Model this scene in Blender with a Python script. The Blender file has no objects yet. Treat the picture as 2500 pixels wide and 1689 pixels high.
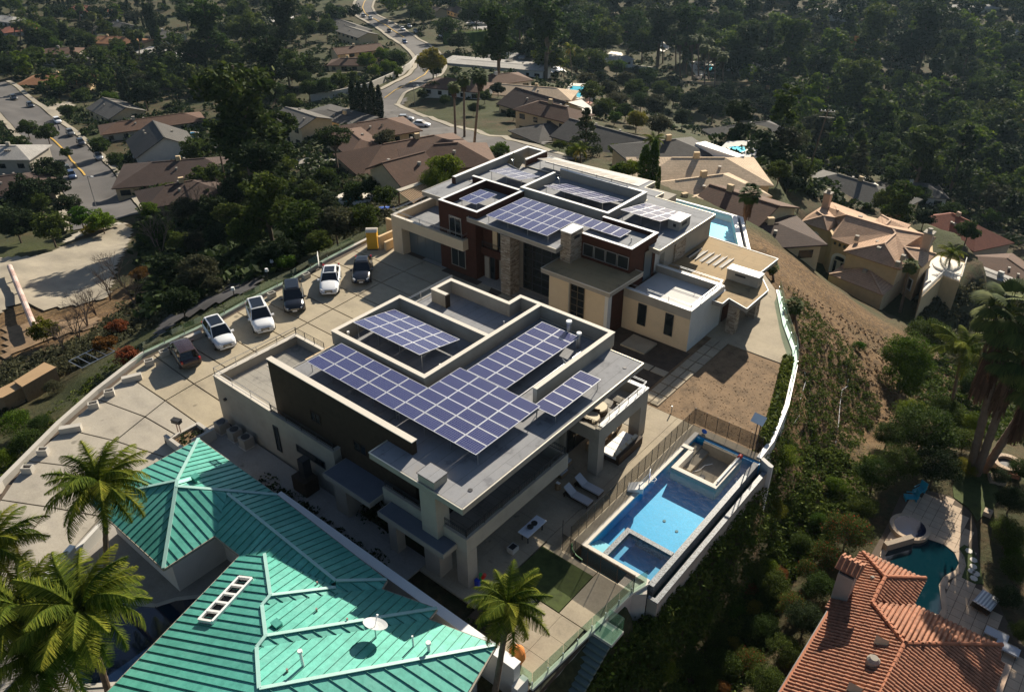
import bpy, math, random
import numpy as np
from mathutils import Vector, noise as mnoise
rnd = random.Random(7)
D = bpy.data; SC = bpy.context.scene; COL = SC.collection
# ------------------------------------------------------------------ camera, sky, sun, exposure
CAM_H = 37.5; FPX = 1971.0
YAW, PITCH, ROLL = math.radians(129.77), math.radians(32.5), math.radians(-0.25)
def _rot():
    cy, sy = math.cos(YAW), math.sin(YAW); cp, sp = math.cos(PITCH), math.sin(PITCH)
    f = np.array([cy*cp, sy*cp, -sp]); r = np.array([sy, -cy, 0.]); u = np.cross(r, f)
    cr, sr = math.cos(ROLL), math.sin(ROLL)
    return np.array([cr*r+sr*u, -sr*r+cr*u, f])
RM = _rot(); CP = np.array([0, 0, CAM_H])
cd = D.cameras.new('camera'); cam = D.objects.new('camera', cd); COL.objects.link(cam)
from mathutils import Matrix
m3 = Matrix((RM[0], RM[1], -RM[2])).transposed()
cam.matrix_world = Matrix.Translation((0, 0, CAM_H)) @ m3.to_4x4()
cd.sensor_width = 36; cd.lens = FPX/2500*36; cd.clip_end = 6000; cd.clip_start = .5
SC.camera = cam
SUN_AZ, SUN_EL = math.radians(104.5), math.radians(27.5)
w = D.worlds.new('World'); SC.world = w; w.use_nodes = True
nt = w.node_tree; bg = nt.nodes['Background']
sky = nt.nodes.new('ShaderNodeTexSky'); sky.sky_type = 'NISHITA'; sky.sun_disc = False
sky.sun_elevation = SUN_EL; sky.sun_rotation = math.pi/2-SUN_AZ; sky.altitude = 200; sky.dust_density = 1.0
nt.links.new(sky.outputs[0], bg.inputs[0]); bg.inputs[1].default_value = 0.05
sl = D.lights.new('sun', 'SUN'); sl.energy = 5.0; sl.angle = math.radians(.5); sl.color = (1, .90, .74)
so = D.objects.new('sun', sl); COL.objects.link(so)
sdir = Vector((math.cos(SUN_EL)*math.cos(SUN_AZ), math.cos(SUN_EL)*math.sin(SUN_AZ), math.sin(SUN_EL)))
so.rotation_euler = sdir.to_track_quat('Z', 'Y').to_euler(); so.location = (0, 0, 100)
SC.view_settings.view_transform = 'Standard'; SC.view_settings.look = 'None'
SC.view_settings.exposure = 0.85; SC.view_settings.gamma = 1; SC.view_settings.use_curve_mapping = False
SC.render.engine = 'CYCLES'; SC.cycles.max_bounces = 6; SC.cycles.diffuse_bounces = 3; SC.cycles.transparent_max_bounces = 12
SC.cycles.volume_bounces = 0; SC.cycles.caustics_reflective = False; SC.cycles.caustics_refractive = False
SC.cycles.sample_clamp_indirect = 3

# ------------------------------------------------------------------ measuring: photograph sight lines meet a level
def ray(px, py):
    d = RM.T @ np.array([(px-1250)/FPX, -(py-844.5)/FPX, 1.0]); return d
def P(px, py, z=0.):
    d = ray(px, py); t = (z-CAM_H)/d[2]; p = CP+t*d; return (float(p[0]), float(p[1]), float(z))
def Zat(px, py, p0):
    d = ray(px, py); t = float(np.dot(d[:2], np.array(p0[:2]))/np.dot(d[:2], d[:2])); return float(CAM_H+t*d[2])
def OV(v): return v*2500/2324.

# ------------------------------------------------------------------ materials
MATS = {}
def nmat(name):
    m = D.materials.new(name); m.use_nodes = True; n = m.node_tree
    b = n.nodes['Principled BSDF']; MATS[name] = m
    return m, n, b
def lnk(n, a, b): n.links.new(a, b)
def mathn(n, op, a, b=None):
    x = n.nodes.new('ShaderNodeMath'); x.operation = op
    for i, v in enumerate((a, b)):
        if v is None: continue
        if hasattr(v, 'node'): lnk(n, v, x.inputs[i])
        else: x.inputs[i].default_value = v
    return x.outputs[0]
def coords(n, kind='Position', scale=None):
    if kind == 'Position': o = n.nodes.new('ShaderNodeNewGeometry').outputs['Position']
    else: o = n.nodes.new('ShaderNodeTexCoord').outputs[kind]
    if scale:
        mp = n.nodes.new('ShaderNodeMapping'); mp.inputs['Scale'].default_value = scale; lnk(n, o, mp.inputs[0]); o = mp.outputs[0]
    return o
def noisen(n, co, sc, det=4, rough=.6):
    t = n.nodes.new('ShaderNodeTexNoise'); t.inputs['Scale'].default_value = sc; t.inputs['Detail'].default_value = det
    t.inputs['Roughness'].default_value = rough; lnk(n, co, t.inputs['Vector']); return t.outputs['Fac']
def ramp(n, fac, stops):
    r = n.nodes.new('ShaderNodeValToRGB'); e = r.color_ramp.elements
    while len(e) < len(stops): e.new(.5)
    for i, (p, c) in enumerate(stops): e[i].position = p; e[i].color = (*c, 1)
    lnk(n, fac, r.inputs[0]); return r.outputs[0]
def mixc(n, fac, a, b, mode='MIX'):
    x = n.nodes.new('ShaderNodeMix'); x.data_type = 'RGBA'; x.blend_type = mode
    for i, v in ((0, fac), (6, a), (7, b)):
        if hasattr(v, 'node'): lnk(n, v, x.inputs[i])
        elif i == 0: x.inputs[0].default_value = v
        else: x.inputs[i].default_value = (*v, 1)
    return x.outputs[2]
def bump(n, b, h, s=.3, d=.05):
    x = n.nodes.new('ShaderNodeBump'); x.inputs['Strength'].default_value = s; x.inputs['Distance'].default_value = d
    lnk(n, h, x.inputs['Height']); lnk(n, x.outputs[0], b.inputs['Normal'])
def sc3(c, k): return tuple(min(1, v*k) for v in c)
def simple(name, c, rough=.8, var=.18, ns=1.2, metal=0, spec=.4, bs=.15, fine=14, kind='Position'):
    m, n, b = nmat(name); co = coords(n, kind)
    a = noisen(n, co, ns, 5, .65); f = noisen(n, co, fine, 3, .7)
    mx = mathn(n, 'ADD', mathn(n, 'MULTIPLY', a, .7), mathn(n, 'MULTIPLY', f, .3))
    col = ramp(n, mx, [(.25, sc3(c, 1-var*1.6)), (.5, c), (.75, sc3(c, 1+var))])
    lnk(n, col, b.inputs['Base Color']); b.inputs['Roughness'].default_value = rough
    b.inputs['Metallic'].default_value = metal; b.inputs['Specular IOR Level'].default_value = spec
    if bs: bump(n, b, f, bs, .02)
    return m
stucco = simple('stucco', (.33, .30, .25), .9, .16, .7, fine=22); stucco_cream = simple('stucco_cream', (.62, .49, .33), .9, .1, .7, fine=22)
stucco_white = simple('stucco_white', (.60, .58, .54), .9, .08)
stucco_tan = simple('stucco_tan', (.60, .45, .27), .9, .12)
stucco_pink = simple('stucco_pink', (.50, .36, .26), .9, .12)
coping = simple('coping', (.62, .57, .49), .7, .06, 2)
concrete_wall = simple('concrete_wall', (.46, .43, .38), .9, .12)
fascia = simple('fascia', (.30, .27, .23), .7, .1)
fascia_metal = simple('fascia_metal', (.75, .70, .58), .35, .05, metal=.6)
siding = simple('siding', (.062, .022, .013), .75, .35, 2.5, spec=.2, fine=30)
siding_dark = simple('siding_dark', (.045, .030, .020), .75, .3, 2.5, spec=.2)
dark = simple('dark', (.02, .02, .022), .6, .2)
dark_metal = simple('dark_metal', (.05, .05, .055), .45, .1, metal=.5, bs=0)
steel = simple('steel', (.45, .47, .50), .35, .1, metal=.9, bs=0)
white_paint = simple('white_paint', (.80, .80, .78), .5, .05, bs=0)
white_hot = simple('white_cap', (.82, .81, .78), .5, .04, bs=0)
grass_m = simple('grass_lawn', (.055, .075, .018), .95, .45, 1.6, fine=40, bs=.4)
grass_far = simple('grass_far', (.09, .12, .03), .95, .4, .5, fine=9, bs=.4)
soil = simple('soil', (.19, .125, .07), .95, .5, .9, fine=9, bs=.6)
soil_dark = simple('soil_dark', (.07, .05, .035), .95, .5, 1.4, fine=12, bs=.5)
asphalt = simple('asphalt', (.095, .088, .084), .9, .18, .25, fine=18)
asphalt_dark = simple('asphalt_dark', (.05, .048, .05), .9, .2, .6)
kerb_m = simple('kerb_concrete', (.42, .38, .31), .9, .15, .6)
sidewalk_m = simple('sidewalk_concrete', (.30, .265, .205), .9, .2, .4)
yellow_line = simple('yellow_line', (.55, .34, .06), .8, .15, 3)
wicker = simple('wicker', (.05, .032, .02), .8, .3, 9)
cushion = simple('cushion', (.68, .60, .46), .9, .06)
cushion_grey = simple('cushion_grey', (.42, .43, .46), .9, .08)
wood = simple('wood', (.30, .20, .11), .7, .25, 4)
wood_grey = simple('wood_grey', (.30, .27, .22), .8, .2, 4)
trunk_m = simple('bark', (.13, .095, .065), .95, .35, 2, kind='Object')
palm_trunk_m = simple('palm_bark', (.16, .11, .075), .95, .3, 3, kind='Object')
terracotta = simple('terracotta', (.31, .135, .075), .8, .5, 1.8, fine=5)
terracotta_ridge = simple('terracotta_ridge', (.36, .13, .065), .8, .2, 2)
villa_tile = simple('villa_tile', (.50, .33, .22), .85, .25, 1.0, fine=6)
yellow_plastic = simple('yellow_plastic', (.62, .35, .03), .55, .1)
orange_pot = simple('orange_pot', (.55, .19, .04), .7, .1)
red_plastic = simple('red_plastic', (.55, .03, .02), .5, .1); green_plastic = simple('green_plastic', (.05, .35, .10), .5, .1)
blue_plastic = simple('blue_plastic', (.02, .05, .45), .5, .1)
cyan_plastic = simple('cyan_plastic', (.02, .30, .42), .5, .1)
tarp_blue = simple('tarp_blue', (.03, .12, .5), .6, .1)
skin_m = simple('skin', (.45, .28, .2), .7, .05); cloth_blue = simple('cloth_blue', (.25, .45, .6), .9, .05); cloth_dark = simple('cloth_dark', (.03, .04, .08), .9, .05)
rust_pipe = simple('rust_pipe', (.40, .27, .23), .6, .3, 1.5)
awning_m = simple('dark_roofing', (.10, .11, .135), .9, .12, 1)

def roofing(name, c, lap=1.0, rot=0.):
    m, n, b = nmat(name); co = coords(n)
    mp = n.nodes.new('ShaderNodeMapping'); mp.inputs['Rotation'].default_value = (0, 0, rot); lnk(n, co, mp.inputs[0])
    br = n.nodes.new('ShaderNodeTexBrick'); lnk(n, mp.outputs[0], br.inputs['Vector'])
    br.inputs['Scale'].default_value = 1; br.inputs['Brick Width'].default_value = 9; br.inputs['Row Height'].default_value = lap
    br.inputs['Mortar Size'].default_value = .018; br.inputs['Mortar Smooth'].default_value = .3
    br.inputs['Color1'].default_value = (*sc3(c, 1.04), 1); br.inputs['Color2'].default_value = (*sc3(c, .95), 1); br.inputs['Mortar'].default_value = (*sc3(c, .62), 1)
    a = noisen(n, co, .7, 5, .7); st = ramp(n, a, [(.34, (.62, .62, .64)), (.42, (.90, .90, .90)), (.55, (1, 1, 1)), (.72, (1.0, .95, .88))])
    f = noisen(n, co, 25, 2); st2 = ramp(n, f, [(.3, (.85, .85, .85)), (.7, (1, 1, 1))])
    lnk(n, mixc(n, 1, mixc(n, 1, br.outputs[0], st, 'MULTIPLY'), st2, 'MULTIPLY'), b.inputs['Base Color'])
    b.inputs['Roughness'].default_value = .85; b.inputs['Specular IOR Level'].default_value = .35
    bump(n, b, f, .2, .02); return m
membrane = roofing('roof_membrane', (.27, .275, .29), 1.0, math.pi/2)
membrane_b = roofing('roof_membrane_b', (.27, .28, .30), 1.0)
tan_roof = roofing('tan_roof', (.36, .255, .13), 1.3)
tan_roof_w = simple('pale_roof', (.62, .60, .57), .8, .06)
deck_stone = roofing('terrace_tile', (.34, .32, .28), .6)

def concrete_m(name, c, ns=.35):
    m, n, b = nmat(name); co = coords(n)
    a = noisen(n, co, ns, 7, .72); f = noisen(n, co, 7, 4, .7); g = noisen(n, coords(n, 'Position', (.25, .9, 1)), .8, 3)
    col = ramp(n, a, [(.28, sc3(c, .70)), (.45, sc3(c, .93)), (.55, c), (.74, sc3(c, 1.12))])
    col = mixc(n, 1, col, ramp(n, f, [(.3, (.86, .85, .84)), (.65, (1, 1, 1))]), 'MULTIPLY')
    col = mixc(n, 1, col, ramp(n, g, [(.35, (.88, .88, .9)), (.6, (1, 1, 1))]), 'MULTIPLY')
    s_ = noisen(n, co, 1.1, 2, .4); col = mixc(n, ramp(n, s_, [(.70, (0, 0, 0)), (.78, (1, 1, 1))]), col, sc3(c, .5)); k_ = noisen(n, coords(n, 'Position', (1, 1, 1)), .9, 9, .85); col = mixc(n, ramp(n, k_, [(.495, (0, 0, 0)), (.5, (.35, .35, .35)), (.505, (0, 0, 0))]), col, sc3(c, .45))
    lnk(n, col, b.inputs['Base Color']); b.inputs['Roughness'].default_value = .85; b.inputs['Specular IOR Level'].default_value = .3
    bump(n, b, f, .12, .02); return m
drive_c = concrete_m('drive_concrete', (.42, .36, .255)); drive_g = concrete_m('drive_concrete_grey', (.42, .38, .31))
patio_c = concrete_m('patio_concrete', (.40, .34, .245), .5)
patio_dark = concrete_m('patio_shade_concrete', (.34, .32, .29), .5)  # shaded copy of the patio concrete, shade put into its colour
spill_c = concrete_m('spillway_concrete', (.34, .30, .23), .12)
joint_m = simple('joint_gap', (.09, .065, .045), .9, .3)

def stone_mat():
    m, n, b = nmat('stacked_stone'); oi = n.nodes.new('ShaderNodeNewGeometry')
    co = coords(n)
    r = oi.outputs['Random Per Island']
    col = ramp(n, r, [(0, (.20, .145, .10)), (.35, (.30, .235, .17)), (.7, (.38, .31, .235)), (1, (.46, .40, .32))])
    f = noisen(n, co, 9, 4); col = mixc(n, 1, col, ramp(n, f, [(.3, (.75, .75, .75)), (.7, (1.05, 1.05, 1.05))]), 'MULTIPLY')
    lnk(n, col, b.inputs['Base Color']); b.inputs['Roughness'].default_value = .9; bump(n, b, f, .5, .03); return m
stone = stone_mat()

def glassy(name, c, rough=.05):
    m, n, b = nmat(name); b.inputs['Base Color'].default_value = (*c, 1); b.inputs['Roughness'].default_value = rough
    b.inputs['Specular IOR Level'].default_value = .8; return m
win_dark = glassy('window_glass', (.012, .016, .018)); win_grey = glassy('frosted_glass', (.10, .12, .13), .25)
car_glass = glassy('car_glass', (.006, .007, .009), .03)
tyre_m = glassy('tyre', (.012, .012, .012), .8); rim_m = simple('rim', (.35, .35, .36), .3, .1, metal=.8, bs=0)
lamp_m = glassy('headlight_glass', (.45, .47, .5), .08); tail_m = glassy('tail_light', (.35, .01, .01), .15)
chrome = simple('chrome', (.7, .7, .72), .15, .05, metal=1, bs=0)
def paint(name, c, r=.25):
    m, n, b = nmat(name); b.inputs['Base Color'].default_value = (*c, 1); b.inputs['Roughness'].default_value = r
    b.inputs['Coat Weight'].default_value = .6; b.inputs['Coat Roughness'].default_value = .05
    f = noisen(n, coords(n, 'Object'), 3, 4); lnk(n, mathn(n, 'ADD', mathn(n, 'MULTIPLY', f, .18), r-.08), b.inputs['Roughness'])
    return m
car_white = paint('car_paint_white', (.78, .79, .80)); car_black = paint('car_paint_black', (.008, .008, .010), .18)
car_maroon = paint('car_paint_maroon', (.035, .018, .018), .25)
def objcol(name, r=.3):
    m, n, b = nmat(name); o = n.nodes.new('ShaderNodeObjectInfo'); lnk(n, o.outputs['Color'], b.inputs['Base Color'])
    b.inputs['Roughness'].default_value = r; b.inputs['Coat Weight'].default_value = .4; return m
car_any = objcol('street_car_paint')

def clear_glass(name, tint, gl=.12):
    m, n, b = nmat(name); out = n.nodes['Material Output']; n.nodes.remove(b)
    tr = n.nodes.new('ShaderNodeBsdfTransparent'); tr.inputs[0].default_value = (*tint, 1)
    g = n.nodes.new('ShaderNodeBsdfGlossy'); g.inputs['Roughness'].default_value = .03; g.inputs[0].default_value = (.9, 1, .97, 1)
    mx = n.nodes.new('ShaderNodeMixShader'); mx.inputs[0].default_value = gl; lnk(n, tr.outputs[0], mx.inputs[1]); lnk(n, g.outputs[0], mx.inputs[2])
    lnk(n, mx.outputs[0], out.inputs[0]); return m
rail_glass = clear_glass('rail_glass', (.72, .84, .79))
def mesh_fence_mat():
    m, n, b = nmat('fence_mesh'); out = n.nodes['Material Output']
    b.inputs['Base Color'].default_value = (.05, .035, .02, 1); b.inputs['Roughness'].default_value = .8
    tr = n.nodes.new('ShaderNodeBsdfTransparent'); mx = n.nodes.new('ShaderNodeMixShader'); mx.inputs[0].default_value = .42
    lnk(n, tr.outputs[0], mx.inputs[1]); lnk(n, b.outputs[0], mx.inputs[2]); lnk(n, mx.outputs[0], out.inputs[0]); return m
fence_mesh = mesh_fence_mat()
def water(name, tint, wave=.12, sc=1.2):
    m, n, b = nmat(name); out = n.nodes['Material Output']; n.nodes.remove(b)
    co = coords(n); h = noisen(n, co, sc, 3, .5)
    bp = n.nodes.new('ShaderNodeBump'); bp.inputs['Strength'].default_value = wave; bp.inputs['Distance'].default_value = .15; lnk(n, h, bp.inputs['Height'])
    tr = n.nodes.new('ShaderNodeBsdfTransparent'); tr.inputs[0].default_value = (*tint, 1)
    g = n.nodes.new('ShaderNodeBsdfGlossy'); g.inputs['Roughness'].default_value = .04; lnk(n, bp.outputs[0], g.inputs['Normal'])
    mx = n.nodes.new('ShaderNodeMixShader'); mx.inputs[0].default_value = .075; lnk(n, tr.outputs[0], mx.inputs[1]); lnk(n, g.outputs[0], mx.inputs[2])
    lnk(n, mx.outputs[0], out.inputs[0]); return m
water_m = water('pool_water', (.72, .96, 1.0), .3, 2.2); water_dark = water('dark_pool_water', (.25, .55, .6), .2)
def pooltile(name, c, sc=16., var=.16):
    m, n, b = nmat(name); co = coords(n)
    v = n.nodes.new('ShaderNodeTexVoronoi'); v.inputs['Scale'].default_value = sc; lnk(n, co, v.inputs['Vector'])
    a = noisen(n, co, .6, 3)
    bw = n.nodes.new('ShaderNodeSeparateColor'); lnk(n, v.outputs['Color'], bw.inputs[0])
    col = ramp(n, bw.outputs[0], [(0, sc3(c, 1-var)), (1, sc3(c, 1+var*.5))])
    col = mixc(n, 1, col, ramp(n, a, [(.3, (.82, .88, .92)), (.7, (1, 1, 1))]), 'MULTIPLY')
    lnk(n, col, b.inputs['Base Color']); b.inputs['Roughness'].default_value = .5; return m
pool_tile = pooltile('pool_mosaic', (.008, .33, .62)); pool_tile_b = pooltile('pool_mosaic_b', (.03, .56, .76), 5)
pool_dark_tile = pooltile('pool_mosaic_dark', (.02, .07, .14)); pool_teal = pooltile('pool_plaster_teal', (.06, .42, .40), 3, .1)
spa_tile = pooltile('spa_mosaic', (.01, .22, .42))
mosaic_grey = pooltile('weir_mosaic', (.17, .185, .20), 14, .7)

def panel_mat(name, c1, c2, rough, off=(0, 0)):
    m, n, b = nmat(name); co = coords(n, 'Object')
    sp = n.nodes.new('ShaderNodeSeparateXYZ'); lnk(n, co, sp.inputs[0])
    def line(o, pitch, wd):
        f = mathn(n, 'FRACT', mathn(n, 'DIVIDE', o, pitch)); a = mathn(n, 'ABSOLUTE', mathn(n, 'SUBTRACT', f, .5))
        return mathn(n, 'GREATER_THAN', a, .5-wd)
    gx = line(sp.outputs[0], .157, .045); gy = line(sp.outputs[1], .157, .045)
    g = mathn(n, 'MAXIMUM', gx, gy); a = noisen(n, coords(n), 1.2, 3)
    oi = n.nodes.new('ShaderNodeObjectInfo')
    base = mixc(n, mathn(n, 'MULTIPLY', oi.outputs['Random'], .5), c1, c2)
    lnk(n, mixc(n, g, base, (.22, .25, .36)), b.inputs['Base Color'])
    lnk(n, mathn(n, 'ADD', mathn(n, 'MULTIPLY', a, .1), rough), b.inputs['Roughness']); b.inputs['Specular IOR Level'].default_value = .6
    return m
pv_blue = panel_mat('solar_cells', (.022, .024, .105), (.034, .038, .14), .16); pv_frame = simple('panel_frame', (.72, .73, .76), .35, .05, metal=.4, bs=0)

def green_metal():
    m, n, b = nmat('green_metal'); co = coords(n); a = noisen(n, co, .5, 5, .7); oi = n.nodes.new('ShaderNodeObjectInfo')
    c = (.105, .43, .345); col = ramp(n, a, [(.25, sc3(c, .78)), (.5, c), (.8, (.17, .49, .41))]); col = mixc(n, 1, col, ramp(n, noisen(n, coords(n, 'Position', (1, 1, .3)), 2.6, 6, .8), [(.32, (.66, .72, .72)), (.58, (1, 1, 1))]), 'MULTIPLY')
    v = mathn(n, 'ADD', mathn(n, 'MULTIPLY', oi.outputs['Random'], .16), .88)
    cc = n.nodes.new('ShaderNodeCombineColor')
    for i in range(3): lnk(n, v, cc.inputs[i])
    lnk(n, mixc(n, 1, col, cc.outputs[0], 'MULTIPLY'), b.inputs['Base Color']); b.inputs['Roughness'].default_value = .42; b.inputs['Metallic'].default_value = .15
    bump(n, b, noisen(n, co, 2.2, 2), .15, .03); return m
green_m = green_metal(); green_seam_shade = simple('green_seam_shade', (.05, .22, .18), .5, .1, bs=0); green_ridge = simple('green_ridge', (.30, .50, .46), .45, .1, bs=0)  # seam green darkened: the ribs' unlit sides are put into their colour

def shingle(name, c, row=.28, var=.2):
    m, n, b = nmat(name); co = coords(n); oi = n.nodes.new('ShaderNodeObjectInfo')
    sp = n.nodes.new('ShaderNodeSeparateXYZ'); lnk(n, co, sp.inputs[0])
    f = mathn(n, 'FRACT', mathn(n, 'DIVIDE', sp.outputs[2], row*.38)); ln = mathn(n, 'LESS_THAN', f, .25)
    a = noisen(n, co, .35, 6, .75); g = noisen(n, co, 3.0, 3, .8)
    col = ramp(n, a, [(.3, sc3(c, 1-var)), (.55, c), (.75, sc3(c, 1+var))])
    col = mixc(n, 1, col, ramp(n, g, [(.3, (.7, .7, .7)), (.65, (1.0, 1.0, 1.0))]), 'MULTIPLY')
    lnk(n, mixc(n, mathn(n, 'MULTIPLY', ln, .45), col, sc3(c, .35)), b.inputs['Base Color']); b.inputs['Roughness'].default_value = .9
    b.inputs['Specular IOR Level'].default_value = .3
    bump(n, b, f, .35, .04); return m
sh_brown = shingle('shingle_brown', (.135, .075, .05)); sh_brown_dark = shingle('shingle_dark_brown', (.085, .055, .045))
sh_grey = shingle('shingle_grey', (.15, .14, .125)); sh_greyd = shingle('shingle_dark_grey', (.09, .085, .08))
sh_beige = shingle('shingle_beige', (.62, .47, .32), .34); sh_orange = shingle('shingle_orange', (.36, .17, .08)); sh_pale = shingle('shingle_pale', (.42, .40, .37))
sh_red = shingle('shingle_red', (.26, .085, .05), .34)
sh_villa = shingle('villa_tile_courses', (.56, .36, .235), .36, .22)

def leafmat(name, c, c2, var=.35, trans=.3, spots=None):
    m, n, b = nmat(name); out = n.nodes['Material Output']; oi = n.nodes.new('ShaderNodeObjectInfo'); ge = n.nodes.new('ShaderNodeNewGeometry')
    co = coords(n, 'Object'); a = noisen(n, co, .55, 3)
    col = ramp(n, mathn(n, 'ADD', mathn(n, 'MULTIPLY', a, .7), mathn(n, 'MULTIPLY', ge.outputs['Random Per Island'], .3)), [(.25, sc3(c, 1-var)), (.5, c), (.75, c2)])
    v = mathn(n, 'ADD', mathn(n, 'MULTIPLY', oi.outputs['Random'], .6), .7)
    hs = n.nodes.new('ShaderNodeHueSaturation'); lnk(n, col, hs.inputs['Color']); lnk(n, v, hs.inputs['Value'])
    hs.inputs['Hue'].default_value = .5
    lnk(n, mathn(n, 'ADD', mathn(n, 'MULTIPLY', oi.outputs['Random'], -.05), .525), hs.inputs['Hue'])
    cc = hs.outputs[0]
    if spots:
        cc = mixc(n, mathn(n, 'GREATER_THAN', ge.outputs['Random Per Island'], .93), cc, spots)
    lnk(n, cc, b.inputs['Base Color']); b.inputs['Roughness'].default_value = .8; b.inputs['Specular IOR Level'].default_value = .1
    tl = n.nodes.new('ShaderNodeBsdfTranslucent'); lnk(n, cc, tl.inputs[0]); mx = n.nodes.new('ShaderNodeMixShader'); mx.inputs[0].default_value = trans
    lnk(n, b.outputs[0], mx.inputs[1]); lnk(n, tl.outputs[0], mx.inputs[2]); lnk(n, mx.outputs[0], out.inputs[0]); return m
L_oak = leafmat('leaf_oak', (.038, .064, .012), (.11, .15, .022)); L_pine = leafmat('leaf_pine', (.036, .058, .013), (.10, .12, .022), trans=.25)
L_dark = leafmat('leaf_dark', (.020, .036, .012), (.045, .068, .018), trans=.2); L_green = leafmat('leaf_green', (.07, .12, .010), (.17, .22, .02))
L_yellow = leafmat('leaf_yellow', (.16, .15, .018), (.28, .24, .03)); L_olive = leafmat('leaf_olive', (.055, .06, .032), (.10, .10, .05))
L_orange = leafmat('leaf_orange', (.16, .065, .022), (.30, .13, .04)); L_bright = leafmat('leaf_bright', (.07, .14, .01), (.13, .24, .02))
L_palm = leafmat('leaf_palm', (.10, .14, .014), (.36, .36, .045), .5, trans=.45); L_fan = leafmat('leaf_fan', (.05, .07, .016), (.12, .14, .03), trans=.15)
L_dead = leafmat('leaf_dead', (.07, .045, .024), (.13, .085, .045), trans=.1); L_berry = leafmat('leaf_berry', (.05, .075, .014), (.11, .14, .025), spots=(.30, .04, .02))
L_cover = leafmat('leaf_cover', (.055, .085, .014), (.14, .17, .03))

# ------------------------------------------------------------------ mesh building
class MB:
    def __init__(s): s.v = []; s.f = []; s.mi = []; s.k = 0
    def add(s, vs, fs, mi=None):
        b = len(s.v); s.v += [tuple(float(c) for c in p) for p in vs]; s.f += [tuple(b+i for i in f) for f in fs]; s.mi += [s.k if mi is None else mi]*len(fs); return s
    def box(s, x0, x1, y0, y1, z0, z1, mi=None):
        v = [(x0, y0, z0), (x1, y0, z0), (x1, y1, z0), (x0, y1, z0), (x0, y0, z1), (x1, y0, z1), (x1, y1, z1), (x0, y1, z1)]
        return s.add(v, [(0, 3, 2, 1), (4, 5, 6, 7), (0, 1, 5, 4), (1, 2, 6, 5), (2, 3, 7, 6), (3, 0, 4, 7)], mi)
    def rbox(s, c, ax, hx, hy, z0, z1, mi=None):
        a = np.array((math.cos(ax), math.sin(ax))); b = np.array((-a[1], a[0])); c = np.array(c[:2])
        q = [c-a*hx-b*hy, c+a*hx-b*hy, c+a*hx+b*hy, c-a*hx+b*hy]
        return s.prism(q, z0, z1, mi)
    def prism(s, poly, z0, z1, mi=None):
        n = len(poly); A = sum(poly[i][0]*poly[(i+1) % n][1]-poly[(i+1) % n][0]*poly[i][1] for i in range(n))
        if A < 0: poly = poly[::-1]
        z0s = z0 if hasattr(z0, '__len__') else [z0]*n; z1s = z1 if hasattr(z1, '__len__') else [z1]*n
        v = [(p[0], p[1], z) for p, z in zip(poly, z0s)]+[(p[0], p[1], z) for p, z in zip(poly, z1s)]
        return s.add(v, [tuple(range(n-1, -1, -1)), tuple(range(n, 2*n))]+[(i, (i+1) % n, n+(i+1) % n, n+i) for i in range(n)], mi)
    def quad(s, *p, mi=None): return s.add(p, [tuple(range(len(p)))], mi)
    def tube(s, pts, r, n=6, mi=None, cap=True):
        pts = [Vector(p) for p in pts]; rs = r if hasattr(r, '__len__') else [r]*len(pts); vs = []; fs = []
        for i, p in enumerate(pts):
            d = (pts[min(i+1, len(pts)-1)]-pts[max(i-1, 0)]).normalized()
            a = d.orthogonal().normalized() if i == 0 else (a-d*a.dot(d)).normalized(); b = d.cross(a)
            for k in range(n):
                t = 2*math.pi*k/n; vs.append(tuple(p+(a*math.cos(t)+b*math.sin(t))*rs[i]))
            if i: fs += [((i-1)*n+k, (i-1)*n+(k+1) % n, i*n+(k+1) % n, i*n+k) for k in range(n)]
        if cap: fs += [tuple(range(n-1, -1, -1)), tuple(range(len(vs)-n, len(vs)))]
        return s.add(vs, fs, mi)
    def bar(s, a, b, wx, wz, mi=None):
        a = Vector(a); b = Vector(b); d = (b-a).normalized(); up = Vector((0, 0, 1)) if abs(d.z) < .9 else Vector((1, 0, 0))
        r = d.cross(up).normalized()*wx/2; u = r.cross(d).normalized()*wz/2
        v = [a-r-u, a+r-u, a+r+u, a-r+u, b-r-u, b+r-u, b+r+u, b-r+u]
        return s.add(v, [(0, 1, 2, 3), (7, 6, 5, 4), (0, 4, 5, 1), (1, 5, 6, 2), (2, 6, 7, 3), (3, 7, 4, 0)], mi)
    def mesh(s, name, mats, smooth=False, org=(0, 0, 0)):
        me = D.meshes.new(name); o = org
        me.from_pydata([(a-o[0], b-o[1], c-o[2]) for a, b, c in s.v], [], s.f)
        for m in (mats if isinstance(mats, (list, tuple)) else [mats]): me.materials.append(m)
        if any(s.mi): me.polygons.foreach_set('material_index', s.mi)
        if smooth: me.polygons.foreach_set('use_smooth', [True]*len(s.f))
        me.update(); return me
    def build(s, name, mats, parent=None, smooth=False, **kw):
        o = wloc(parent) if parent else (0, 0, 0)
        ob = D.objects.new(name, s.mesh(name, mats, smooth, o)); COL.objects.link(ob)
        if parent: ob.parent = parent
        for k, v in kw.items(): ob[k] = v
        return ob
def wloc(p):
    l = Vector((0, 0, 0))
    while p: l += p.location; p = p.parent
    return l
def thing(name, label, cat, loc=(0, 0, 0), rz=0, group=None):
    o = D.objects.new(name, None); COL.objects.link(o); o.location = loc; o.rotation_euler.z = rz; o.empty_display_size = .3
    o['label'] = label; o['category'] = cat
    if group: o['group'] = group
    return o
def struct(name, loc=(0, 0, 0)):
    o = D.objects.new(name, None); COL.objects.link(o); o.location = loc; o['kind'] = 'structure'; return o
def tag(o, label, cat, group=None):
    o['label'] = label; o['category'] = cat
    if group: o['group'] = group
    return o
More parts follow.
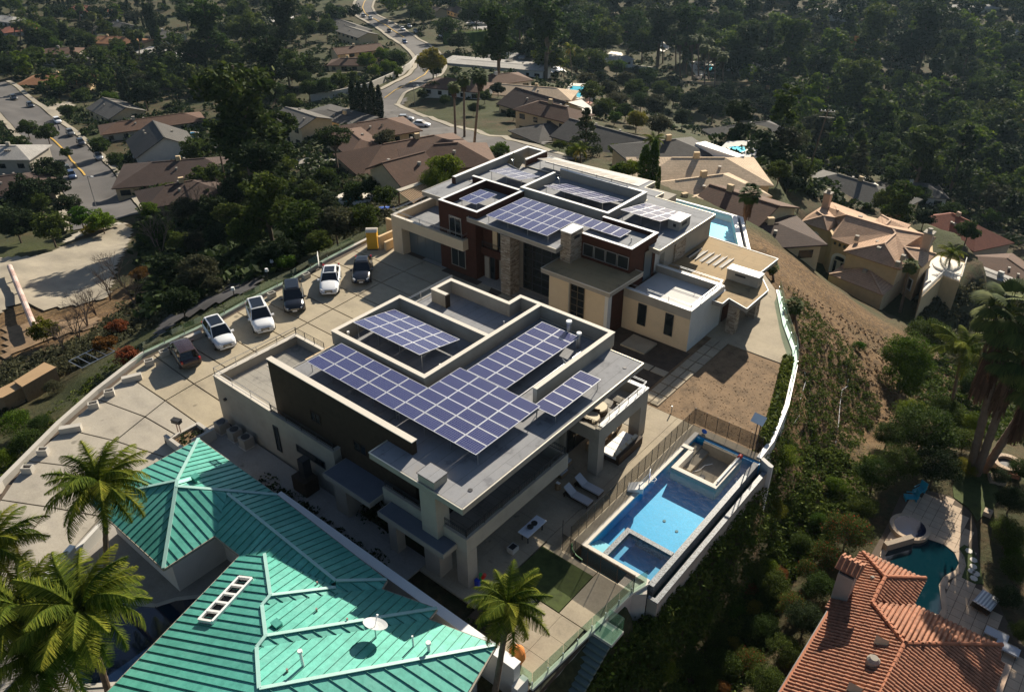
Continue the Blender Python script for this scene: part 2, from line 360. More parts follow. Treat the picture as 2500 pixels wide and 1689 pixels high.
def inst(name, me, parent, loc=(0, 0, 0), rot=(0, 0, 0), scale=(1, 1, 1)):
    o = D.objects.new(name, me); COL.objects.link(o); o.parent = parent; o.location = loc; o.rotation_euler = rot; o.scale = scale; return o
def dup(root, loc, rz, label, group=None, scale=None):
    r = root.copy(); COL.objects.link(r); r.location = loc; r.rotation_euler.z = rz; r['label'] = label
    if group: r['group'] = group
    if scale: r.scale = scale
    for ch in list(root.children):
        c = ch.copy(); COL.objects.link(c); c.parent = r
        for g in list(ch.children):
            d = g.copy(); COL.objects.link(d); d.parent = c
    return r
def inpoly(x, y, poly):
    x = np.asarray(x, float); y = np.asarray(y, float); r = np.zeros(x.shape, bool); n = len(poly)
    for i in range(n):
        x0, y0 = poly[i][:2]; x1, y1 = poly[(i+1) % n][:2]
        if y0 == y1: continue
        c = ((y0 > y) != (y1 > y)) & (x < (x1-x0)*(y-y0)/(y1-y0)+x0); r ^= c
    return r
def clip(poly, n, d):   # keep n.p<=d, poly of 3-D points, n 2-D
    out = []; m = len(poly)
    for i in range(m):
        a, b = poly[i], poly[(i+1) % m]; da = n[0]*a[0]+n[1]*a[1]-d; db = n[0]*b[0]+n[1]*b[1]-d
        if da <= 0: out.append(a)
        if (da < 0) != (db < 0) and da != db:
            t = da/(da-db); out.append(tuple(a[k]+t*(b[k]-a[k]) for k in range(3)))
    return out
def distpoly(x, y, poly):
    d = np.full(x.shape, 1e9); n = len(poly)
    for i in range(n):
        ax, ay = poly[i][:2]; bx, by = poly[(i+1) % n][:2]; L = (bx-ax)**2+(by-ay)**2+1e-9
        t = np.clip(((x-ax)*(bx-ax)+(y-ay)*(by-ay))/L, 0, 1); d = np.minimum(d, np.hypot(x-ax-t*(bx-ax), y-ay-t*(by-ay)))
    return d

# ================================================================== TERRAIN
LOT = [(-38, -14), (-45.5, 2), (-53.6, 9.4), (-57.2, 15.2), (-59, 19), (-61.3, 24.3), (-61.3, 30.3), (-62, 35), (-62.4, 41), (-63.2, 46), (-64, 51.5), (-62, 60), (-57.5, 72), (-47, 73),
       (-45.6, 83.4), (-35, 83.6), (-30, 75.5), (-24.3, 69), (-20.7, 63.4), (-18.3, 59.8), (-15.8, 52.1), (-14.6, 45.2), (-14.2, 44), (-14.2, 30.4), (-15, 26), (-15.8, 20.5), (-16.4, 8), (-19, -10)]
CTL = [(-45, -25, -1), (10, -20, -4), (30, 10, -6), (60, 60, -14), (20, -60, -6), (-60, -40, -8), (80, -60, -20), (140, 80, -40)]
def cp(*L):
    for x, y, z in L: p = P(x, y, z); CTL.append(p)
cp((40, 1180, -4), (300, 900, -4.5), (480, 760, -4.5), (600, 690, -4), (720, 640, -4), (830, 580, -4.5), (920, 520, -3.5),
   (100, 1000, -7), (60, 900, -9.5), (200, 830, -9.5), (330, 800, -8), (30, 760, -13), (230, 740, -13), (420, 720, -9), (560, 640, -8),
   (20, 690, -15), (150, 640, -17), (300, 600, -18), (330, 545, -19), (100, 575, -21), (0, 560, -23), (200, 510, -25), (60, 480, -28),
   (640, 590, -11), (700, 560, -11), (860, 490, -11), (760, 470, -13), (950, 440, -9), (1040, 420, -9), (600, 500, -15), (480, 560, -14), (420, 490, -22),
   (300, 480, -29), (200, 430, -32), (250, 500, -29), (130, 350, -35), (60, 270, -38), (0, 220, -40), (0, 400, -36),
   (430, 430, -26), (520, 400, -26), (400, 330, -35), (330, 280, -38), (250, 260, -40), (500, 330, -31), (600, 400, -24), (700, 430, -19),
   (150, 190, -44), (60, 150, -46), (300, 170, -46), (400, 110, -49), (200, 80, -50), (20, 60, -52), (450, 210, -44), (550, 150, -46), (550, 50, -50), (700, 40, -48),
   (780, 400, -17), (900, 420, -16), (1180, 385, -18), (1000, 380, -18), (1040, 320, -24), (970, 310, -25.5), (900, 330, -22), (820, 370, -19), (740, 290, -28), (850, 270, -27.5), (1000, 260, -28.5), (1100, 310, -25), (1250, 330, -22),
   (930, 230, -31), (1000, 190, -34), (1040, 150, -38), (960, 100, -43), (900, 40, -47), (880, 0, -49), (850, 180, -31), (750, 200, -32), (800, 120, -38), (700, 130, -41), (640, 200, -38), (1090, 220, -28),
   (1150, 250, -27), (1250, 290, -24), (1340, 340, -20), (1400, 380, -17), (1500, 420, -14), (1250, 190, -32), (1400, 220, -33), (1200, 130, -40), (1150, 70, -44), (1300, 100, -46),
   (1420, 260, -33), (1350, 160, -42), (1500, 330, -26), (1600, 350, -19), (1700, 400, -16), (1560, 290, -44), (1480, 200, -55), (1650, 300, -58), (1800, 320, -60), (1950, 350, -56),
   (1600, 190, -62), (1700, 205, -60), (1850, 190, -60), (1400, 60, -58), (1600, 100, -62), (1750, 130, -60), (1850, 60, -60), (2000, 150, -64), (2100, 250, -66), (2250, 320, -66), (2400, 380, -62), (2100, 30, -58), (2300, 60, -58), (2450, 150, -62), (2450, 20, -52), (2000, 20, -56), (1200, 10, -50), (1500, 10, -55), (1700, 10, -52),
   (1800, 360, -16), (1880, 420, -20), (1950, 440, -22), (1900, 480, -17), (1830, 500, -11), (1850, 560, -8), (1950, 500, -22), (1960, 560, -22), (1760, 470, -11), (1700, 450, -12),
   (2100, 480, -34), (2200, 520, -38), (2300, 560, -44), (2400, 500, -52), (2480, 600, -46), (2350, 650, -42), (2450, 680, -44),
   (1955, 655, -21.5), (2060, 600, -24), (2200, 640, -26), (2330, 600, -29), (2330, 700, -33), (2200, 760, -31), (2280, 780, -34), (2420, 780, -30),
   (1880, 640, -3), (1930, 690, -5), (2000, 740, -9), (2100, 800, -13), (2200, 855, -16), (2300, 920, -18), (2400, 1000, -17), (2480, 1050, -15),
   (1920, 800, -2.5), (1990, 900, -6.5), (2080, 960, -10), (2200, 960, -14), (2100, 1060, -11), (1950, 1000, -6), (1900, 1080, -5.5), (1800, 1180, -5), (2000, 1150, -9),
   (1700, 1300, -6), (1600, 1420, -5.5), (1500, 1500, -5), (1420, 1580, -4.5), (1400, 1680, -5), (1800, 1350, -8), (1900, 1300, -9), (1950, 1450, -10), (1700, 1550, -9), (1850, 1600, -11), (1600, 1650, -8),
   (2100, 1250, -8.5), (2200, 1180, -8.3), (2350, 1160, -8.1), (2420, 1250, -8), (2350, 1350, -8), (2430, 1500, -8), (2260, 1450, -8), (2050, 1500, -8.6), (2000, 1680, -8.8), (2300, 1650, -8), (2450, 1120, -8.6), (2300, 1080, -9.5))
_c = np.array(CTL); _n = len(_c)
_Dm = np.sqrt(((_c[:, None, :2]-_c[None, :, :2])**2).sum(-1)+4.0)
_A = np.zeros((_n+3, _n+3)); _A[:_n, :_n] = _Dm; _A[:_n, _n] = 1; _A[:_n, _n+1:] = _c[:, :2]; _A[_n, :_n] = 1; _A[_n+1:, :_n] = _c[:, :2].T
_A[:_n, :_n] -= np.eye(_n)*.6
_wt = np.linalg.solve(_A, np.concatenate([_c[:, 2], [0, 0, 0]]))
def rbf(x, y):
    x = np.asarray(x, float); y = np.asarray(y, float); sh = x.shape; x = x.ravel(); y = y.ravel(); o = np.empty(x.size)
    for i in range(0, x.size, 20000):
        r = np.sqrt((x[i:i+20000, None]-_c[None, :, 0])**2+(y[i:i+20000, None]-_c[None, :, 1])**2+4.0)
        o[i:i+20000] = r@_wt[:_n]+_wt[_n]+_wt[_n+1]*x[i:i+20000]+_wt[_n+2]*y[i:i+20000]
    far = np.hypot(x+100, y-200); k = np.clip((far-650)/600, 0, 1)
    return (o*(1-k)+k*(-55)).reshape(sh)
PADS = []   # polygon, level, blend width
PADS.append(([P(1905, 1655, -8.3)[:2], P(2150, 1180, -8.3)[:2], P(2300, 1100, -8.3)[:2], P(2500, 1180, -8.3)[:2], P(2560, 1500, -8.3)[:2], (8, 25), (-8, 25)], -8.25, 3.))
PADS.append(([P(*q, -24)[:2] for q in ((1958, 690), (1960, 560), (2120, 500), (2330, 560), (2400, 640), (2240, 760))], -24.2, 4.))
PADS.append(([P(*q, -12)[:2] for q in ((1590, 470), (1560, 400), (1700, 350), (1870, 400), (1940, 520), (1860, 590))], -12., 4.))
PADS.append(([P(*q, -17)[:2] for q in ((1820, 430), (1780, 350), (1860, 335), (1920, 400), (1890, 430))], -14., 3.))
def hfun(x, y):
    z = rbf(x, y)
    for pl, lv, bw in PADS:
        ins = inpoly(x, y, pl); d = np.where(ins, 0, distpoly(x, y, pl)); k = np.clip(1-d/bw, 0, 1); k = k*k*(3-2*k); z = z*(1-k)+lv*k
    ins = inpoly(x, y, LOT); d = np.where(ins, 0, distpoly(x, y, LOT)); k = np.clip(1-d/1.6, 0, 1); k = k*k*(3-2*k)
    z = z*(1-k)+(-.55)*k
    for x0, x1, y0, y1 in ((-20.9, -14.3, 29.3, 45.3), (-46.2, -30.6, 75.2, 83.6)):
        z = np.where((x > x0) & (x < x1) & (y > y0) & (y < y1), -3.0, z)
    return z
def axis(lo, a, b, hi, st, gr=1.045, mx=26):
    m = list(np.arange(a, b, st)); s = st; v = a
    L = []
    while v > lo: s = min(s*gr, mx); v -= s; L.append(v)
    s = st; v = m[-1]; Rr = []
    while v < hi: s = min(s*gr, mx); v += s; Rr.append(v)
    return np.array(L[::-1]+m+Rr)
GX = axis(-1500, -130, 25, 900, 1.15); GY = axis(-300, -5, 125, 1600, 1.15)
XX, YY = np.meshgrid(GX, GY); ZZ = hfun(XX, YY)
rs = np.random.RandomState(3)
def fbm(x, y, sc, oc=4):
    o = np.zeros(x.shape); a = 1; f = 1./sc
    for k in range(oc):
        g = rs.rand(64, 64); u = x*f; v = y*f; i = np.floor(u).astype(int); j = np.floor(v).astype(int); fu = u-i; fv = v-j; fu = fu*fu*(3-2*fu); fv = fv*fv*(3-2*fv)
        q = lambda a_, b_: g[a_ % 64, b_ % 64]
        o += a*((q(i, j)*(1-fu)+q(i+1, j)*fu)*(1-fv)+(q(i, j+1)*(1-fu)+q(i+1, j+1)*fu)*fv-.5); a *= .5; f *= 2.03
    return o
dl = np.where(inpoly(XX, YY, LOT), 0, distpoly(XX, YY, LOT)); kn = np.clip(dl/6, 0, 1)
for pl, lv, bw in PADS: kn *= np.clip(np.where(inpoly(XX, YY, pl), 0, distpoly(XX, YY, pl))/5, 0, 1)
ZZ = ZZ+kn*(fbm(XX, YY, 9, 3)*.9+fbm(XX, YY, 2.8, 2)*.35)
def T(x, y):
    i = np.clip(np.searchsorted(GX, x)-1, 0, len(GX)-2); j = np.clip(np.searchsorted(GY, y)-1, 0, len(GY)-2)
    fu = (x-GX[i])/(GX[i+1]-GX[i]); fv = (y-GY[j])/(GY[j+1]-GY[j])
    return (ZZ[j, i]*(1-fu)+ZZ[j, i+1]*fu)*(1-fv)+(ZZ[j+1, i]*(1-fu)+ZZ[j+1, i+1]*fu)*fv
_ts = np.concatenate([np.arange(20, 200, .4), np.arange(200, 1600, 1.5)])
def G(px, py, up=0.):
    d = ray(px, py); pts = CP[None]+_ts[:, None]*d[None]; h = T(pts[:, 0], pts[:, 1])+up; k = np.nonzero(pts[:, 2] < h)[0]
    if not len(k): p = CP+_ts[-1]*d; return (float(p[0]), float(p[1]), float(T(p[0], p[1])))
    k = k[0]; p = pts[k]; return (float(p[0]), float(p[1]), float(T(p[0], p[1])))
ny, nx = XX.shape
me = D.meshes.new('ground'); vs = np.stack([XX, YY, ZZ], -1).reshape(-1, 3)
idx = np.arange(nx*ny).reshape(ny, nx); q = np.stack([idx[:-1, :-1], idx[:-1, 1:], idx[1:, 1:], idx[1:, :-1]], -1).reshape(-1, 4)
me.vertices.add(len(vs)); me.vertices.foreach_set('co', vs.ravel()); me.loops.add(q.size); me.loops.foreach_set('vertex_index', q.ravel().astype(np.int32))
me.polygons.add(len(q)); me.polygons.foreach_set('loop_start', np.arange(0, q.size, 4, dtype=np.int32)); me.polygons.foreach_set('loop_total', np.full(len(q), 4, np.int32))
me.polygons.foreach_set('use_smooth', np.ones(len(q), bool)); me.update(); me.validate()
# what grows where: R = dry dirt, G = grass
DIRT = [P(*q_, z_)[:2] for q_, z_ in (((1870, 590), -6), ((1850, 640), -1), ((1905, 720), -1), ((1960, 860), -2), ((1950, 980), -3), ((1900, 1080), -4), ((2000, 1120), -9), ((2150, 1010), -12), ((2250, 900), -16), ((2330, 900), -18), ((2260, 820), -17), ((2150, 760), -15), ((2000, 640), -9))]
DIRT2 = [P(*q_, -11)[:2] for q_ in ((-60, 860), (-60, 720), (60, 735), (330, 690), (330, 780), (180, 840))]
gx, gy = XX.ravel(), YY.ravel(); n1 = fbm(gx, gy, 14, 4); n2 = fbm(gx, gy, 4, 3)
sd = lambda pl, w_: np.clip(np.where(inpoly(gx, gy, pl), 1, 1-distpoly(gx, gy, pl)/w_)+n2*.5, 0, 1)
dirt = np.maximum(sd(DIRT, 7), sd(DIRT2, 4)); dirt = np.clip(dirt, 0, 1)
grs = np.clip(n1*2.2+.35, 0, 1)*(1-dirt*.7)
ca = me.color_attributes.new('cover', 'FLOAT_COLOR', 'POINT'); ca.data.foreach_set('color', np.stack([dirt, grs, np.zeros_like(dirt), np.ones_like(dirt)], -1).ravel().astype(np.float32))
m, n, b = nmat('hillside'); co = coords(n); at = n.nodes.new('ShaderNodeAttribute'); at.attribute_name = 'cover'; sp = n.nodes.new('ShaderNodeSeparateColor'); lnk(n, at.outputs['Color'], sp.inputs[0])
a1 = noisen(n, co, .35, 7, .75); a2 = noisen(n, co, 2.2, 5, .8); a3 = noisen(n, coords(n, 'Position', (1.6, .35, 1)), 1.4, 4, .7)
dirtc = ramp(n, a2, [(.3, (.045, .028, .014)), (.5, (.15, .092, .045)), (.72, (.28, .18, .09))])
dirtc = mixc(n, mathn(n, 'MULTIPLY', ramp(n, a3, [(.5, (0, 0, 0)), (.62, (1, 1, 1))]), .55), dirtc, (.07, .05, .035))
grc = ramp(n, a2, [(.25, (.02, .026, .010)), (.55, (.05, .062, .02)), (.8, (.11, .10, .045))]); lit = ramp(n, a2, [(.3, (.030, .022, .013)), (.6, (.10, .068, .036)), (.8, (.19, .135, .075))])
base = mixc(n, sp.outputs[1], lit, grc); base = mixc(n, ramp(n, a1, [(.4, (0, 0, 0)), (.6, (1, 1, 1))]), base, sc3((.05, .055, .025), 1))
lnk(n, mixc(n, sp.outputs[0], base, dirtc), b.inputs['Base Color']); b.inputs['Roughness'].default_value = .97; b.inputs['Specular IOR Level'].default_value = .15
bump(n, b, mathn(n, 'ADD', a2, a3), .7, .25); hill_m = m
me.materials.append(m); go = D.objects.new('ground', me); COL.objects.link(go); go['kind'] = 'structure'

def drape(name, line, w0, mat, up=.12, step=2., parent=None, kind='structure', w1=None):
    """strip laid on the terrain along a line of world points; offsets w0..w1 across it"""
    pts = [np.array(p[:2]) for p in line]; L = [pts[0]]
    for a_, b_ in zip(pts, pts[1:]):
        k = max(1, int(np.linalg.norm(b_-a_)/step))
        for i in range(1, k+1): L.append(a_+(b_-a_)*i/k)
    L = np.array(L)
    for _ in range(3):
        S = L.copy(); S[1:-1] = (L[:-2]+2*L[1:-1]+L[2:])/4; L = S
    t = np.gradient(L, axis=0); t /= np.linalg.norm(t, axis=1)[:, None]+1e-9; nn = np.stack([-t[:, 1], t[:, 0]], 1)
    if w1 is None: w0, w1 = -w0/2, w0/2
    k = max(2, int(abs(w1-w0)/1.3)+2); mb = MB(); vs = []; 
    zc = T(L[:, 0], L[:, 1])
    for i in range(len(L)):
        for j in range(k):
            o = w0+(w1-w0)*j/(k-1); p = L[i]+nn[i]*o
            lo = max(float(T(p[0], p[1])), float(zc[i])-.3); vs.append((p[0], p[1], lo+up))
    fs = [(i*k+j, i*k+j+1, (i+1)*k+j+1, (i+1)*k+j) for i in range(len(L)-1) for j in range(k-1)]
    mb.add(vs, fs); o = mb.build(name, mat, parent, smooth=True)
    if not parent: o['kind'] = kind
    return o, L
def gl(pts, z=None): return [G(*p) if z is None else P(*p, z) for p in pts]

# ================================================================== THE LOT: driveway, patios, pools
def slabs(parent, name, polys, mats, z1=0., th=.14, gap=.0):
    for i, pl in enumerate(polys):
        c = np.mean([p[:2] for p in pl], axis=0)
        q = []
        for p in pl:
            v = np.array(p[:2])-c; l = np.linalg.norm(v); q.append(tuple(c+v*(1-gap/max(l, .1))))
        zt = z1+rnd.uniform(-.006, .006)
        MB().prism(q, z1-th, zt).build(name, mats[i % len(mats)] if isinstance(mats, list) else mats, parent)
def grid(x0, x1, y0, y1, nx_, ny_):
    return [[(x0+(x1-x0)*i/nx_, y0+(y1-y0)*j/ny_), (x0+(x1-x0)*(i+1)/nx_, y0+(y1-y0)*j/ny_), (x0+(x1-x0)*(i+1)/nx_, y0+(y1-y0)*(j+1)/ny_), (x0+(x1-x0)*i/nx_, y0+(y1-y0)*(j+1)/ny_)] for j in range(ny_) for i in range(nx_)]
drv = struct('driveway')
MB().prism([(-38, -14), (-45, 2), (-53.2, 9.8), (-56.8, 15.4), (-58.6, 19), (-60.9, 24.5), (-60.9, 30.3), (-61.6, 35), (-62, 41), (-62.8, 46), (-63.3, 52.5), (-48, 54.5), (-40, 54.5), (-40, 30), (-47, 30), (-47, 8), (-40, -14)], -.3, -.07).build('joint_bed', joint_m, drv)
OUT = [(-40.5, -8), (-44.6, 1.5), (-49.6, 6.2), (-51.9, 8.9), (-54.6, 11.8), (-56.2, 15.2), (-58.0, 18.6), (-59.4, 21.8), (-60.4, 24.8), (-60.4, 27.6), (-60.6, 30.6), (-61.1, 33.6), (-61.4, 36.5), (-61.6, 39.6), (-61.9, 42.8), (-62.2, 46), (-62.6, 49.1), (-62.9, 52.2)]
JL = [(-36.5, -9), (-41.4, 0.2), (-44.4, 4.6), (-48.6, 10.7), (-50.6, 14.1), (-51.9, 16.9), (-52.9, 19.8), (-53.6, 21.9), (-53.9, 24.6), (-54.0, 27.6), (-54.2, 30.6), (-54.3, 33.6), (-54.5, 36.5), (-54.7, 39.6), (-54.9, 42.8), (-55.1, 46), (-55.1, 49.1), (-55.1, 52.2)]
INN = [(-32, -10), (-37, -1.5), (-40, 3), (-45.2, 12.4), (-45.7, 15.6), (-46.2, 18.6), (-48.0, 20.2), (-48.05, 21.9), (-48.05, 24.6), (-48.05, 27.6), (-48.05, 30.9), (-44.5, 33.6), (-44.5, 36.5), (-44.5, 39.6), (-44.5, 42.8), (-44.5, 46), (-44.5, 49.1), (-46, 52.2)]
cm = [drive_g, drive_g, drive_g, drive_g, drive_g, drive_g, drive_c]
g_ = .055
for i in range(len(OUT)-1):
    for A_, B_ in ((OUT, JL), (JL, INN)):
        pl = [A_[i], B_[i], B_[i+1], A_[i+1]]
        a = np.array(pl); c = a.mean(0)
        q = []
        for k in range(4):   # inset every edge by the half joint
            p0, p1, p2 = a[k-1], a[k], a[(k+1) % 4]; u = (p0-p1)/np.linalg.norm(p0-p1); v = (p2-p1)/np.linalg.norm(p2-p1); s_ = abs(u[0]*v[1]-u[1]*v[0])+1e-6
            q.append(tuple(p1+(u+v)*g_/s_))
        MB().prism(q, -.2, rnd.uniform(-.004, .004)).build('concrete_slab', drive_g if i < 7 else drive_c, drv)
slabs(drv, 'concrete_slab', grid(-44.45, -40.7, 31.2, 51.9, 1, 7), drive_c, gap=.05)
slabs(drv, 'concrete_slab', [[(-48, 30.95), (-40.7, 30.95), (-40.7, 31.1), (-48, 31.1)]], drive_c)
kb = struct('driveway_kerb'); OK_ = [(-41, -8), (-45.1, 1.2), (-50.1, 5.8), (-53.9, 9.5), (-57.4, 15.2), (-59.3, 19), (-61.4, 24.2), (-61.5, 30.3), (-62.2, 35), (-62.6, 41), (-63.4, 46), (-63.9, 52)]
def wallrun(pts, w_, z0, z1, name, mat, parent, side=1):
    for a, b_ in zip(pts, pts[1:]):
        a = np.array(a[:2]); b_ = np.array(b_[:2]); t = (b_-a)/np.linalg.norm(b_-a); nn = np.array((-t[1], t[0]))*side*w_
        zz0, zz1 = (z0, z1)
        MB().prism([a, b_+t*.004, b_+t*.004+nn, a+nn], zz0, zz1+rnd.uniform(0, .004)).build(name, mat, parent)
wallrun(OK_, .38, -2.2, .12, 'kerb_length', concrete_wall, kb, -1)
# glass railing beside the parked cars
def glassrail(label, pts, h, z0, cat='railing', step=1.6, mat=None, posts=True, top=True, group=None):
    t = thing('glass_railing', label, cat, (pts[0][0], pts[0][1], z0), group=group)
    for a, b_ in zip(pts, pts[1:]):
        a = Vector((a[0], a[1], 0)); b_ = Vector((b_[0], b_[1], 0)); L = (b_-a).length; k = max(1, round(L/step)); d = (b_-a)/k
        for i in range(k):
            p = a+d*i; e = a+d*(i+1); g = d.normalized()*.03
            p0 = p+g; p1 = e-g
            MB().bar((p0.x, p0.y, z0+h/2), (p1.x, p1.y, z0+h/2), .018, h).build('glass_pane', mat or rail_glass, t)
            if posts: MB().bar((p.x, p.y, z0), (p.x, p.y, z0+h*.35), .06, .06).build('clamp', steel, t)
    return t
glassrail('clear glass railing along the kerb behind the parked cars', [(-61.2, 24.4), (-61.3, 30.3), (-62.0, 35), (-62.4, 41), (-63.2, 46), (-63.6, 50)], .95, .12, step=2.1)
# planters and block seats
pm = MB(); pm.box(-.36, .36, -.24, .24, 0, .2)
for x0, x1, y0, y1 in ((-.36, .36, -.24, -.17), (-.36, .36, .17, .24), (-.36, -.29, -.17, .17), (.29, .36, -.17, .17)): pm.box(x0, x1, y0, y1, .2, .5)
ps = MB(); ps.box(-.29, .29, -.17, .17, .2, .33)
pl0 = None
PLT = [(-53.3, 11.35, 40, 'square concrete planter nearest the green roof, first along the kerb'), (-54.4, 12.9, 42, 'square concrete planter second along the kerb from the green roof'),
       (-57.0, 17.9, 62, 'square concrete planter just beyond the first long block seat'), (-57.6, 19.5, 62, 'square concrete planter just before the second long block seat'),
       (-59.2, 23.8, 68, 'square concrete planter just short of the maroon car'), (-59.6, 25.4, 80, 'square concrete planter behind the maroon car'),
       (-60.2, 30.2, 88, 'square concrete planter between the two white sport utility cars'), (-61.0, 37.4, 86, 'square concrete planter behind and left of the black sport utility car'), (-61.6, 42.0, 86, 'square concrete planter behind the white saloon car')]
for x, y, a, lb in PLT:
    if pl0 is None:
        pl0 = thing('concrete_planter', lb, 'planter', (x, y, 0.004), math.radians(a), 'concrete planters along the driveway kerb')
        o = D.objects.new('planter_box', pm.mesh('planter_box', concrete_wall)); COL.objects.link(o); o.parent = pl0
        o = D.objects.new('planter_soil', ps.mesh('planter_soil', dark)); COL.objects.link(o); o.parent = pl0
    else: dup(pl0, (x, y, .004), math.radians(a), lb)
bm_ = MB(); bm_.prism([(-.75, -.22), (.75, -.22), (.75, .22), (-.75, .22)], 0, [.45, .5, .5, .45]); bme = bm_.mesh('block_seat', concrete_wall)
for x, y, a, lb in ((-55.5, 15.4, 54, 'long concrete block seat at the kerb between the green roof and the maroon car'), (-58.2, 21.7, 64, 'long concrete block seat at the kerb close to the maroon car'), (-60.0, 28.4, 86, 'long concrete block seat at the kerb behind the white cars')):
    o = D.objects.new('block_seat', bme); COL.objects.link(o); o.location = (x, y, .004); o.rotation_euler.z = math.radians(a); tag(o, lb, 'seat', 'long block seats along the driveway kerb')

pt = struct('patio')
# house A terraces
slabs(pt, 'patio_slab', grid(-26, -21.5, 22.4, 45.4, 2, 9), patio_c, gap=.008)
slabs(pt, 'patio_slab', grid(-21.48, -20.25, 29.1, 45.4, 1, 6), patio_c, gap=.006)
slabs(pt, 'patio_slab', grid(-20.23, -19.62, 29.1, 45.4, 1, 5), patio_c, gap=.006)
slabs(pt, 'patio_slab', [[(-48, 20.2), (-26.02, 20.2), (-26.02, 23.3), (-48, 23.3)]], patio_dark)
slabs(pt, 'patio_slab', [[(-17.55, 25.2), (-15.4, 25.2), (-15.1, 29.08), (-17.55, 29.08)]], patio_c)
slabs(pt, 'patio_slab', grid(-21.4, -17.6, 28.62, 29.08, 3, 1), patio_c, gap=.006)
slabs(pt, 'paving_slab', grid(-18.9, -15.8, 20.7, 25.15, 2, 3), patio_c, gap=.012)
slabs(pt, 'paving_slab', [[(-20.5, 23.9), (-19.1, 23.9), (-19.1, 25.1), (-20.5, 25.1)], [(-20.5, 22.4), (-19.1, 22.4), (-19.1, 23.7), (-20.5, 23.7)], [(-21.4, 24.6), (-20.65, 24.6), (-20.65, 25.1), (-21.4, 25.1)]], patio_c)
MB().box(-21.45, -15.4, 20.2, 28.6, -.5, -.10).build('planting_bed', soil_dark, pt)
o = MB().box(-21.4, -17.6, 25.2, 28.6, -.1, .03).build('lawn', grass_m); o['kind'] = 'structure'
# right side yard
MB().prism([(-40.6, 45.5), (-15.2, 45.5), (-16.4, 52), (-18.2, 57.4), (-44, 57.4), (-44, 45.5)], -.5, -.06).build('bare_soil', soil, pt)
MB().prism([(-40.5, 45.6), (-25.2, 45.6), (-25.2, 53.9), (-30, 53.9), (-40.5, 53.9)], -.06, -.03).build('soil_shade_sheet', soil_dark, pt)  # dark soil sheet, the house shade between wall and pavers painted into its colour
pv = [[(-24.9+.78*i, 45.75+1.47*j), (-24.2+.78*i, 45.75+1.47*j), (-24.2+.78*i, 47.1+1.47*j), (-24.9+.78*i, 47.1+1.47*j)] for j in range(8) for i in range(2)]
pv += [[(-25.1-1.45*k-1.3, 49.5), (-25.1-1.45*k, 49.5), (-25.1-1.45*k, 50.3), (-25.1-1.45*k-1.3, 50.3)] for k in range(4)]
slabs(pt, 'stepping_slab', pv, patio_c, z1=.02, th=.1)
V_s = MB()
for _ in range(1500):
    x, y = rnd.uniform(-26, -15.6), rnd.uniform(45.6, 57); s_ = rnd.choice((.01, .015, .02, .035)); V_s.rbox((x, y), rnd.uniform(0, 3), s_*rnd.uniform(.6, 2), s_, -.07, -.055+s_*.6)
o = V_s.build('soil_clods', soil, pt); o['kind'] = 'stuff'
slabs(pt, 'concrete_pad', [[(-30.5, 51.3), (-28.1, 51.3), (-28.1, 53.4), (-30.5, 53.4)]], patio_c, z1=.12, th=.3)
slabs(pt, 'patio_slab', [[(-40, 57.42), (-25.8, 57.42), (-25.8, 70), (-40, 70)], [(-25.78, 57.42), (-18.1, 57.42), (-18.6, 59.8), (-20.9, 63.6), (-24.1, 69), (-25.78, 70)], [(-58, 57.42), (-40.02, 57.42), (-40.02, 72.5), (-57.2, 72)]], patio_c)
slabs(pt, 'patio_slab', [[(-57, 72.05), (-24.2, 69.0), (-31, 76.2), (-37, 76.2), (-45.4, 82.6), (-47, 73.2)]], patio_c)
MB().prism([(-55.6, 52.3), (-44.6, 52.3), (-44.6, 57.3), (-55.6, 57.3)], -.3, -.02).build('porch_base', patio_dark, pt)
slabs(pt, 'patio_slab', grid(-48, -38.3, 52.2, 54.2, 3, 1), patio_dark)
# hedge strip by the right boundary
# retaining walls on the canyon side
rt = thing('retaining_wall', 'pale retaining wall curving along the canyon edge of the bare soil yard', 'wall', (-16, 52, -2.2))
RW = [(-24.0, 69.2), (-20.8, 63.5), (-18.35, 59.9), (-17.3, 57.7), (-15.6, 52.1), (-14.65, 47.3), (-14.55, 44.9)]
for a, b_ in zip(RW, RW[1:]):
    a = np.array(a); b_ = np.array(b_); t = (b_-a)/np.linalg.norm(b_-a); nn = np.array((-t[1], t[0]))*.26
    MB().prism([a, b_+t*.005, b_+t*.005-nn, a-nn], -3.4, .02).build('wall_length', stucco_white, rt)
    MB().prism([a+nn*.1, b_+nn*.1, b_-nn*1.15, a-nn*1.15], .022, .10+rnd.uniform(0, .004)).build('wall_cap', white_hot, rt)
glassrail('clear glass railing on the curved canyon wall past the patio', [(-24.0, 69.1), (-20.85, 63.6), (-18.45, 59.95), (-17.4, 57.8), (-15.75, 52.1)], 1.15, .1, step=1.9)
tag(MB().prism([(-14.55, 44.9), (-13.75, 44.5), (-13.5, 44.5), (-13.5, 44.75), (-14.45, 45.2)], -4.5, .05).build('corner_wall', stucco_white), 'short pale wall joining the pool trough to the canyon wall', 'wall')
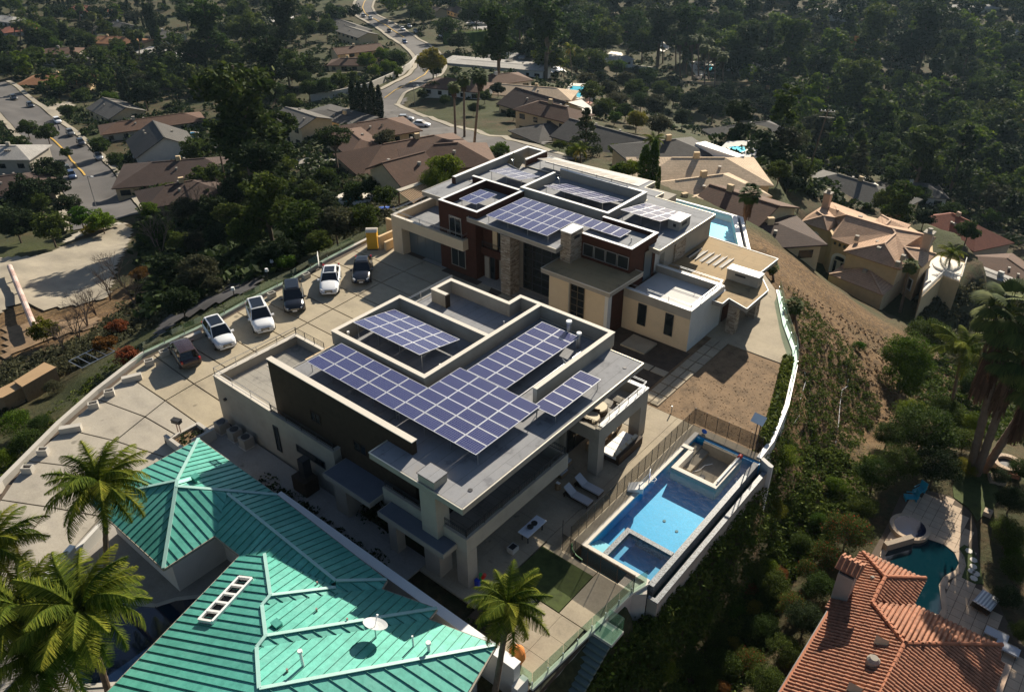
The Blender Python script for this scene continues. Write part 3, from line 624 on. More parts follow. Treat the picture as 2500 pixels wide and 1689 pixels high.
# ---- pool A
pa = thing('swimming_pool', 'long blue swimming pool with infinity edge beside the near modern house', 'pool', (-17, 37, 0))
MB().box(-19.35, -14.8, 30.55, 44.4, -1.7, -.95).box(-19.6, -19.35, 30.3, 44.65, -1.7, -.1).box(-19.35, -14.8, 30.3, 30.55, -1.7, -.1).box(-19.35, -14.4, 44.4, 44.65, -1.7, -.1).build('basin', pool_tile, pa)
st = MB()
for k in range(5): st.box(-19.35+0, -17.95, 30.56+.28*k, 30.84+.28*k, -.949, -.22-.13*k)
st.build('steps', simple('pool_steps', (.45, .62, .68), .6, .1), pa)
MB().box(-19.62, -19.3, 30.2, 44.7, -.095, .06).build('coping_edge', coping, pa)
MB().box(-19.3, -14.8, 30.2, 30.5, -.095, .05).build('coping_edge', coping, pa)
MB().box(-14.8, -14.42, 30.25, 44.4, -1.9, -.04).build('overflow_weir', mosaic_grey, pa)
MB().box(-18.2, -14.82, 33.0, 33.32, -1.5, .02).box(-18.2, -17.85, 30.52, 33.0, -1.5, .02).build('spa_wall', mosaic_grey, pa)
MB().box(-17.85, -14.82, 30.55, 33.0, -.949, -.8).box(-17.85, -17.35, 30.55, 33.0, -.8, -.4).box(-17.35, -14.82, 30.55, 31.05, -.8, -.4).box(-15.3, -14.82, 31.05, 33.0, -.8, -.5).build('spa_bench', spa_tile, pa)
MB().add([(-19.34, 30.56, -.1), (-14.81, 30.56, -.1), (-14.81, 40.06, -.1), (-19.34, 40.06, -.1), (-14.81, 44.39, -.1), (-15.52, 44.39, -.1), (-15.52, 40.06, -.1), (-18.93, 40.06, -.1), (-18.93, 42.6, -.1), (-19.34, 42.6, -.1)], [(0, 1, 2, 6, 7, 3), (6, 2, 4, 5), (3, 7, 8, 9)]).build('water', water_m, pa)
for dx, dy in ((-17.1, 36.2), (-16.0, 35.9)): MB().tube([(dx, dy, -.95), (dx, dy, -.92)], .11, 10).build('drain', dark_metal, pa)
# empty sunken square
sq = thing('sunken_basin', 'empty square basin with pale stone rim standing in the far end of the pool', 'basin', (-17.1, 42.1, 0))
MB().box(-18.95, -15.5, 40.05, 40.4, -1.49, .10).box(-18.95, -18.6, 40.4, 42.6, -1.49, .10).box(-15.9, -15.5, 40.4, 43.9, -1.49, .10).build('rim', coping, sq)
MB().box(-18.6, -15.9, 40.4, 43.95, -.94, -.85).box(-18.55, -15.95, 43.95, 44.15, -1.49, .06).box(-19.5, -18.62, 42.62, 44.1, -1.49, -.4).box(-18.6, -18.0, 41.2, 43.9, -.849, -.5).build('basin_floor', concrete_m('basin_plaster', (.36, .31, .23), 1.2), sq)
MB().tube([(-17.2, 41.5, -.85), (-17.2, 41.5, -.75)], .22, 12).build('fire_hole', dark, sq)
MB().box(-19.6, -14.5, 44.66, 45.4, -.9, .02).build('basin_edge', patio_c, sq)
# trough
tr = thing('overflow_trough', 'long dark catch trough with pale rim below the pool infinity edge', 'trough', (-14, 37, -3))
MB().box(-14.4, -14.02, 29.95, 44.3, -1.6, -1.2).build('trough_floor', pool_dark_tile, tr)
MB().quad((-14.41, 29.95, -.85), (-14.02, 29.95, -.85), (-14.02, 44.3, -.85), (-14.41, 44.3, -.85)).build('water', water_dark, tr)
MB().box(-14.02, -13.78, 29.7, 44.5, -4.6, -.5).build('outer_wall', stucco, tr)
MB().box(-14.45, -14.02, 29.7, 29.95, -4.6, -.5).build('end_wall', stucco, tr)
MB().box(-14.06, -13.74, 29.9, 44.4, -.496, -.44).box(-14.45, -13.74, 29.66, 29.9, -.496, -.44).build('rim', mosaic_grey, tr)
# end terrace wall, stairs
et = thing('terrace_wall', 'tall pale wall under the glass railed end terrace', 'wall', (-15.6, 25, -4))
MB().prism([(-16.2, 20.4), (-15.75, 20.4), (-15.1, 29.0), (-14.46, 29.6), (-14.8, 30.2), (-16.2, 30.2)], -4.2, -.11).build('wall_face', concrete_wall, et)
MB().prism([(-15.9, 20.4), (-15.68, 20.4), (-15.05, 29.0), (-14.7, 30.2), (-14.95, 30.2), (-15.3, 29.0)], -.1, .06).build('wall_cap', coping, et)
MB().box(-19.2, -16.2, 20.2, 20.45, -4.2, .03).build('wall_face', concrete_wall, et)
glassrail('clear glass railing around the sunny end terrace past the lawn', [(-17.4, 20.5), (-15.8, 20.5), (-15.15, 29.0), (-14.85, 30.2)], 1.1, .06, step=1.25)
pf = thing('stair_landing', 'small glass sided stair landing projecting from the end terrace', 'landing', (-14.6, 26, -.2))
MB().box(-15.4, -14.05, 25.3, 26.5, -.25, -.05).build('landing_slab', concrete_wall, pf)
for a, b_ in (((-14.1, 25.35), (-14.1, 26.5)), ((-15.2, 25.35), (-14.1, 25.35)), ((-14.1, 26.5), (-15.1, 26.5))): MB().bar((*a, .5), (*b_, .5), .02, 1.05).build('glass_pane', rail_glass, pf)
for k in range(14): MB().box(-15.35, -14.15, 25.0-.3*k, 25.28-.3*k, -.45-.19*k, -.25-.19*k).build('stair_tread', simple('stair_tread_m', (.12, .16, .15), .6) if k == 0 else MATS['stair_tread_m'], pf)
# ---- mesh pool fence
def meshfence(label, pts, h=1.45, step=.87, z0=0, cat='fence'):
    t = thing('pool_fence', label, cat, (pts[0][0], pts[0][1], z0))
    for a, b_ in zip(pts, pts[1:]):
        a = Vector((a[0], a[1], 0)); b_ = Vector((b_[0], b_[1], 0)); L = (b_-a).length; k = max(1, round(L/step)); d = (b_-a)/k
        for i in range(k+1):
            p = a+d*i
            if i < k or b_.to_tuple(2) == Vector((pts[-1][0], pts[-1][1], 0)).to_tuple(2): MB().tube([(p.x, p.y, z0), (p.x, p.y, z0+h+.02)], .022, 6).build('post', dark_metal, t)
            if i < k:
                e = a+d*(i+1); MB().bar((p.x, p.y, z0+h/2+.03), (e.x, e.y, z0+h/2+.03), .006, h-.06).build('mesh_panel', fence_mesh, t)
    return t
meshfence('brown mesh pool fence between the patio and the long blue pool', [(-20.2, 29.9), (-20.2, 45.5)])
meshfence('brown mesh pool fence between the pool and the bare soil yard', [(-20.15, 45.52), (-14.8, 45.5)])
meshfence('brown mesh pool fence along the end of the lawn by the spa', [(-20.9, 30.0), (-20.25, 29.1), (-17.45, 29.12), (-15.1, 29.12)], step=.95)
# ---- pool B
pb = thing('swimming_pool', 'turquoise pool with bright white rim behind the far modern house', 'pool', (-38, 79, 0))
PB = [(-45.4, 83.1), (-37.2, 76.3), (-31.2, 75.9), (-35.3, 82.7)]
MB().prism(PB, -1.7, -.8).build('basin', pool_tile_b, pb)
MB().prism([(-45.4, 82.9), (-34.6, 82.9), (-34.6, 83.2), (-45.4, 83.2)], -3.5, .05).build('rim', white_hot, pb)
MB().prism([(-34.6, 83.2), (-30.0, 75.6), (-30.3, 75.45), (-34.9, 83.0)], -3.5, .04).build('rim', white_hot, pb)
MB().prism([(-35.2, 82.9), (-31.0, 75.8), (-31.45, 75.7), (-35.9, 82.9)], -1.6, .05).build('inner_ledge', white_hot, pb)
MB().prism([(-34.95, 82.7), (-30.65, 75.6), (-30.95, 75.75), (-35.15, 82.85)], -1.5, -.35).build('slot_floor', pool_dark_tile, pb)
MB().prism([(-45.9, 83.2), (-45.5, 83.2), (-37.4, 76.15), (-31.3, 75.55), (-31.3, 75.3), (-37.6, 75.9)], -1.6, .02).build('pool_edge', patio_c, pb)
MB().quad(*[(x, y, -.12) for x, y in PB]).build('water', water_m, pb)

# ================================================================== MODERN HOUSE, NEAR
def part(name, parent, mat, *bx, **kw):
    mb = MB()
    for b_ in bx: mb.box(*b_)
    return mb.build(name, mat, parent, **kw)
def parapet(parent, segs, z0, z1, cap=.035, wall=None, capm=None, over=.03):
    """wall runs x0,x1,y0,y1 with a thin cap on each"""
    for x0, x1, y0, y1 in segs:
        MB().box(x0, x1, y0, y1, z0, z1-cap).build('parapet', wall or stucco, parent)
        o = over+rnd.uniform(0, .006)
        MB().box(x0-o, x1+o, y0-o, y1+o, z1-cap+.002, z1+rnd.uniform(.001, .006)).build('coping_strip', capm or coping, parent)
def railing(parent, pts, z0, h=.75, bars=3, step=2.1, scroll=False):
    mb = MB(); 
    for a, b_ in zip(pts, pts[1:]):
        a = Vector((*a, z0)); b_ = Vector((*b_, z0)); L = (b_-a).length; k = max(1, round(L/step)); d = (b_-a)/k
        for i in range(k+1): p = a+d*i; mb.bar(p, p+Vector((0, 0, h)), .035, .035)
        for j in range(bars): zz = h-j*.11 if j < bars-1 else .12; mb.bar(a+Vector((0, 0, zz)), b_+Vector((0, 0, zz)), .022, .03)
        if scroll:
            kk = int(L/.16)
            for i in range(kk): p = a+(b_-a)*(i+.5)/kk; mb.bar(p+Vector((0, 0, .1)), p+Vector((0, 0, h-.05)), .014, .014)
    return mb.build('metal_rail', dark_metal if scroll else steel, parent)
def window(parent, x0, x1, y0, y1, z0, z1, nx_=1, nz=1, axis_='y', side=-1, glass=None, fr=.05, frame=None, depth=.09):
    """window set on a wall plane: axis_='y' -> lies in plane y=y0 spanning x; side = outward sign"""
    mb = MB(); gm = MB(); o = side*depth; fw = fr
    if axis_ == 'y':
        y = y0; A = lambda a, b_, c, d_, t0, t1: mb.box(a, b_, min(y+t0, y+t1), max(y+t0, y+t1), c, d_)
        lo, hi = x0, x1
    else:
        x = x0; A = lambda a, b_, c, d_, t0, t1: mb.box(min(x+t0, x+t1), max(x+t0, x+t1), a, b_, c, d_)
        lo, hi = y0, y1
    A(lo, hi, z0, z0+fw, 0, o*.6); A(lo, hi, z1-fw, z1, 0, o*.6); A(lo, lo+fw, z0+fw, z1-fw, 0, o*.6); A(hi-fw, hi, z0+fw, z1-fw, 0, o*.6)
    for i in range(1, nx_): c = lo+(hi-lo)*i/nx_; A(c-fw*.4, c+fw*.4, z0+fw, z1-fw, 0, o*.5)
    for j in range(1, nz): c = z0+(z1-z0)*j/nz; A(lo+fw, hi-fw, c-fw*.35, c+fw*.35, 0, o*.45)
    w_ = mb.build('window', frame or dark_metal, parent)
    for i in range(nx_):
        for j in range(nz):
            a = lo+(hi-lo)*i/nx_+.01; b_ = lo+(hi-lo)*(i+1)/nx_-.01; c = z0+(z1-z0)*j/nz+.01; d_ = z0+(z1-z0)*(j+1)/nz-.01; t = side*(.012+.001*((i+j) % 3))
            if axis_ == 'y': q = MB().quad((a, y+t, c), (b_, y+t, c), (b_, y+t, d_), (a, y+t, d_))
            else: q = MB().quad((x+t, a, c), (x+t, b_, c), (x+t, b_, d_), (x+t, a, d_))
            pn = q.build('pane', glass or win_dark, None); pn.parent = w_; pn.location = (0, 0, 0)
            o_ = wloc(parent)
            for v in pn.data.vertices: v.co -= o_
    return w_
def slab_roof(parent, poly, z, th=.42, top=None, edge=None, line=None):
    MB().prism(poly, z-th, z-.012).build('roof_edge', edge or fascia, parent)
    c = np.mean(poly, 0); inn = []
    n_ = len(poly)
    A = sum(poly[i][0]*poly[(i+1) % n_][1]-poly[(i+1) % n_][0]*poly[i][1] for i in range(n_)); sg = 1 if A > 0 else -1
    for i in range(n_):
        p0, p1, p2 = np.array(poly[i-1], float), np.array(poly[i], float), np.array(poly[(i+1) % n_], float)
        u = (p1-p0)/np.linalg.norm(p1-p0); v = (p2-p1)/np.linalg.norm(p2-p1); n0 = np.array((-u[1], u[0]))*sg; n1 = np.array((-v[1], v[0]))*sg
        b_ = n0+n1; b_ = b_/max(.5, 1+float(n0@n1)); inn.append(tuple(p1+b_*.09))
    MB().prism(inn, z-.1, z).build('roof_membrane', top or membrane, parent)
    mb = MB()
    for i in range(n_):
        a, b_ = poly[i], poly[(i+1) % n_]; mb.bar((*a, z+.012), (*b_, z+.012), .07, .045)
    mb.build('drip_edge', line or fascia_metal, parent)
def stone_col(parent, x0, x1, y0, y1, z0, z1, name='stone_cladding'):
    part('core', parent, stone, (x0+.03, x1-.03, y0+.03, y1-.03, z0, z1-.03))
    mb = MB(); z = z0; r = random.Random(int(x0*100)+5)
    while z < z1-.04:
        h = r.choice((.07, .1, .13, .16)); h = min(h, z1-z); 
        for face in range(4):
            L = (x1-x0) if face % 2 == 0 else (y1-y0); s = r.uniform(-.3, 0)
            while s < L:
                l = r.uniform(.22, .6); a = max(0, s); b_ = min(L, s+l); s += l
                if b_-a < .03: continue
                t = r.uniform(.0, .028); g = .006
                if face == 0: mb.box(x0+a+g, x0+b_-g, y0-t, y0+.031, z+g, z+h-g)
                elif face == 2: mb.box(x0+a+g, x0+b_-g, y1-.031, y1+t, z+g, z+h-g)
                elif face == 1: mb.box(x1-.031, x1+t, y0+a+g, y0+b_-g, z+g, z+h-g)
                else: mb.box(x0-t, x0+.031, y0+a+g, y0+b_-g, z+g, z+h-g)
        z += h
    o = mb.build(name, stone, parent); o['kind'] = 'stuff'; return o

ha = thing('modern_house', 'flat roofed modern house nearest the camera with L shaped solar array on grey roof', 'house', (-32, 32, 0))
# ground floor and terrace wing
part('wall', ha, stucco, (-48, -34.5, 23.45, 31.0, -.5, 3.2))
MB().box(-47.7, -34.5, 23.75, 30.7, 3.2, 3.3).build('terrace_floor', deck_stone, ha)
parapet(ha, [(-48, -41.2, 23.45, 23.75), (-48, -47.7, 23.76, 30.99), (-47.69, -44.4, 30.7, 30.99)], 3.2, 4.05)
parapet(ha, [(-41.19, -34.5, 23.45, 23.7), (-34.75, -34.5, 23.71, 24.03)], 3.2, 3.95, capm=stucco)
part('wall', ha, stucco_tan, (-44.4, -41.6, 31.05, 31.35, 3.0, 4.1), (-44.4, -44.1, 29.0, 31.04, 3.0, 4.1))
railing(ha, [(-47.9, 30.9), (-47.9, 23.55), (-41.2, 23.55)], 4.07, .6, 2, 2.0); railing(ha, [(-47.9, 30.85), (-44.4, 30.85)], 4.07, .6, 2, 1.1, True); railing(ha, [(-41.1, 23.55), (-34.6, 23.55)], 3.97, .6, 3, 1.6, True)
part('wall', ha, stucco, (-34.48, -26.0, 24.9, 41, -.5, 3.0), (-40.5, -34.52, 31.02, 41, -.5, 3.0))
part('wall', ha, siding_dark, (-41.25, -27.55, 24.06, 24.42, 3.0, 7.93))
part('wall_cap', ha, coping, (-41.32, -27.5, 24.02, 24.46, 7.932, 7.985))
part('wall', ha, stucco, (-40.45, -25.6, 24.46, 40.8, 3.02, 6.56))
# eaves louvre beside the dark wall
lv = part('louvre_frame', ha, coping, (-42.2, -40.4, 24.5, 24.56, 6.75, 6.85), (-42.2, -40.4, 25.2, 25.26, 6.75, 6.85))
for k in range(11): MB().box(-42.2+.165*k, -42.12+.165*k, 24.56, 25.2, 6.77, 6.83).build('slat', coping, ha)
# main slab
slab_roof(ha, [(-29.7, 22.6), (-22.3, 22.6), (-22.3, 40.75), (-25.1, 40.75), (-25.1, 41.1), (-40.35, 41.1), (-40.35, 24.47), (-29.7, 24.47)], 7.0)
parapet(ha, [(-40.6, -31.72, 29.0, 29.28), (-40.6, -40.32, 29.29, 35.6), (-40.31, -31.72, 35.32, 35.6), (-31.71, -31.43, 29.0, 41.1), (-40.6, -33.9, 39.85, 40.13) if False else (-39.2, -33.61, 39.75, 40.03), (-39.48, -39.21, 37.8, 40.03), (-39.2, -37.95, 37.8, 38.08), (-33.6, -33.32, 39.76, 41.38), (-33.31, -25.42, 41.11, 41.38), (-25.41, -25.13, 32.6, 41.38)], 6.99, 8.1)
part('wall', ha, siding_dark, (-37.94, -37.85, 37.72, 38.16, 6.98, 8.05))
part('wall', ha, stucco, (-39.4, -25.5, 38.2, 41.3, -.5, 6.98))
railing(ha, [(-40.3, 35.7), (-40.3, 41.0)], 7.02, .7, 3, 1.7)
# chimney box over the slab, column below
part('chimney', ha, stucco, (-25.75, -24.5, 22.72, 23.75, 0, 7.55)); part('chimney_cap', ha, membrane, (-25.78, -24.47, 22.69, 23.78, 7.552, 7.61))
mb_ = MB()
for (a, b_) in (((-25.8, 22.67), (-24.45, 22.67)), ((-24.45, 22.67), (-24.45, 23.8)), ((-24.45, 23.8), (-25.8, 23.8)), ((-25.8, 23.8), (-25.8, 22.67))): mb_.bar((*a, 7.6), (*b_, 7.6), .03, .03)
mb_.build('cap_trim', dark_metal, ha)
# awnings
for nm, x0, x1, y0, y1, z_ in (('a', -34.1, -29.7, 22.15, 24.88, 3.3), ('b', -28.9, -23.45, 22.05, 23.17, 3.25)):
    MB().box(x0, x1, y0, y1, z_-.38, z_-.012).build('awning', fascia, ha); MB().box(x0+.06, x1-.06, y0+.06, y1, z_-.1, z_).build('awning_roofing', awning_m, ha)
part('wall', ha, stucco, (-33.8, -32.6, 22.6, 24.88, -.5, 2.9)); part('wall', ha, stucco, (-28.6, -27.9, 22.5, 23.15, -.5, 2.85))
# balcony with corner pillar
part('pillar', ha, stucco, (-23.56, -22.7, 23.2, 24.02, -.5, 2.82))
part('balcony_beam', ha, stucco, (-22.98, -22.7, 24.0, 32.6, 2.84, 3.98), (-29.6, -22.7, 23.2, 23.48, 2.83, 3.98), (-25.98, -22.7, 32.61, 32.86, 2.84, 3.98), (-22.98, -22.7, 23.49, 23.99, 2.84, 3.98))
part('balcony_floor', ha, deck_stone, (-29.55, -22.99, 23.5, 32.6, 2.86, 3.08))
railing(ha, [(-29.5, 23.34), (-22.84, 23.34), (-22.84, 32.7), (-25.9, 32.7)], 3.98, .55, 3, 1.6, True)
window(ha, -25.57, 0, 24.6, 32.5, 3.1, 6.4, 5, 1, 'x', 1); window(ha, -25.97, 0, 25.1, 32.5, .02, 2.7, 4, 1, 'x', 1)
window(ha, -29.5, -26.2, 24.86, 0, 0.02, 2.6, 3, 1, 'y', -1)
window(ha, -29.4, -26.3, 24.44, 0, 3.2, 6.3, 3, 1, 'y', -1)
window(ha, -37.2, -36.2, 24.04, 0, 4.9, 5.7, 2, 1, 'y', -1, frame=siding_dark); window(ha, -33.0, -31.8, 24.04, 0, 4.6, 5.4, 2, 1, 'y', -1, frame=siding_dark)
window(ha, -41.1, -40.55, 23.43, 0, .7, 2.9, 1, 1, 'y', -1); window(ha, -38.6, -35.6, 23.43, 0, 1.9, 2.5, 1, 1, 'y', -1)
part('wall', ha, stucco, (-22.75+.0, -22.7+.0, 24.5, 24.55, -.5, .0))
# far balcony block over the outdoor lounge
part('pillar', ha, stucco, (-23.3, -22.52, 36.1, 36.88, -.5, 2.78)); part('pillar', ha, stucco, (-23.4, -22.52, 41.45, 42.3, -.5, 2.78))
part('balcony_beam', ha, stucco, (-22.86, -22.52, 36.1, 42.3, 2.8, 4.0), (-27.5, -22.87, 36.1, 36.42, 2.8, 3.86), (-27.5, -22.87, 41.96, 42.3, 2.8, 4.0))
part('coping_strip', ha, white_hot, (-22.88, -22.5, 36.45, 42.32, 4.002, 4.04), (-25.3, -22.89, 41.94, 42.32, 4.002, 4.04))
part('balcony_floor', ha, deck_stone, (-27.5, -22.88, 36.43, 41.94, 3.0, 3.2))
railing(ha, [(-25.3, 42.15), (-22.66, 42.15), (-22.66, 36.3)], 4.04, .55, 3, 1.3); railing(ha, [(-22.9, 36.25), (-25.4, 36.25)], 3.87, .6, 3, 1.2, True)
part('wall', ha, stucco, (-27.5, -25.52, 36.43, 41.9, -.5, 2.99))
window(ha, -25.48, 0, 36.6, 40.6, .02, 2.6, 4, 1, 'x', 1); window(ha, -25.57, 0, 33.0, 40.6, 3.25, 6.4, 5, 1, 'x', 1)
part('wall_stub', ha, coping, (-25.41, -25.13, 32.55, 32.6, 7.0, 8.06))
# wall seen past the far corner
# ---- things on and around it
def solar(label, cols, rows, x, y, z, px_, py_, tx=0., ty=0., mats=None, group='solar arrays', legs=True, roof=7.0, skip=(), long='x', size=None):
    """array whose near low-x low-y corner is at x,y,z; panels px_ x py_; ty tilt about x (radians, + lifts the near edge)"""
    t = thing('solar_array', label, 'solar array', (x, y, z), group=group)
    key = ('pv', round(px_, 3), round(py_, 3))
    if key not in PVM:
        w_, h_ = px_-.025, py_-.025; mb = MB(); f = .035
        mb.box(0, w_, 0, f, -.035, .004, 0); mb.box(0, w_, h_-f, h_, -.035, .004, 0); mb.box(0, f, f, h_-f, -.035, .004, 0); mb.box(w_-f, w_, f, h_-f, -.035, .004, 0); mb.box(f, w_-f, f, h_-f, -.03, 0, 1)
        PVM[key] = mb.mesh('solar_panel', [pv_frame, pv_blue])
    c, s_ = math.cos(ty), math.sin(ty)
    for i in range(cols):
        for j in range(rows):
            if (i, j) in skip: continue
            o = D.objects.new('solar_panel', PVM[key]); COL.objects.link(o); o.parent = t
            yy = j*py_; o.location = (i*px_, yy*c, -yy*s_+rnd.uniform(-.003, .003)); o.rotation_euler.x = -ty+rnd.uniform(-.006, .006); o.rotation_euler.y = rnd.uniform(-.006, .006)
    if legs:
        mb = MB(); W = cols*px_; Hh = rows*py_
        for yy in (.25, Hh-.25):
            zz = -yy*s_-.05; mb.bar((0, yy*c, zz), (W, yy*c, zz), .045, .045)
            k = max(2, int(W/1.9)+1)
            for i in range(k):
                xx = .12+(W-.24)*i/(k-1)
                if any((int(xx/px_), 0 if yy < 1 else rows-1) == sk for sk in skip): continue
                mb.tube([(xx, yy*c, zz), (xx, yy*c, roof-z)], .028, 6)
        mb.build('support_rack', steel, t) if False else None
        o = D.objects.new('support_rack', mb.mesh('support_rack', steel)); COL.objects.link(o); o.parent = t
    return t
PVM = {}
solar('blue solar array of five by three panels at the left corner of the near roof', 5, 3, -39.03, 25.6, 7.9, 1.67, .995)
solar('broad blue solar block of four by six panels at the front of the near roof', 4, 6, -30.66, 25.62, 7.92, 1.67, .985)
solar('long double row of sixteen blue solar panels reaching back between the near roof walls', 2, 8, -30.6+.75, 31.6, 7.92, 1.66, .995) if False else solar('long double row of sixteen blue solar panels reaching back between the near roof walls', 2, 8, -30.1, 31.56, 7.92, 1.66, 1.0)
solar('single row of five blue solar panels beside the low roof wall at the right edge', 1, 5, -24.5, 31.45, 7.75, 1.66, 1.0)
solar('blue solar array of sixteen tilted panels inside the sunken square of the near roof', 4, 4, -39.9, 30.45, 8.38, 1.66, .99, ty=math.radians(10))
# roof fittings
def pipe(label, x, y, z0, h, r=.06, capr=0, mat=None, cat='vent pipe', group=None):
    t = thing('vent_pipe', label, cat, (x, y, z0), group=group); MB().tube([(x, y, z0), (x, y, z0+h)], r, 10).build('pipe', mat or steel, t)
    if capr: MB().tube([(x, y, z0+h-.02), (x, y, z0+h+.12)], [capr, capr*.95], 14).build('cap', white_hot, t)
    return t
pipe('larger white capped metal flue in the back corner of the near roof', -28.0, 39.9, 7, 1.5, .17, .22); pipe('smaller white capped metal flue beside the larger one on the near roof', -26.9, 39.6, 7, 1.1, .13, .19)
pipe('white pipe standing in the left corner of the sunken roof square', -39.9, 29.9, 7, .75, .08, .1); pipe('thin pipe between the sunken roof square and the solar panels', -33.9, 28.85, 7, .6, .05)
pipe('short pipe on the back part of the near roof by the low wall', -32.9, 38.6, 7, .35, .07); pipe('small pipe inside the sunken roof square near its right wall', -32.4, 31.4, 7, .4, .05, .07); pipe('small pipe by the inner corner of the sunken roof square', -32.3, 32.2, 7, .35, .05)
def dish(label, x, y, z0, r, az, el, h=.7, mat=None):
    t = thing('satellite_dish', label, 'satellite dish', (x, y, z0)); MB().tube([(x, y, z0), (x, y, z0+h)], .04, 8).build('mast', steel, t)
    d = Vector((math.cos(el)*math.cos(az), math.cos(el)*math.sin(az), math.sin(el))); u = d.orthogonal().normalized(); v = d.cross(u); c = Vector((x, y, z0+h+.05)); mb = MB(); vs = []; N = 20
    for k, f in enumerate((0.001, .35, .7, 1)):
        for i in range(N): a = 2*math.pi*i/N; vs.append(tuple(c+(u*math.cos(a)+v*math.sin(a))*r*f+d*(f*f*r*.28)))
    fs = [(k*N+i, k*N+(i+1) % N, (k+1)*N+(i+1) % N, (k+1)*N+i) for k in range(3) for i in range(N)]
    mb.add(vs, fs); mb.build('reflector', mat or simple('dish_grey', (.42, .44, .45), .5, .1) if 'dish_grey' not in MATS else MATS['dish_grey'], t)
    MB().bar(c, c+d*r*.9, .03, .03).build('feed_arm', steel, t).data; MB().bar(c+d*r*.85, c+d*r*1.05, .09, .09).build('receiver', white_paint, t); return t
dish('dark satellite dish on the near roof beside the low wall', -25.9, 36.6, 7, .42, math.radians(60), .6, .55)
mb_ = MB()
for i in range(3): mb_.bar((-33.0, 29.4+2*i, 7.6), (-31.0, 34+2*i, 8.1), .012, .012)

for lb, pts in (('grey conduit run on the near roof beside the front solar block', [(-31.0, 25.2, 7.05), (-31.0, 28.7, 7.05), (-33.5, 28.7, 7.05)]), ('grey conduit run on the near roof along the double panel row', [(-26.4, 31.8, 7.05), (-26.4, 40.6, 7.05)]), ('grey conduit in the sunken roof square', [(-39.8, 29.9, 7.05), (-32.2, 29.9, 7.05), (-32.2, 34.8, 7.05)])):
    tag(MB().tube(pts, .035, 6).build('conduit', steel), lb, 'conduit')
for x, y, lb in ((-23.0, 24.0, 'small dark roof drain near the front corner of the near roof'), (-23.0, 39.5, 'small dark roof drain near the right corner of the near roof'), (-36.5, 26.9, 'small dark roof drain under the left end of the near solar array')):
    tag(MB().tube([(x, y, 7.0), (x, y, 7.03)], .14, 10).build('roof_drain', dark_metal), lb, 'drain')
# ================================================================== MODERN HOUSE, FAR
hb = thing('modern_house', 'flat roofed modern house beyond the near one with stone tower and tall gridded window', 'house', (-42, 60, 0))
# garage wing
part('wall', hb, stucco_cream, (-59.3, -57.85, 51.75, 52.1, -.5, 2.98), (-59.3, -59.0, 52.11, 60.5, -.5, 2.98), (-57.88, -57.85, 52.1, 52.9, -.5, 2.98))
part('balcony_beam', hb, stucco_cream, (-59.3, -49.2, 51.75, 52.05, 3.0, 4.1), (-49.5, -49.2, 52.06, 52.85, 3.0, 4.1), (-59.3, -59.0, 52.06, 58.3, 3.0, 4.1), (-58.99, -57.2, 58.0, 58.3, 3.0, 4.1))
part('coping_strip', hb, coping, (-59.33, -55.0, 51.72, 52.08, 4.102, 4.14), (-59.33, -58.97, 52.09, 58.33, 4.102, 4.14))
part('terrace_floor', hb, membrane_b, (-58.98, -49.51, 52.07, 62, 2.9, 3.2))
railing(hb, [(-59.2, 58.2), (-59.2, 51.9), (-49.3, 51.9), (-49.3, 52.8)], 4.14, .55, 3, 2.2)
part('garage_lintel', hb, siding, (-57.84, -53.0, 52.55, 52.7, 2.62, 2.9))
for k in range(4): MB().box(-57.8+1.2*k, -56.63+1.2*k, 52.75, 52.8, 0.0, 2.62).build('garage_panel', win_grey, hb)
part('wall', hb, stucco, (-58.9, -57.9, 53, 62, -.5, 2.88), (-57.8, -53, 53.2, 62, -.5, 2.88))
# red brown volume
part('wall', hb, siding, (-53.0, -48.2, 52.5, 59.3, -.5, 6.1)); part('wall', hb, siding, (-48.18, -46.6, 53.6, 60, -.5, 6.1)) 
window(hb, -51.6, -50.0, 52.48, 0, 3.9, 6.0, 2, 1, 'y', -1, frame=steel); window(hb, -51.5, -49.6, 52.48, 0, .7, 2.7, 2, 1, 'y', -1, frame=stucco)
part('planting_bed', hb, soil_dark, (-52.2, -47.4, 51.6, 52.4, -.05, .05))
part('door_leaf', hb, stucco, (-47.95, -47.4, 53.45, 53.58, 0, 2.3)); window(hb, -47.3, -46.7, 53.57, 0, 0, 2.4, 1, 1, 'y', -1)
part('balcony_beam', hb, siding, (-48.15, -44.7, 53.2, 53.4, 2.6, 3.35)); railing(hb, [(-48.1, 53.3), (-44.7, 53.3)], 3.36, .6, 3, 1.1, True)
window(hb, -46.2, -45.0, 53.57, 0, 3.5, 5.9, 1, 1, 'y', -1); part('wall', hb, stucco_tan, (-46.9, -46.35, 53.5, 53.59, 3.4, 6.1))
stone_col(hb, -44.65, -43.5, 52.05, 53.4, -.3, 6.1)
part('wall', hb, stucco, (-46.55, -37.9, 54.0, 60, -.5, 6.1))
window(hb, -43.45, -39.0, 53.98, 0, .1, 5.95, 4, 7, 'y', -1, fr=.1)
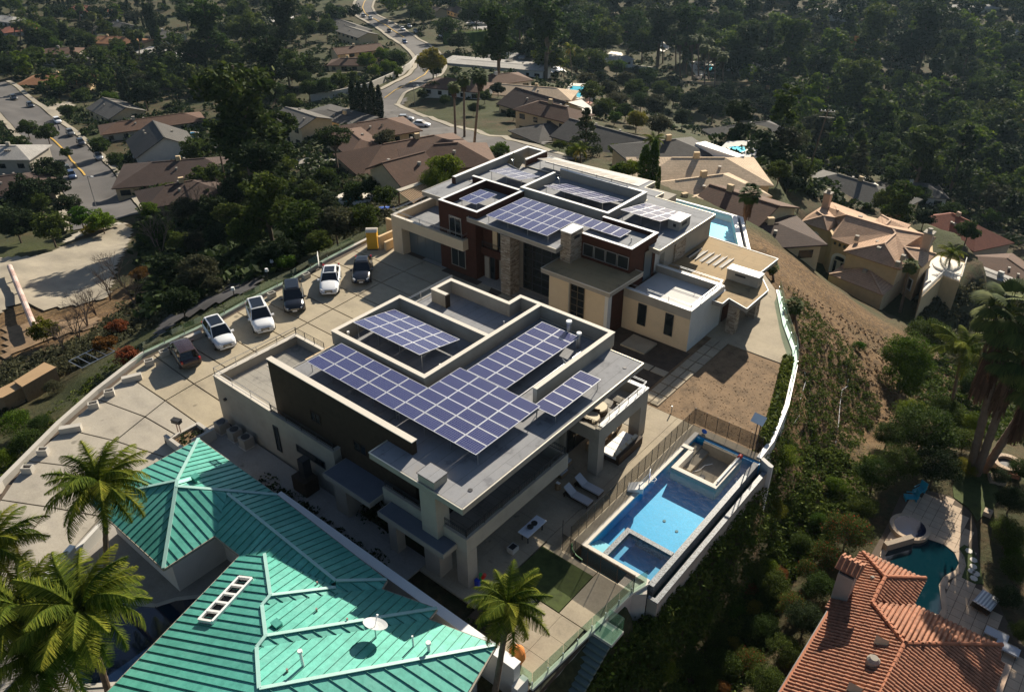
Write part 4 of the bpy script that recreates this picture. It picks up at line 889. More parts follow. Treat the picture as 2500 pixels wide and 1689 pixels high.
# roofs
slab_roof(hb, [(-49.0, 52.2), (-38.2, 52.0), (-38.25, 53.7), (-37.5, 59.2), (-37.5, 60), (-48.5, 60), (-49.0, 59.5)], 6.5, top=membrane_b)
part('roof_deck', hb, membrane_b, (-52.8, -48.4, 52.7, 59.2, 6.1, 6.35), (-57.0, -48.6, 59.6, 66.5, 6.1, 6.4), (-48.3, -38.3, 60.0, 66.4, 6.1, 6.45))
slab_roof(hb, [(-57.1, 54.3), (-53.05, 54.3), (-53.05, 59.5), (-57.1, 59.5)], 6.45, top=membrane_b)
parapet(hb, [(-53.0, -48.22, 52.5, 52.75), (-53.0, -52.75, 52.76, 59.3), (-48.2, -47.95, 52.5, 59.6), (-54.7, -48.21, 59.35, 59.6)], 6.1, 7.2, wall=siding, capm=white_hot)
parapet(hb, [(-56.2, -55.85, 58.0, 70.4), (-55.84, -53.4, 70.1, 70.4), (-53.65, -53.4, 66.8, 70.09)], 6.1, 7.2, wall=stucco, capm=white_hot)
part('wall', hb, siding, (-53.38, -53.3, 66.7, 70.4, 6.1, 7.1), (-56.28, -56.2, 57.9, 59.0, 6.1, 7.1), (-56.2, -55.8, 57.85, 57.99, 6.1, 7.12))
MB().add([(-55.8, 66.3, 6.42), (-53.5, 65.6, 6.42), (-53.5, 66.7, 7.3), (-55.8, 67.4, 7.3)], [(0, 1, 2, 3)]).build('roof_membrane', tan_roof, hb)
for k in range(3): MB().box(-56.25, -56.05, 59.5+.55*k-1.2, 59.9+.55*k-1.2, 6.45, 6.95).build('meter_box', white_paint, hb)
parapet(hb, [(-48.5, -38.22, 59.72, 59.98), (-48.5, -48.24, 59.99, 65.2), (-48.5, -38.22, 66.35, 66.6), (-38.21, -37.95, 59.72, 66.6)], 6.2, 7.4, wall=stucco, capm=white_hot)
part('wall', hb, stucco, (-57.0, -31.9, 60.2, 69.0, -.5, 6.05), (-48, -37, 69.0, 71.0, -.5, 6.0))
slab_roof(hb, [(-53.4, 70.9), (-50.8, 70.8), (-39.9, 71.5), (-39.9, 69.4), (-37.6, 69.4), (-37.7, 67.9), (-31.0, 67.8), (-31.0, 57.5), (-32.4, 57.7), (-37.9, 58.6), (-37.9, 66.7), (-53.3, 66.7)], 6.5, top=membrane_b)
MB().prism([(-52.5, 69.0), (-40.5, 69.2), (-40.4, 71.3), (-52.5, 70.7)], 6.505, 6.56).build('pale_roofing', tan_roof_w, hb)
MB().prism([(-39.9, 69.42), (-37.7, 69.38), (-37.75, 67.95), (-39.9, 67.9)], 6.51, 6.53).build('pale_roofing', membrane_b, hb)
# clerestory box with red-brown wall and white cap
part('wall', hb, siding, (-38.0, -32.2, 54.7, 59.0, 3.0, 6.85))
part('roof_deck', hb, membrane_b, (-37.8, -32.4, 54.9, 58.8, 6.852, 6.95))
parapet(hb, [(-37.9, -32.1, 54.62, 54.87), (-32.36, -32.1, 54.88, 59.0), (-37.9, -32.37, 58.75, 59.0)], 6.86, 7.4, wall=siding, capm=white_hot)
for k in range(4): window(hb, -37.1+1.22*k, -35.95+1.22*k, 54.6, 0, 5.35, 6.55, 1, 1, 'y', -1, frame=steel)
stone_col(hb, -38.45, -37.35, 53.0, 54.8, 4.5, 7.85); part('chimney_cap', hb, white_hot, (-38.5, -37.3, 52.95, 54.85, 7.852, 7.93)); part('slot', hb, dark, (-37.345, -37.32, 53.5, 54.3, 7.15, 7.45))
# tan roofed block in front
slab_roof(hb, [(-38.8, 50.65), (-31.5, 50.6), (-31.4, 55.7), (-38.8, 55.6)], 5.0, .4, top=tan_roof)
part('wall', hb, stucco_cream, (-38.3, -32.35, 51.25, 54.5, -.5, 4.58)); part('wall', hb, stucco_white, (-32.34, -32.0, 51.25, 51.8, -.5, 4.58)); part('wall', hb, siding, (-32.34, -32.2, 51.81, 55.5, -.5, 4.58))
window(hb, -35.9, -34.4, 51.22, 0, .9, 4.3, 2, 5, 'y', -1, frame=simple('bronze_frame', (.16, .12, .07), .5, .1))
part('reveal', hb, stucco, (-36.05, -35.93, 51.1, 51.24, .8, 4.4))
# white roofed low wing
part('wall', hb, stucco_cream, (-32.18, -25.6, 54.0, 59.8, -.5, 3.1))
part('wall', hb, stucco_white, (-25.598, -25.58, 54.0, 59.8, -.5, 3.95))
part('roof_deck', hb, tan_roof_w, (-32.0, -25.8, 54.2, 59.6, 3.1, 3.25))
parapet(hb, [(-32.2, -25.6, 54.0, 54.28), (-25.88, -25.6, 54.29, 59.5), (-32.2, -25.6, 59.51, 59.8), ], 3.1, 3.96, capm=white_hot)
railing(hb, [(-32.1, 54.12), (-25.72, 54.12), (-25.72, 59.7), (-32.1, 59.7)], 3.97, .5, 3, 2.2)
window(hb, -30.6, -29.75, 53.98, 0, .9, 3.0, 1, 1, 'y', -1); window(hb, -27.9, -27.1, 53.98, 0, .9, 3.0, 1, 1, 'y', -1)
# right wing under the slab, terraces
part('wall', hb, stucco_white, (-38, -32.35, 58.5, 66.4, 3.2, 6.1), (-33.5, -32.3, 60.7, 61.0, -.5, 6.1))
stone_col(hb, -32.4, -31.75, 61.9, 63.8, 3.2, 6.1); window(hb, -32.33, 0, 61.1, 61.6, 4.2, 5.6, 1, 1, 'x', 1); window(hb, -32.33, 0, 64.9, 65.7, 4.2, 5.6, 1, 1, 'x', 1)
window(hb, -32.19, 0, 57.0, 58.4, 3.2, 6.2, 1, 1, 'x', 1, glass=win_grey)
part('parapet', hb, stucco_white, (-32.2, -25.6, 59.82, 60.1, 2.6, 3.75))
part('stone_box', hb, stucco, (-32.95, -31.75, 62.15, 64.15, 6.5, 7.38)); part('chimney_cap', hb, white_hot, (-33.0, -31.7, 62.1, 64.2, 7.382, 7.45)); part('slot', hb, dark, (-31.745, -31.73, 62.6, 63.5, 6.85, 7.15), (-32.4, -32.1, 62.14, 62.148, 6.8, 7.1))
# tan terrace roof with slots
ty0 = 3.4
def tanroof(poly): slab_roof(hb, poly, ty0, .4, top=tan_roof, edge=fascia, line=white_hot)
tanroof([(-32.2, 60.15), (-25.55, 60.15), (-25.55, 57.7), (-24.6, 57.7), (-24.6, 58.9), (-22.6, 58.2), (-22.6, 62.4), (-24.6, 65.0), (-24.55, 68.8), (-33.5, 69.3), (-33.5, 66.6), (-32.2, 66.5)])
for k in range(6):
    x0 = -31.5+.68*k; MB().box(x0, x0+.34, 63.7, 65.95, 3.403, 3.412).build('skylight', dark, hb); MB().box(x0+.35, x0+.42, 63.6, 66.05, 3.403, 3.55).build('skylight_kerb', coping, hb)
part('chimney', hb, stucco, (-26.5, -23.5, 62.05, 63.05, 3.42, 4.42)); part('chimney_cap', hb, white_hot, (-26.55, -23.45, 62.0, 63.1, 4.422, 4.5)); part('slot', hb, dark, (-25.7, -24.7, 62.035, 62.045, 4.0, 4.2))
stone_col(hb, -24.55, -23.75, 59.0, 59.7, -.3, 3.0); stone_col(hb, -24.4, -23.55, 62.7, 63.6, -.3, 3.0)
part('wall', hb, stucco, (-32, -25.7, 60.15, 68, -.5, 2.98))
part('wall', hb, siding, (-25.68, -25.6, 60.4, 61.8, -.3, 2.6))
# its solar arrays
solar('grey blue solar array of seven by three panels at the front of the far roof', 7, 3, -46.75, 52.45, 7.25, 1.035, 1.9, roof=6.5)
solar('single row of five solar panels beside the stone chimney on the far roof', 5, 1, -39.5, 56.25, 7.25, 1.035, 1.85, roof=6.9)
solar('bright solar array of sixteen tilted panels in the walled middle of the far roof', 4, 4, -46.35, 60.75, 7.75, 1.75, 1.0, ty=math.radians(14), roof=6.45)
solar('pale shining solar array of twelve tilted panels at the right of the far roof', 4, 3, -37.3, 60.8, 7.6, 1.07, 1.6, ty=math.radians(10), roof=6.5)
solar('solar array of eight tilted panels at the back left of the far roof', 4, 2, -53.6, 60.8, 7.6, 1.06, 1.65, ty=math.radians(10), roof=6.4)
solar('small solar array of four panels in the walled left corner of the far roof', 2, 2, -51.6, 54.0, 7.15, 1.1, 1.6, roof=6.35)
t = thing('roof_canopy', 'long low tilted solar rack along the back of the far roof', 'solar array', (-46, 68, 6.5), group='solar arrays')
MB().add([(-51.9, 66.7, 7.65), (-40.2, 66.9, 7.65), (-40.2, 69.0, 7.15), (-51.9, 68.9, 7.15)], [(0, 1, 2, 3)]).build('panel_sheet', simple('rack_back', (.20, .17, .14), .4, .2), t)
mb_ = MB()
for k in range(12): mb_.bar((-51.8+1.05*k, 66.72, 7.66), (-51.8+1.05*k, 68.9, 7.17), .05, .03)
mb_.build('panel_frame', pv_frame, t)
mb_ = MB()
for k in range(7): mb_.tube([(-51.6+1.85*k, 66.9, 6.5), (-51.6+1.85*k, 66.9, 7.62)], .03, 6)
mb_.build('support_rack', steel, t)
pipe('thin pipe on the walled roof by the far clerestory', -33.4, 56.6, 6.95, .45, .05); dish('small white dish behind the panels at the back left of the far roof', -54.6, 66.0, 6.45, .3, math.radians(200), .5, .5, white_paint)
dish('small round dish in the walled middle of the far roof', -47.3, 64.7, 6.5, .28, math.radians(200), .5, .5, white_paint)

# ================================================================== GREEN ROOFED HOUSE
def lineseg(poly, n, d):
    pts = []
    m_ = len(poly)
    for i in range(m_):
        a, b_ = poly[i], poly[(i+1) % m_]; da = n[0]*a[0]+n[1]*a[1]-d; db = n[0]*b_[0]+n[1]*b_[1]-d
        if (da < 0) != (db < 0): t_ = da/(da-db); pts.append(tuple(a[k]+t_*(b_[k]-a[k]) for k in range(3)))
    return pts
def seamface(parent, poly, dr, sp_, mat=None, rib=None, name='roof_panel', rh=.055, rw=.022, phase=0.):
    dr = np.array(dr)/np.linalg.norm(dr); n_ = (-dr[1], dr[0]); ks = [n_[0]*p[0]+n_[1]*p[1] for p in poly]
    k = math.floor((min(ks)-phase)/sp_)
    while k*sp_+phase < max(ks):
        lo, hi = k*sp_+phase, (k+1)*sp_+phase; k += 1
        q = clip(clip(poly, n_, hi), (-n_[0], -n_[1]), -lo)
        if len(q) < 3: continue
        dz = rnd.uniform(-.004, .004)
        c = [(p[0], p[1], p[2]+dz) for p in q]; ln = len(c)
        mb = MB(); mb.add(c+[(p[0], p[1], p[2]-.03) for p in c], [tuple(range(ln)), tuple(range(2*ln-1, ln-1, -1))]); mb.build(name, mat or green_m, parent)
        s_ = lineseg(poly, n_, hi)
        s_.sort(key=lambda p: p[0]*dr[0]+p[1]*dr[1])
        for a, b_ in zip(s_[::2], s_[1::2]):
            if math.dist(a, b_) > .15: MB().bar((a[0], a[1], a[2]+rh*.45), (b_[0], b_[1], b_[2]+rh*.45), rw, rh).build('seam', rib or green_seam_shade, parent)
def plane_hit(px, py, p0, nrm):
    d = ray(px, py); t_ = float(np.dot(nrm, np.array(p0)-CP)/np.dot(nrm, d)); p = CP+t_*d; return tuple(float(v) for v in p)
def ridge(parent, a, b_, wd=.2, mat=None, h=.05, name='ridge_cap'):
    return MB().bar((a[0], a[1], a[2]+h), (b_[0], b_[1], b_[2]+h), wd, .06).build(name, mat or green_ridge, parent)
hg = thing('green_roofed_house', 'house with mint green standing seam metal roof in hips and valleys', 'house', (-30, 12, 0))
ZE = 3.0
px0, px1, py0, py1 = -43.6, -34.95, 11.6, 19.25; AP = (-39.3, 15.4, 4.35)
cs = [(px0, py0, ZE), (px1, py0, ZE), (px1, py1, ZE), (px0, py1, ZE)]
AP2 = (-38.9, 15.1, 4.33)
seamface(hg, [cs[0], cs[1], AP2, AP], (0, 1), .5); seamface(hg, [cs[2], cs[3], AP, AP2], (0, 1), .5); seamface(hg, [cs[3], cs[0], AP], (1, 0), .5)
vi = (px1, 14.85, ZE); RS = (px1-1.7, 17.0, 3.72)
seamface(hg, [cs[1], vi, RS, AP2], (1, 0), .5); seamface(hg, [RS, cs[2], AP2], (1, 0), .5)
for c_ in cs: ridge(hg, AP if c_[0] < -40 else AP2, c_, .2)
ridge(hg, AP, AP2)
# main block: west eave line and slope
W0 = P(586, 1355, ZE); W1 = P(264, 1686, ZE); e1 = np.array(W1[:2])-np.array(W0[:2]); e1 /= np.linalg.norm(e1); e2 = np.array((-e1[1], e1[0]))
wn = np.array((-e2[0]/3, -e2[1]/3, 1.0))
WH = lambda x, y: plane_hit(x, y, W0, wn)
A_, B_, B2, C_, C2, D_ = WH(646, 1352), WH(660.5, 1453), WH(640, 1477), WH(649, 1552), WH(627, 1580), WH(633, 1681)
E1, N1, E2, N2, E3, E4 = [P(*q_, ZE) for q_ in ((944, 1415), (931, 1437), (1066.6, 1485), (1046, 1511), (1211.5, 1574), (1141, 1689))]
Q_ = P(820, 1418, 3.74); Qb = P(820, 1434, 3.55); V1 = P(807, 1425, 3.6); S1 = P(842, 1444, 3.42)
ext = 6.0
W2 = (W1[0]+e1[0]*ext, W1[1]+e1[1]*ext, ZE); D2 = (D_[0]+e1[0]*ext, D_[1]+e1[1]*ext, D_[2]); E5 = (E4[0]+e1[0]*ext, E4[1]+e1[1]*ext, ZE)
nd = tuple(-e1)
seamface(hg, [(px1, py1, ZE), E1, Q_, RS], (0, 1), .5)
seamface(hg, [vi, RS, Q_, V1, A_, (W0[0], W0[1], ZE)], (0, 1), .5)
seamface(hg, [W0, A_, B_, B2, C_, C2, D_, D2, W2], tuple(e2), .5)
seamface(hg, [A_, B_, Qb, V1], nd, .5); seamface(hg, [B2, C_, E2, N1, S1], nd, .5); seamface(hg, [C2, D_, E3, N2], nd, .5)
seamface(hg, [B_, Qb, S1, (B2[0]+.05, B2[1], B2[2]-.02)], tuple(e2), .5); seamface(hg, [C_, E2, N2, (C2[0]+.05, C2[1], C2[2]-.02)], tuple(e2), .5); seamface(hg, [Q_, E1, N1, S1, Qb], tuple(e2), .5)
seamface(hg, [D_, E3, E4, E5, D2], tuple(e2), .62)
for a, b_ in ((RS, Q_), (A_, B_), (B_, Qb), (B2, C_), (C_, E2), (C2, D_), (D_, E3), (Q_, E1), (B_, B2), (C_, C2)): ridge(hg, a, b_, .18)
# eaves: fascia and walls
def fasc(a, b_, mat=None): MB().bar((a[0], a[1], ZE-.09), (b_[0], b_[1], ZE-.09), .09, .17).build('gutter', mat or wood_grey, hg)
for a, b_ in ((cs[0], cs[1]), (cs[0], cs[3]), (cs[3], cs[2]), (cs[1], vi), (vi, W0), (W0, W2), (E1, (px1, py1, ZE)), (E1, N1), (N1, E2), (E2, N2), (N2, E3), (E3, E5)): fasc(a, b_)
house_in = lambda p, k=.0: (p[0], p[1])
MB().prism([(px0+.7, py0+.7), (px1-.7, py0+.7), (px1-.7, py1-.7), (px0+.7, py1-.7)], -.5, ZE-.1).build('wall', stucco_white, hg)
MB().prism([(px1-.7, 15.5), (W0[0]+1, 15.5), (N1[0]-.6, N1[1]-1.2), (E1[0]-.5, E1[1]-.7), (px1-.7, py1-.7)], -.5, ZE-.12).build('wall', stucco_white, hg)
MB().prism([(W0[0]+e2[0]*.7, W0[1]+.0), (W2[0]+e2[0]*.7, W2[1]), (E5[0]-e2[0]*.6, E5[1]), (E3[0]-.6, E3[1]-.9), (N2[0]-.5, N2[1]-.8), (E2[0]-.6, E2[1]-1.0), (N1[0]-.4, N1[1]-1)], -3.5, ZE-.14).build('wall', stucco_white, hg)
# skylight ladder
u1, u2 = np.array([*e1, 0]), np.array([e2[0], e2[1], 1/3.]); u2 = u2/np.linalg.norm(u2)
s0 = np.array(WH(585, 1413)); L1 = 3.0
sk = thing('skylight', 'long white framed skylight with four crossbars set in the mint green roof', 'skylight', tuple(s0))
f = lambda a, b_, c_=0: tuple(s0+u1*a+u2*b_+np.array((0, 0, c_)))
sl_, sw_ = 3.05, 1.0
MB().quad(f(0, 0, .03), f(sl_, 0, .03), f(sl_, sw_, .03), f(0, sw_, .03)).build('opening', dark, sk)
for a, b_ in ((f(0, 0, .12), f(sl_, 0, .12)), (f(0, sw_, .12), f(sl_, sw_, .12)), (f(0, 0, .12), f(0, sw_, .12)), (f(sl_, 0, .12), f(sl_, sw_, .12))): MB().bar(a, b_, .12, .22).build('frame', white_paint, sk)
for k in range(1, 5): MB().bar(f(sl_*k/5, .06, .16), f(sl_*k/5, sw_-.06, .16), .13, .14).build('crossbar', white_paint, sk)
# roof vents, dish
def onp(px, py, poly):
    a, b_, c_ = (np.array(p) for p in poly[:3]); return plane_hit(px, py, a, np.cross(b_-a, c_-a))
R4p = lambda x, y: (600+x*.31847, 1189+y*.31847)
P1p, P2p, P3p = [A_, B_, Qb], [B2, C_, E2], [C2, D_, E3]
for lb, q_, pl, h_, r_ in (('tall white ball topped pipe on the mint roof near its lower ridge', (440, 1370), P3p, 1.0, .07), ('thin curved white pipe on the mint roof beside the satellite dish', (1285, 1220), P3p, .8, .05), ('short grey vent pipe right of the curved one on the mint roof', (1405, 1255), P3p, .55, .08)):
    p = onp(*R4p(*q_), pl); t = pipe(lb, p[0], p[1], p[2], h_, r_, r_*1.7 if r_ > .055 else 0, white_paint)
for lb, q_, pl in (('little dark pipe left of the ball topped pipe on the mint roof', (320, 1415), P3p), ('little rusty pipe in the middle band of the mint roof', (545, 950), P2p), ('little rusty pipe near the hip above the satellite dish', (780, 1025), P2p), ('little dark pipe in the shaded part of the upper mint slope', (550, 745), P1p)):
    p = onp(*R4p(*q_), pl); pipe(lb, p[0], p[1], p[2], .22, .05, 0, rust_pipe)
p = onp(*R4p(1000, 1150), P3p); dish('large round satellite dish casting an oval shadow on the mint green roof', p[0], p[1], p[2], .62, math.radians(100), math.radians(62), .75)
for lb, p in (('small dark box vent on the sunny slope of the mint pavilion roof', P(478, 1168, 4.1)), ('small dark box vent on the middle band of the mint roof', onp(*R4p(240, 1060), P2p))):
    t = thing('box_vent', lb, 'roof vent', p); MB().box(p[0]-.22, p[0]+.22, p[1]-.18, p[1]+.18, p[2]-.05, p[2]+.2).build('vent_box', green_m, t); MB().box(p[0]-.24, p[0]+.24, p[1]-.2, p[1]+.2, p[2]+.2, p[2]+.23).build('vent_lid', green_m, t)
# white boundary wall between the two gardens
bw = thing('boundary_wall', 'long white wall running between the mint green roof and the modern house', 'wall', (-25, 19.8, 0))
MB().box(-36.0, -16.3, 19.62, 20.12, -3.8, 2.0).build('wall_face', stucco_white, bw); MB().box(-36.0, -16.28, 19.58, 20.16, 2.002, 2.06).build('wall_cap', white_paint, bw)
MB().box(-16.28, -15.9, 19.4, 20.3, -3.8, .9).build('wall_pier', stucco_white, bw); MB().box(-16.27, -15.9, 17.0, 19.39, -3.8, .5).build('wall_face', stucco_white, bw)
# low walls and the planter at the driveway side
lw = thing('garden_wall', 'low pale walls round a small planted bed between driveway and mint roof', 'wall', (-46, 20, 0))
for b_ in ((-48.6, -46.6, 21.55, 21.8, -.5, .45), (-46.6, -46.35, 20.0, 21.8, -.5, .9), (-48.8, -45.4, 19.1, 19.35, -.5, .7), (-45.4, -45.15, 18.6, 19.35, -.5, 1.5), (-48.85, -48.6, 19.1, 21.8, -.5, .3)): MB().box(*b_).build('wall_length', concrete_wall, lw)
MB().box(-48.6, -46.6, 19.35, 21.55, -.3, .1).build('planting_bed', soil, lw)
# courtyard of the green house with dark pool
ct = struct('courtyard')
MB().prism([P(*q_)[:2] for q_ in ((30, 1500), (92, 1432), (178, 1338), (255, 1258), (300, 1200), (380, 1130), (480, 1080))]+[(-30, 19.5), (-29, 3), (-38, -8)], -.4, .006).build("courtyard_paving", patio_dark, ct)
cp_ = thing('swimming_pool', 'dark unlit pool with curved edge beside the mint green roof', 'pool', (-38, 8, 0))
CPL = [P(*q_, .03)[:2] for q_ in ((275, 1455), (310, 1472), (380, 1478), (430, 1462), (490, 1455), (540, 1440), (420, 1570), (300, 1668), (200, 1675), (150, 1600), (210, 1490))]
MB().prism(CPL, -.1, .03).build('water', glassy('deep_dark_water', (.004, .012, .035), .06), cp_)
for a, b_ in zip(CPL, CPL[1:]+CPL[:1]): MB().bar((*a, .03), (*b_, .03), .25, .07).build('coping_stone', concrete_wall, cp_)
t = thing('garden_wall', 'white stepped wall between the driveway and the feather palms', 'wall', (-46, 9, 0))
q0, q1, q2 = P(92, 1428, 1.3), P(178, 1332, 1.3), P(250, 1255, 1.3)
MB().bar((*q0[:2], .55), (*q1[:2], .55), .25, 1.5).build('wall_face', stucco_white, t); MB().bar((*q1[:2], .35), (*q2[:2], .35), .25, 1.1).build('wall_face', stucco_white, t); MB().bar((*q0[:2], 1.33), (*q1[:2], 1.33), .4, .07).build('wall_cap', white_paint, t)

# ================================================================== CARS
def loft(rows, mb, mi=None, closed=True):
    n_ = len(rows[0]); vs = [p for r_ in rows for p in r_]; fs = []
    for i in range(len(rows)-1):
        for j in range(n_-1): fs.append((i*n_+j, i*n_+j+1, (i+1)*n_+j+1, (i+1)*n_+j))
    fs.append(tuple(range(n_-1, -1, -1))); fs.append(tuple((len(rows)-1)*n_+j for j in range(n_)))
    mb.add(vs, fs, mi)
def make_car(label, loc, heading, pm_, L=4.6, W=1.85, Hh=1.65, kind='suv', roof=None, cat='car', group=None):
    t = thing('parked_car', label, cat, loc, heading, group)
    hl = L/2; suv = kind == 'suv'
    prof = [(-hl, .72, .80), (-hl+.08, .95, .90), (-hl+.4, 1.02 if suv else .98, .97), (-.9, 1.05 if suv else .98, 1), (.55, 1.02 if suv else .95, 1), (1.1, .98 if suv else .92, .99), (hl-.55, .93 if suv else .82, .96), (hl-.18, .82 if suv else .70, .88), (hl, .62, .76)]
    rows = []
    for x, top, wf in prof:
        w_ = W/2*wf; b_ = .30 if abs(x) < hl-.1 else .38
        rows.append([(x, -w_*.86, b_), (x, -w_, b_+.14), (x, -w_*1.0, top-.22), (x, -w_*.93, top-.04), (x, -w_*.6, top+.035), (x, 0, top+.055), (x, w_*.6, top+.035), (x, w_*.93, top-.04), (x, w_, top-.22), (x, w_, b_+.14), (x, w_*.86, b_)])
    mb = MB(); loft(rows, mb); body = mb.build('body', pm_, None, True); body.parent = t
    me_ = body.data
    for p in me_.polygons: p.use_smooth = True
    zb = 1.02 if suv else .95
    if suv: bot = [(-hl+.25, .86), (1.05, .90)]; top = [(-hl+.55, .66), (.25, .70)]
    else: bot = [(-hl+.65, .86), (1.0, .88)]; top = [(-hl+1.25, .62), (.15, .68)]
    def ring(x, wf, z_): w_ = W/2*wf; return (x, -w_, z_), (x, w_, z_)
    b0, b1 = ring(bot[0][0], bot[0][1], zb), ring(bot[1][0], bot[1][1], zb-.02); t0, t1 = ring(top[0][0], top[0][1], Hh-.06), ring(top[1][0], top[1][1], Hh-.05)
    def pc(name, mb_, mat): o_ = mb_.build(name, mat, None); o_.parent = t; return o_
    pc('windscreen', MB().quad(b1[0], b1[1], t1[1], t1[0]), car_glass); pc('rear_window', MB().quad(b0[1], b0[0], t0[0], t0[1]), car_glass)
    for s_ in (0, 1): pc('side_window', MB().quad(*( (b0[s_], b1[s_], t1[s_], t0[s_]) if s_ == 0 else (b1[s_], b0[s_], t0[s_], t1[s_]))), car_glass)
    rb = MB(); e_ = .05
    for xx, z_, wf in ((0, 0, 0),):
        r_rows = []
        for k in range(6):
            f_ = k/5; x = t0[0][0]-.06+(t1[0][0]-t0[0][0]+.1)*f_; w_ = abs(t0[0][1])*(1-f_)+abs(t1[0][1])*f_+.02; zz = Hh-.06+.06*math.sin(math.pi*(.12+.76*f_))
            r_rows.append([(x, -w_, zz-.05), (x, -w_*.93, zz), (x, 0, zz+.03), (x, w_*.93, zz), (x, w_, zz-.05)])
        loft(r_rows, rb)
    pc('roof', rb, pm_)
    if roof: 
        x0_, x1_ = t0[0][0]+.25, t1[0][0]-.12; w_ = abs(t0[0][1])*.82
        pc('glass_roof', MB().box(x0_, x1_, -w_, w_, Hh-.01, Hh+.043), car_glass)
    for a, b_ in ((b0[0], t0[0]), (b0[1], t0[1]), (b1[0], t1[0]), (b1[1], t1[1])): pc('roof_pillar', MB().bar(a, b_, .07, .07), pm_)
    for s_ in (-1, 1):
        xm = -.35; zt = Hh-.07; pc('roof_pillar', MB().bar((xm, s_*W/2*.875, zb), (xm-.05, s_*(abs(t0[0][1])+.01), zt), .06, .05), pm_)
        pc('mirror', MB().box(.72, .88, s_*W/2-.02 if s_ > 0 else -W/2-.18, W/2+.18 if s_ > 0 else -W/2+.02, .95, 1.1), pm_)
        pc('headlight', MB().bar((hl-.30, s_*W/2*.80, .72), (hl-.05, s_*W/2*.60, .68), .12, .15), lamp_m)
        pc('tail_light', MB().box(-hl-.015, -hl+.2, s_*W/2*.80-.09, s_*W/2*.80+.06, .82, 1.05), tail_m)
        for x in (-L*.29, L*.305):
            tb = MB(); tb.tube([(x, s_*(W/2-.2), .34), (x, s_*(W/2+.012), .34)], .34, 16, 0); tb.tube([(x, s_*(W/2+.01), .34), (x, s_*(W/2+.02), .34)], .22, 10, 1); o_ = tb.build('wheel', [tyre_m, rim_m], None); o_.parent = t
    pc('grille', MB().box(hl-.10, hl+.012, -.36, .36, .50, .72), dark_metal); pc('grille_bar', MB().box(hl+.002, hl+.03, -.36, .36, .63, .66), chrome)
    pc('bumper', MB().box(hl-.12, hl+.02, -W/2*.72, W/2*.72, .34, .46), pm_ if pm_ is not car_black else dark); pc('rear_bumper', MB().box(-hl-.03, -hl+.1, -W/2*.78, W/2*.78, .4, .58), dark_metal)
    pc('number_plate', MB().box(hl+.01, hl+.035, -.2, .2, .42, .54), white_paint); return t
def carat(lb, fm, hd, L, *a, **k):
    h_ = math.radians(hd); make_car(lb, (fm[0]-math.cos(h_)*L/2, fm[1]-math.sin(h_)*L/2, 0.004), h_, *a, L=L, **k)
carat('dark maroon sport utility car with its rear towards the houses, nearest the planters', (-55.65-4.45*math.cos(math.radians(-16)), 25.65+4.45*math.sin(math.radians(16)), 0), 164, 4.45, car_maroon, W=1.82, Hh=1.68)
carat('white boxy sport utility car with dark glass roof next to the maroon car', (-55.9, 29.2), -16, 4.5, car_white, W=1.84, Hh=1.68, roof=1)
carat('larger white sport utility car with bonnet vents, second white one from the maroon car', (-55.6, 32.85), -25, 4.8, car_white, W=1.93, Hh=1.75, roof=1)
carat('black sport utility car parked between two white cars', (-56.4, 36.65), -35, 4.75, car_black, W=1.92, Hh=1.7, roof=1)
carat('white saloon car with long dark glass roof parked between two black cars', (-56.7, 40.85), -43, 5.1, car_white, W=1.9, Hh=1.47, kind='sedan', roof=1)
carat('black car parked nearest the yellow toilet', (-55.95, 44.25), -45, 4.8, car_black, W=1.88, Hh=1.58, kind='sedan', roof=1)

# ================================================================== OUTDOOR THINGS ON THE LOT
# portable toilet
t = thing('portable_toilet', 'yellow portable toilet at the corner of the driveway by the garage', 'portable toilet', (-61.6, 50.9, 0), math.radians(-48))
def lp(name, mat, *bx, par=None):
    mb = MB()
    for b_ in bx: mb.box(*b_)
    o_ = mb.build(name, mat, None); o_.parent = par or t; return o_
lp('cabin', yellow_plastic, (-.55, .55, -.55, .55, .1, 2.0)); lp('base', dark, (-.58, .58, -.6, .6, 0, .1)); lp('door', yellow_plastic, (-.42, .42, -.575, -.552, .2, 1.9)); lp('handle', dark_metal, (.3, .36, -.6, -.577, 1.0, 1.15)); lp('sign_sticker', simple('sticker_blue', (.5, .62, .72), .5, .1), (-.25, .25, -.585, -.577, 1.45, 1.75))
mb = MB(); rows = [[(-.58+1.16*k/8, y_, 2.0+.28*math.sin(math.pi*k/8)) for k in range(9)] for y_ in (-.6, .6)]; loft(rows, mb); o = mb.build('roof', simple('toilet_roof', (.55, .5, .42), .5, .1), None); o.parent = t
for k in range(5): lp('wall_rib', yellow_plastic, (.552, .575, -.45+.2*k, -.41+.2*k, .2, 1.95))
t = thing('garden_wall', 'low pale walls behind the yellow toilet beside the garage', 'wall', (-60.5, 52.5, 0))
for b_ in ((-60.9, -60.6, 51.0, 54.8, -.5, 1.5), (-63.4, -60.91, 54.5, 54.8, -.5, 1.7), (-60.2, -59.9, 51.2, 52.6, -.5, 1.0)): MB().box(*b_).build('wall_length', stucco_tan, t)
t = thing('pale_barrel', 'pale round barrel between the low walls by the garage', 'barrel', (-60.3, 51.3, 0)); MB().tube([(-60.4, 52.1, 0), (-60.4, 52.1, .35), (-60.4, 52.1, .7)], [.26, .3, .26], 14).build('barrel_body', cushion, t)
